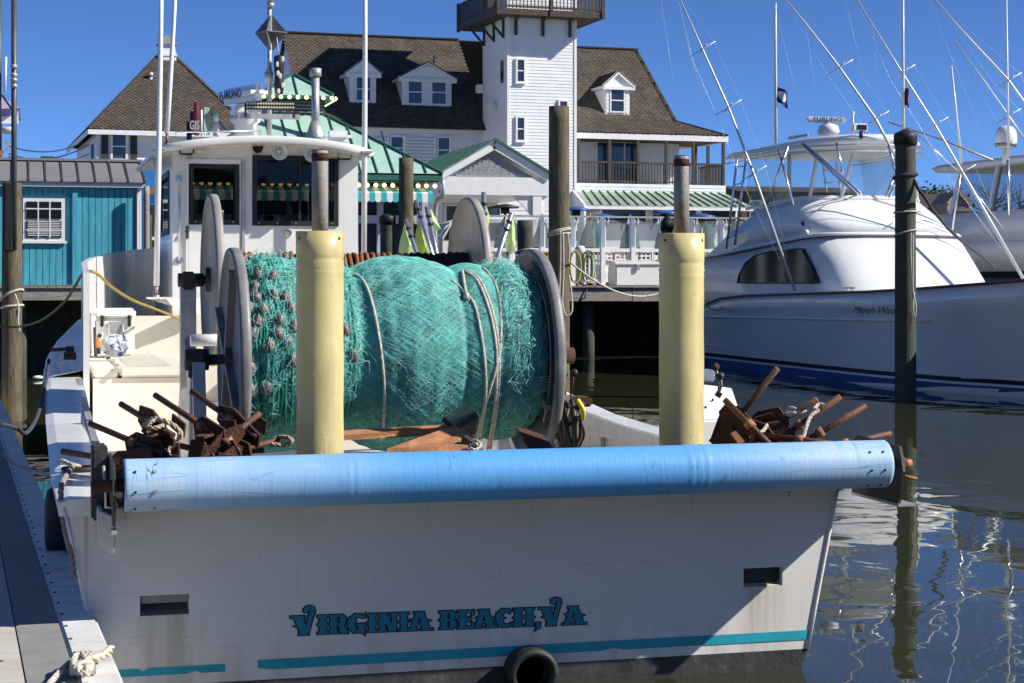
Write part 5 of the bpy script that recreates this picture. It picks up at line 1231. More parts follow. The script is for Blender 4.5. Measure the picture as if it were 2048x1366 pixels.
for (a, b) in ((557, 302), (623, 307)):
    p = PY(a, b, YA - .2); hn = part(MB().lathe([(.02, -.18), (.03, -.12), (.045, -.02), (.085, .06), (.095, .07), (.09, .075), (.045, .01), (.02, -.02), (.02, .05), (.0, .055)], p, (.05, -1, -.1), 24), 'loud_hailer', gel, ph)
    part(MB().cyl(p + V3((0, .1, .04)), p + V3((0, .12, .14)), .015), 'bracket', galv, hn)
p = PY(575, 467, YA); part(MB().lathe([(.05, 0), (.03, .05), (0, .06)], p, (.4, -1, .2), 12), 'stern_light', gelcream, ph)
# roof
ra0, ra1 = PY(318, 292, 19.0), PY(748, 294, 19.0)
def roof_z(x, y): t = (x - (ra0.x + ra1.x) / 2) / ((ra1.x - ra0.x) / 2); return 3.40 + .12 * (1 - t * t) + .02 * (y - 19) / 4
def roof_pt(u, v, dz):
    x = lerp(ra0.x, ra1.x, u); e = .18 * (abs(2 * u - 1) ** 8); y = lerp(18.95 + e, 23.2 - e * 2, v); return V3((x, y, roof_z(x, y) + dz))
mb = MB(); m = 14
mb.grid(lambda u, v: roof_pt(u, v, 0), m, 6); mb.grid(lambda u, v: roof_pt(u, v, -.075), m, 6)
edge = [(u / m, 0) for u in range(m + 1)] + [(1, v / 6) for v in range(1, 7)] + [(1 - u / m, 1) for u in range(1, m + 1)] + [(0, 1 - v / 6) for v in range(1, 6)]
k = len(edge); mb.add([roof_pt(u, v, .0) for u, v in edge] + [roof_pt(u, v, -.0375) + V3(((.02 if u == 1 else -.02 if u == 0 else 0), (-.02 if v == 0 else 0), 0)) for u, v in edge] + [roof_pt(u, v, -.075) for u, v in edge], [(i + r * k, (i + 1) % k + r * k, (i + 1) % k + (r + 1) * k, i + (r + 1) * k) for i in range(k) for r in (0, 1)], True)
rf = part(mb, 'cabin_roof', gel, boat)
p = PY(319, 296, 18.97); part(MB().prism([(ra0.x + .02, 19.1, 3.37), (ra0.x - .12, 19.3, 3.24), (ra0.x - .12, 21, 3.24), (ra0.x + .02, 21, 3.37)], (0, 0, .02)), 'roof_visor', gel, rf)
# radar
pb = PY(491, 268, 20.2); rd_ = part(MB().lathe([(.13, -.1), (.12, .1), (.17, .14), (.17, .18), (.13, .2)], pb, n=22), 'radar', sportw, rf)
part(MB().box(pb + V3((-.15, -.2, .19)), pb + V3((.16, .22, .32))), 'gear_case', sportw, rd_, bevel=.04); part(MB().cyl(pb + V3((-.02, 0, .3)), pb + V3((-.02, 0, .4)), .06), 'turntable', sportw, rd_)
a, b = PD(448, 196, 20.4), PD(524, 183, 19.5); part(MB().beam(a, b, .2, .18), 'scanner_bar', sportw, rd_, bevel=.07)
cr = (b - a).normalized(); nrm = V3((cr.y, -cr.x, 0)).normalized()
text('scanner_lettering', 'FURUNO', .125, MATS['ink_blue'], rd_, frame_mtx(a.lerp(b, .40) + nrm * .104, cr, (0, 0, 1)), offset=.003, sx=1.25)
# mast with radar reflector, lights
mp_ = PY(539, 272, 20.0); mt = V3((mp_.x, 20.0, PY(539, -12, 20.0).z))
ms = part(MB().cyl(mp_ - V3((0, 0, .05)), mt, .028, .024, n=10), 'mast', galv, rf)
part(MB().cyl(PY(538, 166, 19.99), PY(538, 145, 19.99), .05, n=12).cyl(PY(538, 145, 19.99), PY(538, 140, 19.99), .04), 'mast_light', lensm, ms)
part(MB().cyl(PY(541, 14, 19.99), PY(541, 6, 19.99), .042).cyl(PY(541, 3, 19.99), PY(541, -8, 19.99), .03), 'mast_fitting', galv, ms)
rc = PY(542, 66, 20.0); S_ = [rc + V3((math.cos(a) * .185, math.sin(a) * .185, 0)) for a in [-.42 + k * math.pi / 2 for k in range(4)]]; tp_, bt_ = rc + V3((0, 0, .22)), rc - V3((0, 0, .22))
mb = MB(); mb.prism([tp_, S_[0], bt_, S_[2]], (.003, .006, 0)); mb.prism([tp_, S_[1], bt_, S_[3]], (.006, -.003, 0)); mb.prism(S_, (0, 0, .006))
part(mb, 'radar_reflector', mat('reflector_grey', (.22, .22, .23), .45, .3, var=.15, vs=12), ms)
bf = PY(558, 140, 19.9); part(MB().lathe([(.0, -.0), (.045, .02), (.055, .1), (.05, .2), (.045, .22), (.05, .24), (.06, .34), (.058, .42), (.04, .44), (0, .44)], bf - V3((0, 0, .28)), n=16), 'rolled_fender', black, ms)
part(MB().tube([PY(558, 110, 19.9), PY(553, 70, 19.95)], .006, 5), 'lashing', ropew, ms)
for i in range(6): q = bf + V3((U(-.03, .04), -.056, U(-.25, .2))); part(MB().ball(q, .02, (1, .2, 1.6), 8), 'reflective_patch', lensm, ms)
cb0, cb1 = PY(476, 232, 19.7), PY(599, 234, 19.7); part(MB().beam(cb0, cb1, .06, .055), 'cross_bar', galv, rf)
la, lb = PY(491, 211, 19.68), PY(588, 212, 19.68); lb_ = part(MB().beam(la, lb, .06, .085), 'light_bar', black, rf)
ledm = mat('led_cell', (.55, .50, .38), .3)
for i in range(18):
    for j in (-1, 1): q = la.lerp(lb, (i + .5) / 18) + V3((0, -.032, j * .02)); part(MB().cyl(q, q + V3((0, -.006, 0)), .013, n=8), 'led', ledm, lb_)
for q in (la, lb): part(MB().beam(q + V3((0, 0, .03)), q + V3((0, 0, -.13)), .02, .03), 'bracket', black, lb_)
for (a, b, c, d, y, r) in ((323, -10, 313, 572, 18.9, .03), (351, -10, 334, 268, 19.4, .026), (731, -10, 728, 520, 19.1, .03)):
    P0, P1 = PY(c, d, y), PY(a, b, y); wa_ = part(MB().tube([P0, P0.lerp(P1, .4), P0.lerp(P1, .8), P1], [r, r, r * .85, r * .7], 9), 'whip_antenna', sportw, boat)
    part(MB().cyl(P0 - V3((0, 0, .09)), P0, r * .6).cyl(P0 - V3((0, 0, .15)), P0 - V3((0, 0, .09)), r * 1.1), 'antenna_base', steel, wa_)
b_ = PY(313, 598, 18.9); part(MB().prism([b_ + V3((-.08, 0, .0)), b_ + V3((.5, .4, .0)), b_ + V3((.5, .4, -.18))], (0, .05, 0)).box(b_ + V3((-.1, -.06, 0)), b_ + V3((.3, .12, .02))), 'antenna_shelf', gel, boat)
for (px, py) in ((317, 296), (733, 304)): q = PY(px, py, 19.0); part(MB().box(q + V3((-.06, -.03, -.01)), q + V3((.06, .1, .01))), 'antenna_clamp', galv, rf)
part(MB().tube([PY(352, 270, 19.3), PY(352, 264, 19.3), PY(520, 262, 19.6), PY(520, 270, 19.6)], .01, 6).tube([PY(410, 270, 19.4), PY(410, 265, 19.4)], .01), 'roof_rail', alu, rf)
q = PY(675, 274, 20.5); part(MB().box(q + V3((-.15, -.1, -.06)), q + V3((.16, .1, .07))), 'gps_puck', sportw, rf, bevel=.05)
q = PY(432, 262, 20.0); part(MB().cyl(q - V3((0, 0, .06)), q + V3((0, 0, .09)), .035).cyl(q + V3((0, 0, .09)), q + V3((0, 0, .2)), .028), 'vent_post', gel, rf)

# ================================================================ STERN ROLLER AND GUIDE POSTS
def pipe_mat():
    m = bpy.data.materials.new('worn_blue_pipe'); m.use_nodes = True; t = m.node_tree; N = t.nodes; L = t.links; b = N['Principled BSDF']
    g = N.new('ShaderNodeNewGeometry'); sx = N.new('ShaderNodeSeparateXYZ'); L.new(g.outputs['Position'], sx.inputs[0])
    def noi(scale, st, det=6, dist=0):
        mp = N.new('ShaderNodeMapping'); mp.inputs['Scale'].default_value = st; L.new(g.outputs['Position'], mp.inputs[0])
        n = N.new('ShaderNodeTexNoise'); n.inputs['Scale'].default_value = scale; n.inputs['Detail'].default_value = det; n.inputs['Distortion'].default_value = dist; L.new(mp.outputs[0], n.inputs[0]); return n.outputs[0]
    def rng(src, a, b_, c=0.0, d=1.0):
        r = N.new('ShaderNodeMapRange'); r.clamp = True
        for k, v in zip((1, 2, 3, 4), (a, b_, c, d)): r.inputs[k].default_value = v
        L.new(src, r.inputs[0]); return r.outputs[0]
    def mix(f, a, c):
        q = N.new('ShaderNodeMix'); q.data_type = 'RGBA'; L.new(f, q.inputs[0])
        if isinstance(a, tuple): q.inputs[6].default_value = (*a, 1)
        else: L.new(a, q.inputs[6])
        q.inputs[7].default_value = (*c, 1); return q.outputs[2]
    def mth(op, a, b_):
        q = N.new('ShaderNodeMath'); q.operation = op; L.new(a, q.inputs[0])
        if isinstance(b_, float): q.inputs[1].default_value = b_
        else: L.new(b_, q.inputs[1])
        return q.outputs[0]
    ends = mth('MAXIMUM', rng(sx.outputs[0], 1.7, .6), rng(sx.outputs[0], 3.0, 3.9))   # net-worn, bleached ends
    blot = noi(3, (1, 1, 1)); f = mth('MULTIPLY', ends, rng(blot, .25, .7, .35, .95))
    col = mix(f, (.10, .355, .74), (.50, .64, .76))
    ringn = noi(26, (1, .05, .05), 3)
    col = mix(mth('MULTIPLY', rng(ringn, .56, .7, 0, .6), ends), col, (.14, .40, .66))
    col = mix(mth('MULTIPLY', rng(noi(40, (.08, 1, 1), 4, .3), .62, .72, 0, .5), ends), col, (.60, .70, .78))
    def ridge(scale, st, w, dist=.4):
        mp = N.new('ShaderNodeMapping'); mp.inputs['Scale'].default_value = st; mp.inputs['Rotation'].default_value = (0, dist, 0); L.new(g.outputs['Position'], mp.inputs[0])
        nn = N.new('ShaderNodeTexNoise'); nn.inputs['Scale'].default_value = scale; nn.inputs['Detail'].default_value = 1; L.new(mp.outputs[0], nn.inputs[0]); n = nn.outputs[0]; q = mth('SUBTRACT', n, .5); return rng(mth('ABSOLUTE', q, 0.0), w, w * .35)
    low = rng(sx.outputs[2], 1.12, 1.02)
    col = mix(mth('MULTIPLY', mth('MULTIPLY', ridge(8, (3.4, .5, .5), .016, .35), rng(noi(5, (1, 1, 1), 2), .52, .60)), rng(noi(1.7, (1, 1, 1), 2), .40, .55, .15, .9)), col, (.03, .06, .14))
    col = mix(mth('MULTIPLY', mth('MULTIPLY', ridge(5, (.2, 1, 3.0), .014, .03), rng(noi(3, (1, 1, 1), 2), .45, .6)), ends), col, (.10, .30, .55))
    col = mix(rng(noi(90, (1, 1, 1), 3), .69, .73, 0, .6), col, (.07, .12, .18)); col = mix(mth('MULTIPLY', rng(noi(7, (1, 1, 1), 8), .58, .75, 0, .35), ends), col, (.40, .42, .40))
    L.new(col, b.inputs['Base Color']); b.inputs['Roughness'].default_value = .5
    bpn = N.new('ShaderNodeBump'); bpn.inputs['Strength'].default_value = .12; bpn.inputs['Distance'].default_value = .01; L.new(noi(60, (1, .2, .2), 3), bpn.inputs['Height']); L.new(bpn.outputs[0], b.inputs['Normal'])
    return m
YR, ZR, RR = YT - .45, 1.092, .117
xa = PY(247, 970, YR).x; xb = PY(1767, 925, YR).x
rol = thing('stern_roller', 'long scratched blue plastic roller pipe across the stern above the lettering', 'roller', ((xa + xb) / 2, YR, .9))
prof = [(RR - .012, 0), (RR, .0)]
def prof_at(x):
    d = 0
    for c, a in ((PY(700, 950, YR).x, .003), (PY(1385, 930, YR).x, .003)):
        for k in range(5): d += a * math.exp(-((x - c - (k - 2) * .022) / .006) ** 2)
    return RR + d
nx = 260
prof += [(prof_at(lerp(xa, xb, i / nx)), (xb - xa) * i / nx) for i in range(1, nx)] + [(RR, xb - xa), (RR - .012, xb - xa), (RR - .014, xb - xa - .06), (.03, xb - xa - .065)]
prof = [(.03, .065), (RR - .014, .06)] + prof
rp = part(MB().lathe(prof, (xa, YR, ZR), (1, 0, 0), 48), 'roller_pipe', pipe_mat(), rol)
for x in (xa + .045, xa + .13, xb - .05, xb - .12):
    for a in (-.95, -.15, .62):
        c = V3((x, YR - RR * math.cos(a), ZR + RR * math.sin(a))); nn = V3((0, -math.cos(a), math.sin(a)))
        part(MB().cyl(c - nn * .004, c + nn * .005, .009 if x in (xa + .13,) else .006, n=8), 'bolt', steel if x in (xa + .13,) else black, rp)
part(MB().cyl((xa - .14, YR, ZR), (xb + .12, YR, ZR), .028), 'axle', rust, rol)
# brackets: plates from the transom to the axle at both ends
for x, nm in ((xa - .05, 'left'), (xb + .055, 'right')):
    part(MB().prism([(x, YT + .02, 1.16), (x, YT + .02, .90), (x, YR - .05, .90 if nm == 'right' else .92), (x, YR - .1, ZR - .03), (x, YR - .06, ZR + .09), (x, YT - .05, 1.2)], (.014, 0, 0)), 'bracket_plate', darksteel, rol)
    part(MB().box((x - .005, YR - .06, .885), (x + .085 if nm == 'right' else x + .02, YT + .02, .899)), 'bracket_flange', galv, rol)
part(MB().cyl((xb + .07, YR, ZR), (xb + .15, YR, ZR), .018).cyl((xb + .06, YR, ZR), (xb + .075, YR, ZR), .05, n=6).tube([(xb + .09, YR - .03, ZR - .06), (xb + .16, YR - .04, ZR - .075)], .008), 'axle_nut', rustlit, rol)
part(MB().box((xa - .02, YR + .02, .998), (xb - .02, YT + .12, 1.018)), 'shelf_plate', darksteel, rol)
lx = PY(196, 1000, YR + .1).x
part(MB().prism([(lx, YR + .05, .97), (lx, YR + .05, .83), (lx + .015, YR + .04, .80), (lx + .07, YR + .02, .78), (lx + .075, YR + .02, .95), (lx + .01, YR + .05, .98)], (0, .3, 0)), 'bracket_foot', galv, rol, bevel=.006)
part(MB().box((lx - .02, YT - .14, .90), (xa - .055, YT + .05, 1.24)), 'gap_shade_box', darksteel, rol, bevel=.01)  # dark box put in for the black shade of the gap here
part(MB().tube([(lx + .02, YR + .02, 1.18), (lx + .03, YR + .0, 1.08), (lx + .03, YR, 1.0), (lx + .1, YR, .995)], .008, 6), 'locking_pin', galv, rol)
yel = mat('yellow_plastic', (.80, .69, .33), .34, var=.06, vs=3, c2=(.62, .51, .22), c2s=3.5, lo=.5, hi=.75, st=(1, 1, .5), bump=.08, bs=25)
YG = YT + .09
def grime(m, c, specs):
    t = m.node_tree; N = t.nodes; L = t.links; b = N['Principled BSDF']; src = b.inputs['Base Color'].links[0].from_socket; g = N.new('ShaderNodeNewGeometry')
    for (scale, st, lo, hi, amt, col, rid) in specs:
        mp = N.new('ShaderNodeMapping'); mp.inputs['Scale'].default_value = st; mp.inputs['Rotation'].default_value = (0, rid if rid else 0, 0); L.new(g.outputs['Position'], mp.inputs[0])
        n = N.new('ShaderNodeTexNoise'); n.inputs['Scale'].default_value = scale; n.inputs['Detail'].default_value = 1 if rid else 7; n.inputs['Distortion'].default_value = 0 if rid else .2; L.new(mp.outputs[0], n.inputs[0]); o = n.outputs[0]
        if rid:
            a = N.new('ShaderNodeMath'); a.operation = 'SUBTRACT'; a.inputs[1].default_value = .5; L.new(o, a.inputs[0]); c2 = N.new('ShaderNodeMath'); c2.operation = 'ABSOLUTE'; L.new(a.outputs[0], c2.inputs[0]); o = c2.outputs[0]
        r = N.new('ShaderNodeMapRange'); r.clamp = True; r.inputs[1].default_value = lo; r.inputs[2].default_value = hi; r.inputs[4].default_value = amt; L.new(o, r.inputs[0])
        if rid:
            n2 = N.new('ShaderNodeTexNoise'); n2.inputs['Scale'].default_value = 2.4; n2.inputs['Detail'].default_value = 2; L.new(g.outputs['Position'], n2.inputs[0]); r2 = N.new('ShaderNodeMapRange'); r2.inputs[1].default_value = .48; r2.inputs[2].default_value = .6; r2.clamp = True; L.new(n2.outputs[0], r2.inputs[0])
            mu = N.new('ShaderNodeMath'); mu.operation = 'MULTIPLY'; L.new(r.outputs[0], mu.inputs[0]); L.new(r2.outputs[0], mu.inputs[1]); fo = mu.outputs[0]
        else: fo = r.outputs[0]
        q = N.new('ShaderNodeMix'); q.data_type = 'RGBA'; L.new(fo, q.inputs[0]); L.new(src, q.inputs[6]); q.inputs[7].default_value = (*col, 1); src = q.outputs[2]
    L.new(src, b.inputs['Base Color'])
grime(yel, None, [(70, (1, 1, .7), .66, .74, .7, (.20, .15, .07), False), (6, (1, 1, .3), .50, .72, .6, (.44, .35, .18), False), (3, (1, 1, .25), .56, .72, .35, (.33, .27, .17), False), (9, (2.6, 1.2, .22), .012, .003, .45, (.34, .27, .13), .15)])
grime(tm, None, [(6, (.16, 1, 3.2), .010, .003, .32, (.44, .44, .42), -.55), (8, (.3, 1, 3.4), .007, .002, .4, (.80, .80, .79), .5), (2.2, (1, 1, .8), .58, .75, .22, (.50, .46, .38), False), (14, (1, 1, .12), .62, .76, .35, (.46, .42, .33), False)])
grime(gel, None, [(30, (1, 1, .6), .68, .76, .5, (.34, .31, .25), False), (7, (1, 1, .25), .60, .76, .3, (.52, .46, .36), False)])
grime(gelcream, None, [(40, (1, 1, .7), .66, .74, .5, (.30, .25, .18), False), (6, (1, 1, .3), .56, .74, .35, (.50, .42, .30), False)])
grime(clap, None, [(3, (1, 1, .5), .58, .75, .25, (.55, .54, .50), False)])
_N = yel.node_tree.nodes; _L = yel.node_tree.links; _tr = _N.new('ShaderNodeBsdfTranslucent'); _tr.inputs[0].default_value = (.80, .68, .30, 1); _ms = _N.new('ShaderNodeMixShader'); _ms.inputs[0].default_value = .2
_L.new(_N['Principled BSDF'].outputs[0], _ms.inputs[1]); _L.new(_tr.outputs[0], _ms.inputs[2]); _L.new(_ms.outputs[0], _N['Material Output'].inputs[0])
for i, (pxc, zt_, lab) in enumerate(((640, 2.235, 'cream yellow plastic guide post at the left, in front of the net'), (1363, 2.237, 'cream yellow plastic guide post at the right, beside the white control box'))):
    c = PY(pxc, 700, YG); gp = thing('guide_post', lab, 'post', (c.x, YG, .95), 'net guide posts on the stern'); r = .114
    pf = [(r - .01, .95), (r, .95)] + [(r + (.004 * math.sin(k * 2.2) if k > 1 else .004), .97 + k * .012) for k in range(8)]
    pf += [(r + .001 * math.sin(k), 1.1 + k * .06) for k in range(15)]
    zr_ = zt_ - (.145 if i == 0 else .165)
    pf += [(r, zr_ - .06), (r + .002, zr_ - .045), (r - .001, zr_ - .035), (r + .004, zr_ - .02), (r + .0, zr_ - .01), (r + .003, zr_), (r - .002, zr_ + .008), (r + .002, zr_ + .02), (r + .0025, zr_ + .04), (r + .003, zt_), (r - .006, zt_ + .001), (r - .008, zt_ - .1), (.05, zt_ - .11)]
    sl_ = part(MB().lathe(pf, (c.x, YG, 0), (0, 0, 1), 44), 'sleeve', yel, gp)
    zt2 = 2.63 if i == 0 else 2.635
    part(MB().lathe([(.040, zt_ - .12), (.040, zt2 - .01), (.033, zt2), (.028, zt2), (.028, zt2 - .2)], (c.x, YG, 0), n=18), 'steel_pole', mat('pole_steel', (.30, .275, .24), .65, .1, var=.3, vs=9, c2=(.18, .07, .03), c2s=6, lo=.53, hi=.66, st2=(1, 1, .18), bump=.2), gp)
    part(MB().lathe([(.0405, zt2 - .055), (.041, zt2 - .02), (.034, zt2 + .001)], (c.x, YG, 0), n=18), 'rusty_tip', rust, gp)
    for a in (-1.15, .75):
        n_ = V3((math.sin(a), -math.cos(a), 0)); q = V3((c.x, YG, zt_ - .035)) + n_ * (r + .001); part(MB().cyl(q, q + n_ * .004, .007, n=8), 'bolt_hole', rust, sl_)
    part(MB().box((c.x - .16, YG - .06, .93), (c.x + .16, YG + .12, .955)), 'base_plate', darksteel, gp)

# ================================================================ NET REELS
Y1, Z1, R1 = 10.2, 1.553, .625
xl = PY(467, 720, Y1).x; xr = PY(1062, 720, Y1).x
def flange(parent, x, y, z, R, m, sgn, label=None):
    t = .03
    fl = part(MB().lathe([(.0, -t / 2), (R - .03, -t / 2), (R - .025, -t), (R, -t), (R + .006, -t * .4), (R + .006, t * .4), (R, t), (R - .025, t), (R - .03, t / 2), (0, t / 2)], (x, y, z), (1, 0, 0), 72), 'flange', m, parent, label)
    for k in range(4):
        a = k * math.pi / 2 + .5; q = V3((x + sgn * .03, y + math.cos(a) * R * .5, z + math.sin(a) * R * .5))
        part(MB().beam(V3((x + sgn * .03, y, z)), V3((x + sgn * .03, y + math.cos(a) * (R - .06), z + math.sin(a) * (R - .06))), .035, .05, up=(1, 0, 0)), 'stiffener', m, fl)
    part(MB().cyl((x - .05, y, z), (x + .05, y, z), .09, n=16), 'hub', darksteel, fl); return fl
alureel = mat('reel_aluminium', (.20, .20, .205), .5, .1, var=.10, vs=6, c2=(.30, .29, .27), c2s=3, lo=.5, hi=.7, bump=.1, bs=50)
r1 = thing('net_reel', 'grey aluminium net reel at the stern wound with turquoise netting', 'net reel', ((xl + xr) / 2, Y1, .7), 'hydraulic net reels')
flange(r1, xl, Y1, Z1, R1, alureel, -1); flange(r1, xr, Y1, Z1, R1, alureel, -1)
part(MB().cyl((xl - .25, Y1, Z1), (xr + .22, Y1, Z1), .03, n=16).cyl((xl, Y1, Z1), (xr, Y1, Z1), .12, n=24), 'drum_shaft', darksteel, r1)
part(MB().cyl((xr + .04, Y1, Z1 - .0), (xr + .26, Y1, Z1), .048, n=16), 'shaft_end', rust, r1)
part(MB().cyl((xl - .27, Y1, Z1), (xl - .14, Y1, Z1), .06, n=16).box((xl - .25, Y1 - .05, Z1 - .10), (xl - .17, Y1 + .05, Z1 + .06)), 'hydraulic_motor', darksteel, r1)
for x in (xl - .2, xr + .12):
    for dy in (-.28, .28): part(MB().beam((x, Y1 + dy, .7), (x, Y1 + dy * .15, Z1 - .02), .07, .07), 'stand_leg', galv if x < xl else darksteel, r1)
    part(MB().box((x - .04, Y1 - .07, Z1 - .06), (x + .04, Y1 + .07, Z1 + .06)), 'bearing_block', darksteel, r1, bevel=.015)
    part(MB().box((x - .08, Y1 - .4, .70), (x + .08, Y1 + .4, .73)), 'stand_foot', galv, r1)
Y2, Z2_, R2 = 13.0, 2.0, .61
x2l = PY(424, 545, Y2).x; x2r = PY(937, 550, Y2).x
r2 = thing('net_reel', 'second grey reel in front of the pilothouse with brown rope and black net', 'net reel', ((x2l + x2r) / 2, Y2, .7), 'hydraulic net reels')
alur2 = mat('reel_grey_dull', (.30, .28, .26), .6, .2, var=.12, vs=5, c2=(.38, .36, .32), c2s=3)
flange(r2, x2l, Y2, Z2_, R2, alur2, 1); flange(r2, x2r, Y2, Z2_, R2, alur2, 1)
part(MB().cyl((x2l - .2, Y2, Z2_), (x2r + .2, Y2, Z2_), .03).cyl((x2l, Y2, Z2_), (x2r, Y2, Z2_), .1, n=20), 'drum_shaft', darksteel, r2)
for x in (x2l - .17, x2r + .16):
    part(MB().box((x - .055, Y2 - .05, .7), (x + .055, Y2 + .05, Z2_ - .02)).box((x - .08, Y2 - .09, .70), (x + .08, Y2 + .3, .74)), 'stand_post', galv, r2)
    part(MB().beam((x, Y2 - .9, .72), (x, Y2 - .06, Z2_ - .45), .06, .08), 'stand_brace', galv, r2); part(MB().beam((x, Y2 + .7, .72), (x, Y2 + .06, Z2_ - .45), .06, .08), 'stand_brace', galv, r2)
    part(MB().box((x - .05, Y2 - .07, Z2_ - .07), (x + .05, Y2 + .07, Z2_ + .06)), 'bearing_block', darksteel, r2, bevel=.015)
part(MB().cyl((x2l - .24, Y2, Z2_), (x2l - .06, Y2, Z2_), .05, n=14), 'hydraulic_motor', darksteel, r2)
q = PY(430, 680, 12.0); part(MB().cyl(q + V3((-.16, 0, 0)), q + V3((.1, 0, 0)), .04, n=12), 'brace_pipe', gel, r2)
xm = PY(785, 520, Y2).x
ropeb = mat('brown_line', (.26, .10, .035), .85, var=.4, vs=40, bump=.6, bs=60)
mb = MB(); A = []; turns = 30
for i in range(turns * 22):
    a = i / 22 * 2 * math.pi; x = lerp(x2l + .05, xm, i / (turns * 22)) + .012 * noise.noise(V3((a, 0, 0))); rr = .185 + .022 * noise.noise(V3((x * 8, a * .5, 3))); A.append((x, Y2 - rr * math.cos(a), Z2_ + rr * math.sin(a)))
mb.tube(A, .017, 6)
lb2 = MB().lathe([(.17, 0), (.17, xm - x2l - .05)], (x2l + .05, Y2, Z2_), (1, 0, 0), 24)
cl_ = thing('rope_coil', 'rust brown line wound on the second reel', 'rope', (lerp(x2l, xm, .5), Y2, Z2_ - .2)); part(lb2, 'core', rust, cl_); part(mb, 'winding', ropeb, cl_, fix=False)
mb = MB(); nn_ = 60
def bn(u, v):
    x = lerp(xm + .01, x2r - .03, u); a = v * 2 * math.pi; rr = .20 + .012 * noise.noise(V3((x * 22, a * 2, 1))) + .018 * noise.noise(V3((x * 5, a, 7))) + .006 * math.sin(x * 130); return V3((x, Y2 - rr * math.cos(a), Z2_ + rr * math.sin(a)))
solo(MB().grid(bn, 90, 40), 'net_roll', mat('black_net', (.012, .013, .018), .9, var=.5, vs=60, bump=.9, bs=160), 'black netting rolled on the second reel behind the turquoise net', 'net')

# ================================================================ TURQUOISE NET ON THE NEAR REEL
TAB = [(490, 528), (515, 518), (545, 520), (580, 524), (640, 528), (682, 538), (696, 541), (704, 538), (720, 529), (750, 519), (790, 513), (830, 517), (862, 527), (884, 534), (893, 539), (903, 534), (920, 530), (943, 532), (957, 536), (964, 540), (973, 536), (990, 534), (1012, 536), (1030, 544), (1048, 558), (1064, 580)]
PT = []
for a, b in TAB: p = PY(a, b, Y1); PT.append((p.x, p.z - Z1))
nx0, nx1 = xl + .03, xr - .025
def nr(x, a=0.0):
    b = interp(PT, x)
    return b + .010 * noise.noise(V3((x * 5, a * 1.3, 2))) + .005 * noise.noise(V3((x * 18, a * 3, 5))) - .02 * max(0, -math.sin(a)) 
def nsurf(x, a, off=0.0):
    r = nr(x, a) + off; return V3((x, Y1 - r * math.cos(a), Z1 + r * math.sin(a)))
def nethit(px, py, off=0.0):
    d = rdir(px, py); t = (Y1 - .75) / d.y
    for _ in range(700):
        p = V3((d.x * t, d.y * t, CZ + d.z * t)); a = math.atan2(p.z - Z1, -(p.y - Y1)); r = math.hypot(p.y - Y1, p.z - Z1)
        if r < nr(p.x, a) + off: return p
        t += .0016
        if d.y * t > Y1 + .1: break
    return V3((d.x * t, d.y * t, CZ + d.z * t))
net = thing('fishing_net', 'turquoise fishing net wound in thick bulges on the stern reel', 'net', ((nx0 + nx1) / 2, Y1, .95))
nbody = mat('net_body', (.07, .32, .285), .9, var=.5, vs=26, c2=(.15, .50, .44), c2s=40, lo=.45, hi=.6, bump=1.0, bs=150)
part(MB().grid(lambda u, v: nsurf(lerp(nx0, nx1, u), v * 2 * math.pi, -.016), 150, 72), 'net_bulk', nbody, net)
m_a = mat('net_twine', (.17, .57, .53), .7, var=.35, vs=9); m_b = mat('net_twine_dark', (.11, .50, .43), .7, var=.35, vs=9); m_c = mat('net_twine_pale', (.34, .66, .61), .7, var=.3, vs=9)
cfac = [0]
def strand(mb, pts, r):
    """three-sided thread"""
    o = len(mb.v); n = len(pts)
    for i, p in enumerate(pts):
        t = (pts[min(i + 1, n - 1)] - pts[max(i - 1, 0)]); c = V3((p.x, Y1, Z1)); nn = (p - c)
        if nn.length < 1e-6: nn = V3((0, -1, 0))
        nn.normalize(); s = t.cross(nn)
        if s.length < 1e-7: s = V3((1, 0, 0))
        s.normalize(); mb.v += [p + nn * r, p - s * r, p + s * r]
    for i in range(n - 1):
        a = o + i * 3; b = a + 3
        mb.f += [(a, a + 1, b + 1, b), (a + 2, a, b, b + 2)]; mb.sm += [True, True]
XD0, XD1 = PY(690, 600, Y1).x, PY(1012, 600, Y1).x
rs = random.Random(5)
sets = {0: MB(), 1: MB(), 2: MB()}
STEP = .015
def helix(x0, a0, slope, L_, r, off, wob, which, lim=(nx0 + .01, nx1 - .05), zig=.0032):
    n = max(8, int(L_ / STEP)); pts = []; x = x0; a = a0; ph = rs.uniform(0, 99); cs, sn = math.cos(slope), math.sin(slope)
    for i in range(n):
        if not (lim[0] < x < lim[1]): break
        w1 = wob * noise.noise(V3((i * .11, ph, 0))); z_ = zig * (1 if i % 2 else -1)
        pts.append(nsurf(x + w1 * cs + z_ * cs, a + (w1 * sn + z_ * sn) / .55, off + .010 * noise.noise(V3((i * .09, ph, 4))))); a -= STEP / .57 * cs; x += STEP * sn
    if len(pts) > 3: strand(sets[which], pts, r)
for i in range(5600):                                        # dense body of the bulges
    sg = rs.choice((-1, -1, 1)); base = rs.gauss(.85, .12)
    helix(rs.uniform(XD0 - .2, XD1), rs.uniform(-.2, 2.3), sg * base, rs.uniform(.2, .55), rs.uniform(.0009, .0014), rs.uniform(-.012, .008), .016, rs.choices((0, 1, 2), (5, 4, 2))[0], (nx0 + .02, XD1 + .04))
for i in range(5600):                                        # steep lay lines: the twist of the bunched webbing
    helix(rs.uniform(XD0 - .1, XD1 - .05), rs.uniform(0.2, 2.4), rs.gauss(1.02, .07), rs.uniform(.3, .75), rs.uniform(.0009, .0014), rs.uniform(-.01, .007), .010, rs.choices((0, 1, 2), (5, 2, 2))[0], (nx0 + .02, XD1 + .03))
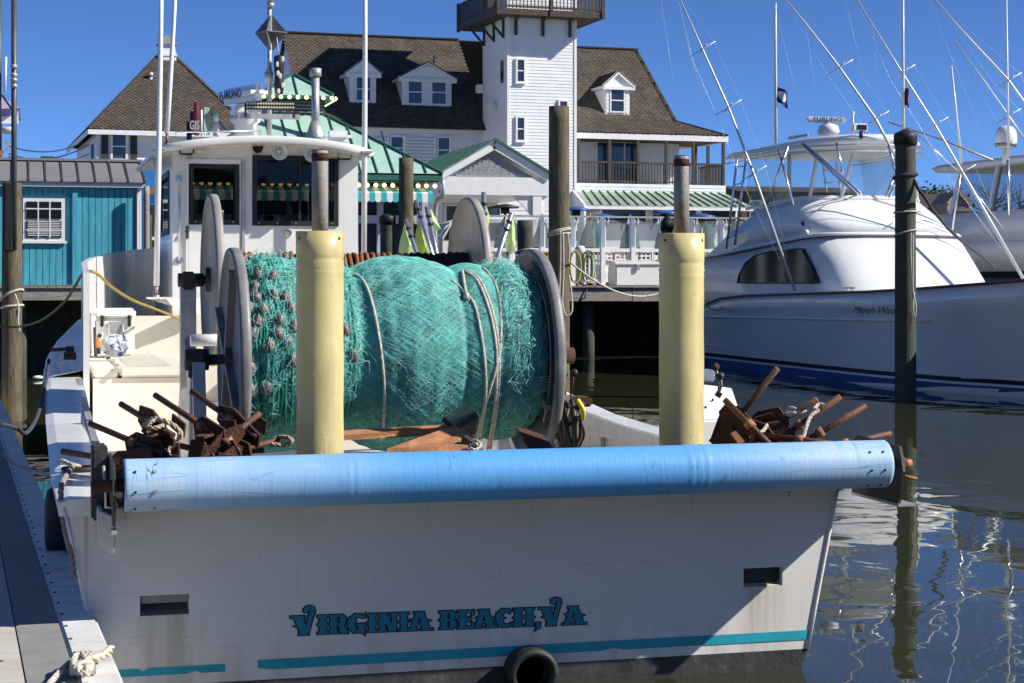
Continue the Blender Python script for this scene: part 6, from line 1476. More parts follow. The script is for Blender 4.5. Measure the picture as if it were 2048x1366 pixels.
for i in range(2600):                                        # loose left end
    helix(rs.uniform(nx0 + .01, XD0), rs.uniform(-.2, 2.4), rs.uniform(-1.3, 1.3), rs.uniform(.1, .35), rs.uniform(.0010, .0016), rs.uniform(-.016, .018), .08, rs.choices((0, 1, 2), (3, 4, 3))[0], (nx0 + .004, XD0 + .05))
for i in range(2000):                                        # loose right end
    helix(rs.uniform(XD1 - .1, nx1 - .05), rs.uniform(-.5, 2.4), rs.uniform(-1.3, 1.3), rs.uniform(.1, .35), rs.uniform(.0010, .0015), rs.uniform(-.02, .03), .09, rs.choices((0, 1, 2), (3, 5, 2))[0], (XD1 - .15, nx1 + .01))
for i in range(420):                                         # stray wisps standing off the surface
    x = rs.choice((rs.uniform(nx0, XD0), rs.uniform(XD1 - .1, nx1 - .02), rs.uniform(XD1 - .05, nx1 - .02))); a = rs.uniform(-.4, 2.0); pts = []; ph = rs.uniform(0, 99); n = rs.randint(7, 14)
    for k in range(n):
        t = k / (n - 1); pts.append(nsurf(min(max(x + .09 * noise.noise(V3((k * .35, ph, 0))), nx0), nx1), a - t * rs.uniform(.12, .2) + .12 * noise.noise(V3((k * .4, ph, 3))), .055 * math.sin(math.pi * t) * rs.uniform(.6, 1.2)))
    strand(sets[2 if rs.random() < .4 else 0], pts, .0014)
for k, nm, m in ((0, 'twine', m_a), (1, 'dark_twine', m_b), (2, 'pale_twine', m_c)): part(sets[k], nm, m, net, kind='stuff', fix=False)
# green head lines on the left end
hl = mat('green_head_line', (.02, .30, .23), .7, var=.2, vs=30, bump=.5, bs=120)
for i, (x, n_) in enumerate(((500, 1), (512, 2), (527, 2), (543, 1), (556, 2), (571, 1), (583, 1), (700, 1), (708, 1))):
    for j in range(n_):
        x0 = PY(x + j * 4, 700, Y1 - .5).x; P = [nsurf(x0 + .02 * noise.noise(V3((k * .22, i * 3.1 + j, 0))), lerp(2.0, -.7, k / 40), .010) for k in range(41)]
        part(MB().tube(P, .0065, 6), 'head_line', hl, net)
sets2 = MB()
flm = mat('brown_float', (.20, .12, .10), .5, var=.25, vs=30)
for (a, b) in ((516, 552), (545, 554), (510, 576), (549, 591), (571, 595), (528, 619), (583, 617), (516, 644), (506, 668), (540, 692), (557, 667), (576, 684), (504, 779), (534, 775), (514, 597), (707, 710), (502, 735), (560, 640), (588, 655), (497, 620), (690, 660), (586, 720)):
    p = nethit(a, b, .012); part(MB().ball(p, .027, (1, 1, 1.45), 12, Matrix.Rotation(U(-.5, .5), 3, 'Y')), 'float', flm, net)
    for _ in range(7):
        ax = V3((rs.gauss(0, 1), rs.gauss(0, .5), rs.gauss(0, 1))).normalized(); e1 = ax.orthogonal().normalized(); e2 = ax.cross(e1); o_ = ax * rs.uniform(-.016, .016)
        strand(sets2, [p + o_ + (e1 * math.cos(t_) + e2 * math.sin(t_)) * rs.uniform(.030, .036) + V3((0, 0, (e1 * math.cos(t_) + e2 * math.sin(t_)).z * .012)) for t_ in [k_ * .42 for k_ in range(12)]], .0011)
part(sets2, 'float_webbing', m_c, net, kind='stuff', fix=False)
def netrope(pts, r=.0085, m=ropew, off=.012):
    P = [nethit(a, b, off) for a, b in curve2(pts)]
    return part(MB().tube(P, r, 8), 'lashing_rope', m, net)
def curve2(pts): return [(p.x, p.y) for p in curve3([(a, b, 0) for a, b in pts], 7)]
netrope([(705, 548), (722, 556), (738, 585), (752, 640), (763, 710), (769, 780), (767, 850), (762, 880)], .0085)
netrope([(925, 541), (929, 570), (934, 588), (950, 612), (963, 672), (971, 745), (970, 810), (960, 872)])
netrope([(930, 541), (955, 562), (978, 618), (992, 690), (993, 770), (986, 840), (975, 898)]); netrope([(936, 541), (960, 560), (984, 618), (997, 690), (998, 770), (991, 840), (981, 898)], .0075)
netrope([(966, 535), (990, 566), (1001, 620), (1001, 690), (990, 745), (970, 810), (952, 880)]); netrope([(1020, 560), (1035, 600), (1037, 700), (1034, 720)], .005)
netrope([(904, 560), (918, 572), (932, 588)], .007)
p = nethit(933, 592, .014); part(MB().ball(p, .018, (1, 1, 1.4), 10).ball(p + V3((.012, -.01, -.02)), .013, n=8), 'knot', ropew, net)
# pale lines on the right flange
for rr in (.5, .56):
    P = [V3((xr - .025, Y1 - rr * math.cos(a), Z1 + rr * math.sin(a))) for a in [lerp(1.4, -.8, k / 30) for k in range(31)]]; part(MB().tube(P, .005, 5), 'foot_line', ropedk if rr > .5 else ropew, net)
for k in range(6):
    a0 = -.35 + k * .03; P = [nsurf(nx1 - .25, a0 - .12, .02), V3((nx1 - .12, Y1 - .50 * math.cos(a0), Z1 + .50 * math.sin(a0) - .01)), V3((nx1 - .01, Y1 - .56 * math.cos(a0 + .04), Z1 + .56 * math.sin(a0 + .04)))]
    part(MB().tube(P, .0022, 4), 'bridle', m_c, net)

# ================================================================ ANCHORS
rustmid = mat('rust_mid', (.21, .075, .03), .85, var=.35, vs=16, c2=(.10, .04, .02), c2s=8, lo=.45, hi=.6, bump=.5, bs=90)  # lit orange of the gussets put into a paler rust colour
def anchor(tip, base, side, k, label, plates=2, m=rust, r=.016):
    """welded net anchor: pipe stock, shank and plate flukes"""
    tip = V3(tip); base = V3(base); d = (base - tip).normalized(); rk = random.Random(k)
    an = thing('anchor', label, 'anchor', (base.x, base.y, .72), 'rusty net anchors piled on the stern')
    part(MB().cyl(tip, base + d * .22, r, n=12), 'stock', mat('rod_rust', (.15, .065, .035), .65, .3, var=.35, vs=20, c2=(.07, .04, .03), c2s=8, lo=.45, hi=.6, bump=.3, bs=90), an)
    up = V3((0, -.3, 1)).normalized(); s = d.cross(up).normalized(); u2 = s.cross(d).normalized()
    sh0 = base + d * .05; sd = (d * .55 - u2 * .8 + s * rk.uniform(-.4, .4)).normalized()
    sh1 = sh0 + sd * .42; sh1.z = max(sh1.z, .80); sh1.y = max(sh1.y, YT + .28); sh1.x = min(max(sh1.x, XC - 1.5), XC + 1.5)
    part(MB().beam(sh0, sh1, .028, .05), 'shank', m, an)
    for j in range(plates):
        c = sh0.lerp(sh1, .05 + .3 * j) + s * (.015 if j else -.015); c.y = max(c.y, YT + .2); c.z = max(c.z, .92); c.x = min(max(c.x, XC - 1.62), XC + 1.62); a1 = (d * rk.uniform(.6, 1) + u2 * rk.uniform(-.1, .5) * side).normalized(); a2 = s.cross(a1).normalized()
        w_, h_ = rk.uniform(.11, .17), rk.uniform(.075, .11); sk = rk.uniform(.2, .5)
        poly = [c - a1 * w_ - a2 * h_ * .5, c - a1 * w_ * .5 - a2 * h_, c + a1 * w_ - a2 * h_ * sk, c + a1 * w_ + a2 * h_ * sk, c - a1 * w_ * .3 + a2 * h_, c - a1 * w_ + a2 * h_ * .6]
        part(MB().prism(poly, s * .012), 'fluke', m, an)
        b2 = c + a1 * w_ * .2 + s * .006; part(MB().prism([b2 - a1 * .05, b2 + a1 * .05, b2 + a1 * .035 + s * .09, b2 - a1 * .035 + s * .09], a2 * .011), 'gusset', rustmid, an)
        part(MB().prism([b2 - a1 * .06 - a2 * .03 - s * .1, b2 + a1 * .06 - a2 * .03 - s * .1, b2 + a1 * .06 + a2 * .05 - s * .1, b2 - a1 * .06 + a2 * .05 - s * .1], s * -.01), 'cheek_plate', m, an)
    part(MB().lathe([(.020, -.02), (.026, -.02), (.026, .02), (.020, .02)], base, d, 12), 'collar', rustlit, an)
    return an
LA = [((125, 903), (240, 921), 'lowest rusty anchor on the port side, its pipe pointing level over the gunwale'), ((180, 847), (268, 884), 'rusty anchor with pipe crossing the port gunwale trim'), ((242, 808), (300, 843), 'rusty anchor whose steel pipe carries the tan rope loop'),
      ((310, 790), (405, 852), 'rusty anchor with long brown pipe in the middle of the port pile'), ((383, 783), (462, 838), 'rusty anchor with pipe leaning against the reel flange')]
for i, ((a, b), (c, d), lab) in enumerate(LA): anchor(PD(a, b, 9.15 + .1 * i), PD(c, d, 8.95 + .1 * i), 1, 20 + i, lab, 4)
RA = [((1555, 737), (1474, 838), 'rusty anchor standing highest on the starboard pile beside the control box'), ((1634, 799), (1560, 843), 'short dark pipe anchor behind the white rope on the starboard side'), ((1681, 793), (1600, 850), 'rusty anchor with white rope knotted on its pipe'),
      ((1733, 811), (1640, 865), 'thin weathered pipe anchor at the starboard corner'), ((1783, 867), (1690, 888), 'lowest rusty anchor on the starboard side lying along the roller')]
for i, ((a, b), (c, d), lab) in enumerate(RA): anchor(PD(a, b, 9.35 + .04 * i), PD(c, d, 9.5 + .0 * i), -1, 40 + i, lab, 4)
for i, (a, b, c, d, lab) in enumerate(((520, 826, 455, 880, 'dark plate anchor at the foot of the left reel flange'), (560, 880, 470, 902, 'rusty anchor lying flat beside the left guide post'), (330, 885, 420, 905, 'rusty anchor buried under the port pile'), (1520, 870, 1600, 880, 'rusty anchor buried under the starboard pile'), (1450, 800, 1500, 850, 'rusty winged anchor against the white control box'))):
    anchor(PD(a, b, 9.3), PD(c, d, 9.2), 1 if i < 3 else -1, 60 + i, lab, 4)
# flat plates with their sunlit look put into the rust colour
P = [(468, 850), (520, 812), (541, 832), (500, 868)]
ba = thing('anchor', 'big orange-rust anchor lying across the deck in front of the net', 'anchor', PD(830, 880, 9.3), 'rusty net anchors piled on the stern')
def pl(pts, dep, th, nm, m, parent): return part(MB().prism([PD(a, b, dep + (e if e else 0)) for a, b, e in pts], (0, th, .0)), nm, m, parent)
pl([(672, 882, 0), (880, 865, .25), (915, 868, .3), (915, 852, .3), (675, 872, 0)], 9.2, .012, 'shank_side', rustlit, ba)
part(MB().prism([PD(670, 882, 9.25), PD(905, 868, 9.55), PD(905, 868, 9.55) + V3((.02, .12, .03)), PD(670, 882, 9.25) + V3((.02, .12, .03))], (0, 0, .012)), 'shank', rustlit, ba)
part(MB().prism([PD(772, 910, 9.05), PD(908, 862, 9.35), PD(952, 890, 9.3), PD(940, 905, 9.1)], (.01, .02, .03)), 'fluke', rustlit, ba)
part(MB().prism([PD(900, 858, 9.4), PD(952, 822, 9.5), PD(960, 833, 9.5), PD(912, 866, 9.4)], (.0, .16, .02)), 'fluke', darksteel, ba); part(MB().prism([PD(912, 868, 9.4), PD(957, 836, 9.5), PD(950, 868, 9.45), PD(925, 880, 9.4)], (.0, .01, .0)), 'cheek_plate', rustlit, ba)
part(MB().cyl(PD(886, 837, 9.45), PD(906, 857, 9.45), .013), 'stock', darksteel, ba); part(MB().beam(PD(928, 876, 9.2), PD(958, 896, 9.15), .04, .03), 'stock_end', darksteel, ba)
part(MB().prism([PD(1042, 866, 9.4), PD(1100, 885, 9.4), PD(1110, 905, 9.3), PD(1058, 900, 9.3)], (.03, .25, .02)), 'far_fluke', rust, ba)
# plank bed the anchors lie on
solo(MB().box((XC - 1.66, YT + .2, .705), (XC + 1.66, YT + .95, .77)), 'deck_mat', black, 'black rubber mat on the aft deck under the anchors', 'mat', bevel=.01)

# ================================================================ DECK GEAR
def twisted(path, r, m, name, label, cat='rope', group=None, parent=None, strands=3, pitch=None, kn=()):
    P = curve3(path, 10); mb = MB(); L_ = 0; pitch = pitch or r * 7; acc = [0]
    for i in range(1, len(P)): acc.append(acc[-1] + (P[i] - P[i - 1]).length)
    n = max(8, int(acc[-1] / (pitch / 7))); Q = []; j = 0
    for i in range(n + 1):
        s = acc[-1] * i / n
        while j < len(acc) - 2 and acc[j + 1] < s: j += 1
        t = (s - acc[j]) / max(1e-9, acc[j + 1] - acc[j]); Q.append(P[j].lerp(P[j + 1], t))
    for k in range(strands):
        S = []
        for i, q in enumerate(Q):
            t = (Q[min(i + 1, n)] - Q[max(i - 1, 0)]).normalized(); e = t.cross(V3((.3, .2, .93))).normalized(); f = t.cross(e); a = 2 * math.pi * (k / strands + acc[-1] * i / n / pitch)
            S.append(q + (e * math.cos(a) + f * math.sin(a)) * r * .52)
        mb.tube(S, r * .56, 6)
    for c, rr in kn: mb.ball(c, rr, (1.2, .9, 1), 10)
    if parent: return part(mb, name, m, parent)
    return solo(mb, name, m, label, cat, group)
def pdp(lst): return [PD(a, b, d) for a, b, d in lst]
twisted(pdp([(288, 848, 9.2), (305, 838, 9.1), (330, 842, 9.05), (352, 855, 9.05), (362, 870, 9.05), (355, 885, 9.05), (338, 898, 9.05), (336, 912, 9.0), (352, 914, 8.95)]), .014, ropet, 'rope', 'thick tan rope looped over an anchor pipe on the port side')
twisted(pdp([(287, 852, 9.1), (300, 845, 9.05), (316, 836, 9.1), (306, 830, 9.2), (294, 838, 9.25), (290, 850, 9.1), (308, 856, 9.0), (330, 850, 9.05)]), .012, ropet, 'rope', 'tan rope hitch wrapped tight around the third port pipe')
twisted(pdp([(1604, 906, 9.1), (1606, 880, 9.3), (1612, 855, 9.35), (1622, 832, 9.4), (1640, 820, 9.45), (1650, 814, 9.5), (1640, 808, 9.55), (1630, 818, 9.5), (1644, 822, 9.45)]), .011, ropew, 'rope', 'white rope standing from the starboard anchors with a knot')
twisted(pdp([(1570, 826, 9.5), (1580, 816, 9.5), (1592, 820, 9.45), (1584, 830, 9.45), (1572, 828, 9.45), (1590, 826, 9.4), (1610, 822, 9.5)]), .011, ropew, 'rope', 'white rope loop over the dark starboard anchor plates')
twisted(pdp([(1534, 850, 9.4), (1526, 862, 9.35), (1516, 868, 9.3), (1500, 876, 9.3)]), .011, ropew, 'rope', 'short white rope end among the starboard anchors'); 
twisted(pdp([(545, 880, 9.3), (560, 874, 9.3), (578, 876, 9.2), (584, 884, 9.2), (565, 890, 9.2), (540, 888, 9.2)]), .012, ropet, 'rope', 'small tan rope coil beside the left guide post')
twisted(pdp([(935, 885, 9.2), (950, 880, 9.2), (962, 890, 9.15), (950, 900, 9.1), (938, 892, 9.1), (955, 888, 9.05)]), .009, ropew, 'rope', 'pale rope knot at the tip of the orange anchor')
# cooler
zt_ = zfb + .004; c0 = PY(190, 712, 18.0); c1 = PY(272, 712, 18.0); zc = PY(230, 617, 18.0).z
co = thing('cooler', 'white hard cooler standing on the fish box', 'cooler', ((c0.x + c1.x) / 2, 18.2, zt_)); h_ = zc - zt_
coolw = mat('cooler_white', (.80, .79, .76), .45, var=.04, vs=6)
part(MB().box((c0.x + .012, 18.0, zt_), (c1.x - .012, 18.4, zt_ + h_ * .78)), 'body', coolw, co, bevel=.02)
part(MB().box((c0.x, 17.98, zt_ + h_ * .79), (c1.x, 18.42, zc)), 'lid', coolw, co, bevel=.025)
xm_ = (c0.x + c1.x) / 2
part(MB().box((xm_ - .075, 17.975, zt_ + h_ * .3), (xm_ + .075, 17.999, zt_ + h_ * .72)), 'recess', mat('grey_plastic', (.32, .32, .33), .5), co, bevel=.01)
part(MB().tube([(xm_ - .07, 17.97, zt_ + h_ * .68), (xm_ - .07, 17.94, zt_ + h_ * .45), (xm_ + .07, 17.94, zt_ + h_ * .45), (xm_ + .07, 17.97, zt_ + h_ * .68)], .012, 8), 'handle', galv, co)
for s_ in (-1, 1): part(MB().box((xm_ + s_ * .13 - .016, 17.965, zt_ + h_ * .62), (xm_ + s_ * .13 + .016, 17.999, zt_ + h_ * .86)), 'latch', black, co, bevel=.005)
# bag of ice / plastic on the cooler and orange knife handle
bagm = mat('clear_bag', (.50, .54, .60), .12, var=.5, vs=22, c2=(.04, .06, .22), c2s=12, lo=.5, hi=.56, bump=.8, bs=20)
bc = PD(232, 690, 16.9)
def bagf(u, v):
    a = u * 2 * math.pi; b = v * math.pi; d = V3((math.sin(b) * math.cos(a) * .13, math.sin(b) * math.sin(a) * .12, math.cos(b) * .10)); k = 1 + .34 * noise.noise(d * 14) + .14 * noise.noise(d * 36); q = bc + d * k
    q.z = max(q.z, zfb + .006); return q
solo(MB().grid(bagf, 36, 24, smooth=False), 'plastic_bag', bagm, 'crumpled clear and blue plastic bag in front of the cooler', 'bag')
oc = PD(197, 686, 16.7); part_ = thing('hand_tool', 'orange and black handled tool leaning beside the plastic bag', 'tool', oc + V3((0, 0, -.1)))
part(MB().tube([oc + V3((0, 0, -.045)), oc + V3((.005, 0, 0)), oc + V3((0, 0, .05))], [.02, .024, .02], 10), 'grip', mat('orange_plastic', (.80, .25, .04), .5), part_)
part(MB().tube([oc + V3((0, 0, .05)), oc + V3((.02, 0, .085))], [.02, .018], 8).tube([oc + V3((0, 0, -.045)), oc + V3((0, 0, -.1))], [.02, .022], 8), 'end_cap', black, part_)
solo(MB().tube(pdp([(189, 655, 15.4), (190, 690, 15.35), (191, 712, 15.3)]), .013, 8), 'gaff_pole', darksteel, 'dark gaff handle hanging inside the port bulwark end', 'pole')
# control box on the starboard side
cbx = thing('control_box', 'white angled hydraulic control box with two levers at the starboard gunwale', 'control box', PD(1440, 880, 10.2))
q0 = PD(1402, 888, 9.95); x0 = q0.x; yb0 = q0.y
def cp(px, py, y): return PY(px, py, y)
ya_, yb_ = 9.4, 9.72
f0, f1 = cp(1394, 841, ya_), cp(1485, 838, ya_); g0, g1 = cp(1394, 768, yb_), cp(1466, 777, yb_); fx0, fx1 = f0.x, f1.x; zt1_ = f0.z; zt2_ = g0.z; zt3_ = g0.z + .01
part(MB().add([(f0.x, ya_, .72), (f1.x, ya_, .72), f1, f0, g0, g1, (g1.x, yb_ + .15, g1.z), (g0.x, yb_ + .15, g0.z), (g0.x, yb_ + .15, .72), (g1.x, yb_ + .15, .72)],
              [(0, 1, 2, 3), (3, 2, 5, 4), (4, 5, 6, 7), (0, 3, 4, 7, 8), (1, 9, 6, 5, 2), (8, 7, 6, 9), (0, 8, 9, 1)]), 'case', mat('box_white', (.80, .80, .79), .4, var=.05, vs=4, c2=(.66, .64, .58), c2s=5, lo=.55, hi=.7), cbx, bevel=.01)
for (a, b) in ((.35, .35), (.6, .55), (.75, .3)):
    p = V3((lerp(fx0, fx1, a), lerp(ya_, yb_, b), lerp(zt1_, zt2_, b))); part(MB().ball(p, .008, n=6), 'screw', darksteel, cbx)
vz = zt3_; part(MB().box((g0.x + .02, yb_ + .01, vz), (g0.x + .12, yb_ + .14, vz + .07)), 'valve_block', mat('zinc_block', (.42, .45, .50), .35, .6, var=.2, vs=20), cbx, bevel=.01)
for (bx, by, tx, ty, m_) in ((1437, 783, 1431, 734, rust), (1437, 790, 1441, 752, darksteel)):
    p, q = PD(bx, by, 9.75), PD(tx, ty, 9.75); lv_ = part(MB().tube([p, p.lerp(q, .5) + V3((.012, 0, 0)), q], .006, 7), 'lever', steel, cbx); part(MB().ball(q, .022, n=12), 'knob', m_, lv_)
part(MB().beam(PD(1432, 786, 9.7), PD(1442, 792, 9.7), .03, .03), 'lever_pivot', darksteel, cbx)
# hydraulic valve and hoses beside the reel
hv = thing('hydraulic_valve', 'greasy hydraulic valve with hanging hoses and two black knobs beside the reel', 'hydraulic valve', PD(1142, 890, 10.3))
part(MB().box(PD(1118, 815, 10.2), PD(1165, 790, 10.45)), 'valve_body', rust, hv, bevel=.012)
part(MB().box(PD(1125, 890, 10.2) + V3((0, 0, -.3)), PD(1140, 815, 10.3)), 'stand', darksteel, hv)
for (a, b, c, d) in ((1131, 795, 1129, 748), (1141, 792, 1149, 745)):
    p, q = PD(a, b, 10.15), PD(c, d, 10.15); lv_ = part(MB().tube([p, q], .006, 7), 'lever', rust, hv); part(MB().ball(q, .021, n=12), 'knob', black, lv_)
for k in range(9):
    x0 = 1120 + k * 5; e = U(-8, 8); P = pdp([(x0, 800 + U(-6, 6), 10.2), (x0 + e, 835, 10.12), (x0 + e + U(-8, 10), 868, 10.15), (x0 + U(-4, 6), 893, 10.2)])
    part(MB().tube(curve3(P, 6), U(.008, .017), 8), 'hose', RND.choice((rust, darksteel, black, steel)), hv)
part(MB().tube(curve3(pdp([(1155, 800, 10.1), (1164, 815, 10.08), (1167, 828, 10.1), (1165, 838, 10.12)]), 5), .014, 8), 'yellow_sleeve', mat('yellow_tape', (.75, .60, .03), .5), hv)
for k in range(14): part(MB().ball(PD(U(1118, 1165), U(800, 850), 10.15), U(.01, .024), n=7), 'fitting', RND.choice((rust, darksteel, rustlit)), hv)
part(MB().box(PD(1128, 800, 10.1), PD(1138, 790, 10.12)), 'shackle', galv, hv)
# high-flyer marker poles with lime flags
lime = mat('lime_flag', (.45, .60, .13), .75, var=.15, vs=10); limeg = mat('lime_flag_pale', (.50, .66, .28), .75, var=.12, vs=8)
def flyer(label, p0, p1, dep, fl, m=lime):
    a = PD(*p0, dep); b = PD(*p1, dep); a2 = a + (a - b).normalized() * .8
    t = thing('marker_pole', label, 'marker pole', a2, 'net marker poles stowed behind the reel')
    part(MB().cyl(a2, b, .021, n=10), 'pole', alu, t)
    for f in (.72, .85): q = a.lerp(b, f); part(MB().cyl(q - (b - a).normalized() * .012, q + (b - a).normalized() * .012, .026, n=10), 'tie', black, t)
    if fl:
        P = [PD(x, y, dep + .05) for x, y in fl]; c = sum(P, V3()) / len(P)
        mb = MB(); o = [c + V3((0, -.03, 0))] + P; mb.add(o, [(0, i + 1, (i + 1) % len(P) + 1) for i in range(len(P))], False); part(mb, 'flag', m, t)
    return t
flyer('marker pole with folded lime flag, leftmost of the group behind the net', (850, 560), (811, 438), 16.6, [(809, 448), (828, 470), (822, 484), (834, 492), (818, 522), (795, 520), (800, 480)], limeg)
flyer('marker pole leaning left with lime flag hanging under its middle', (868, 520), (831, 400), 16.8, [(841, 434), (858, 470), (862, 515), (846, 520), (826, 508), (832, 460)])
flyer('marker pole with lime flag flying right near its top', (880, 540), (853, 413), 16.4, [(851, 419), (862, 418), (882, 458), (870, 462), (858, 452)], limeg)
flyer('marker pole leaning right with pale lime flag beyond the second reel', (985, 545), (1024, 425), 15.8, [(1024, 430), (1030, 455), (1031, 500), (1022, 510), (1012, 500), (1013, 462)], limeg)
flyer('marker pole with black and lime flag behind the second reel flange', (975, 540), (967, 384), 15.5, [(966, 388), (979, 432), (975, 470), (970, 500), (974, 440), (956, 415)], lime)
bf_ = PD(968, 400, 15.4); 
# yellow shore-power cord
solo(MB().tube(curve3(pdp([(-10, 650, 20), (30, 654, 20), (80, 642, 19), (125, 608, 17.5), (150, 572, 16.5), (162, 552, 15.6), (176, 543, 15.05), (195, 548, 15.1), (225, 575, 15.6), (265, 600, 16.5), (310, 618, 17.5), (345, 632, 18.5), (372, 648, 19)]), 8), .013, 7), 'extension_cable', mat('yellow_cord', (.33, .25, .03), .6, var=.2, vs=15), 'yellow shore power cord draped over the bulwark end', 'cord')
# mooring ropes port quarter
ck = PZ(160, 942, 1.0)
cl1 = thing('mooring_cleat', 'black mooring chock on the port gunwale near the stern corner', 'cleat', ck)
part(MB().tube([ck + V3((.085 * math.cos(a), .05 * math.sin(a), .012)) for a in [k * .4 for k in range(16)]], .014, 7, closed=True), 'ring', black, cl1)
twisted([ck + V3((.0, .0, .02)), ck + V3((-.05, -.02, .04)), PZ(120, 935, .98) + V3((0, 0, .03)), PZ(108, 950, .75), PZ(75, 945, .7), PZ(25, 925, .52), PZ(5, 905, .50)], .012, ropew, 'mooring_rope', 'white mooring rope from port chock to the floating dock')
twisted([ck + V3((-.04, 0, .02)), PD(125, 965, 8.5), PD(122, 1000, 8.4), PD(130, 1060, 8.35), PD(142, 1110, 8.3), PD(150, 1160, 8.25)], .014, mat('rope_grey', (.30, .28, .25), .9, var=.3, vs=60, bump=.7, bs=140), 'mooring_rope', 'grey mooring rope hanging down the port corner of the hull')
solo(MB().tube(curve3([PD(98, 720, 14.8), PD(92, 760, 14.2), PD(84, 800, 13), PD(72, 838, 12), PD(52, 866, 11), PD(32, 856, 11), PD(0, 848, 10.6)], 8), .014, 7), 'mooring_rope', ropedk, 'dark mooring rope sagging between port side and the dock', 'rope')
kk = PD(140, 712, 14.8); kl = thing('side_cleat', 'small black cleat on the forward port gunwale', 'cleat', kk)
part(MB().box(kk + V3((-.05, -.03, -.03)), kk + V3((.05, .03, .03))).cyl(kk, kk + V3((0, 0, .08)), .035).beam(kk + V3((0, 0, .06)), kk + V3((-.16, 0, .05)), .03, .03), 'horn', black, kl)
# knotted dock line and cleat at lower left
zk = ZD + .02
dc = thing('dock_cleat', 'galvanised dock cleat under the knotted rope at the lower left', 'cleat', PZ(165, 1345, zk))
kc = PZ(165, 1345, zk)
part(MB().box(kc + V3((-.05, -.05, 0)), kc + V3((.05, .05, .03))).tube([kc + V3((-.03, -.14, .045)), kc + V3((0, 0, .04)), kc + V3((.03, .14, .045))], [.012, .016, .012], 8), 'horn', galv, dc)
twisted([PZ(95, 1378, zk) + V3((0, 0, .01)), PZ(120, 1352, zk) + V3((0, 0, .015)), PZ(148, 1334, zk) + V3((0, 0, .03)), PZ(172, 1332, zk) + V3((0, 0, .05)), PZ(184, 1346, zk) + V3((0, 0, .04)), PZ(170, 1364, zk) + V3((0, 0, .03)), PZ(148, 1358, zk) + V3((0, 0, .05)), PZ(152, 1342, zk) + V3((0, 0, .06)), PZ(170, 1342, zk) + V3((0, 0, .06)), PZ(176, 1362, zk) + V3((0, 0, .03))], .013, ropew, 'dock_line', 'white twisted rope knotted on the dock cleat at lower left')
twisted([PZ(150, 1358, zk) + V3((0, 0, .04)), PZ(180, 1350, zk) + V3((0, 0, .06)), PZ(205, 1338, zk) + V3((0, 0, .05)), PZ(222, 1322, zk) + V3((0, 0, .05))], .017, mat('rope_cream', (.62, .56, .44), .9, var=.2, vs=50, bump=.5), 'dock_line', 'frayed cream rope end crossing the white dock edge', strands=2)
solo(MB().lathe([(0, -.2), (.06, -.18), (.075, -.1), (.075, .12), (.06, .18), (.03, .2), (.02, .26)], (.155, 10.6, .62), n=18), 'fender', mat('fender_dark', (.012, .018, .03), .55, var=.2), 'dark rubber fender squeezed between boat and floating dock', 'fender')
# dinghy float seen on the water
fl_ = PZ(76, 757, .03); solo(MB().ball(fl_ + V3((0, 0, .02)), .07, (1.6, 1, .6), 12), 'float', gel, 'small white float drifting by the left piling', 'float')

# ================================================================ PILINGS
def pile(label, px0, px1, pytop, dep, m, cap=None, group='timber mooring pilings', rope=None, bot=-1.2):
    a, b = PD(px0, pytop, dep), PD(px1, pytop, dep); c = (a + b) / 2; r = (b - a).length / 2; t = thing('piling', label, 'piling', (c.x, c.y, 0), group)
    n = 22; mb = MB(); rings = 26; rk = random.Random(int(px0))
    off = [rk.uniform(-.03, .03) for _ in range(n)]
    prof = []
    vs = []
    for i in range(rings + 1):
        z = lerp(bot, c.z, i / rings)
        for k in range(n):
            q = 2 * math.pi * k / n; rr = r * (1.03 - .06 * i / rings + off[k] * .8 + .03 * noise.noise(V3((k * .9, z * 1.2, px0))))
            vs.append((c.x + rr * math.cos(q), c.y + rr * math.sin(q), z))
    mb.add(vs, [(i * n + k, i * n + (k + 1) % n, (i + 1) * n + (k + 1) % n, (i + 1) * n + k) for i in range(rings) for k in range(n)], True); mb.f.append(tuple(rings * n + k for k in range(n))); mb.sm.append(False)
    part(mb, 'shaft', m, t)
    if cap: part(MB().lathe([(r * 1.12, -.1), (r * 1.12, .06), (r * 1.05, .09), (.02, cap)], (c.x, c.y, c.z), n=24), 'cap', black, t)
    for (py, tilt, rr, mt) in (rope or []):
        z = PD(px0, py, dep).z; part(MB().tube([V3((c.x + r * 1.06 * math.cos(k * .3), c.y + r * 1.06 * math.sin(k * .3), z + tilt * math.cos(k * .3 + .6))) for k in range(21)], rr, 6, closed=True), 'rope_turn', mt, t)
    return t, c, r
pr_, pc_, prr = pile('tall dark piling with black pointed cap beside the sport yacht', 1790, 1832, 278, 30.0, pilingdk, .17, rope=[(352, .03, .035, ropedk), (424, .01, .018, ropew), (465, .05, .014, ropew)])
solo(MB().tube(curve3(pdp([(1828, 358, 29.9), (1838, 380, 29.8), (1848, 392, 29.8), (1870, 425, 30.5), (1910, 470, 32), (1960, 510, 34), (1990, 535, 35)]), 8), .03, 7), 'mooring_rope', ropedk, 'heavy black mooring line from tall piling to yacht deck', 'rope')
solo(MB().tube(curve3(pdp([(1822, 466, 29.75), (1822, 520, 29.75), (1826, 580, 29.75), (1832, 612, 29.7), (1830, 635, 29.7), (1826, 615, 29.7), (1829, 585, 29.75)]), 8), .012, 6).tube(curve3(pdp([(1826, 470, 29.75), (1826, 540, 29.75), (1825, 600, 29.75)]), 6), .01, 6), 'rope', ropew, 'slack white rope hanging down the tall capped piling', 'rope')
part(MB().prism([PD(1816, 640, 29.75), PD(1822, 622, 29.72), PD(1824, 640, 29.72), PD(1819, 664, 29.74)], (0, .02, 0)), 'bare_wood_scar', mat('fresh_wood', (.42, .30, .15), .8, var=.2, vs=8), pr_)
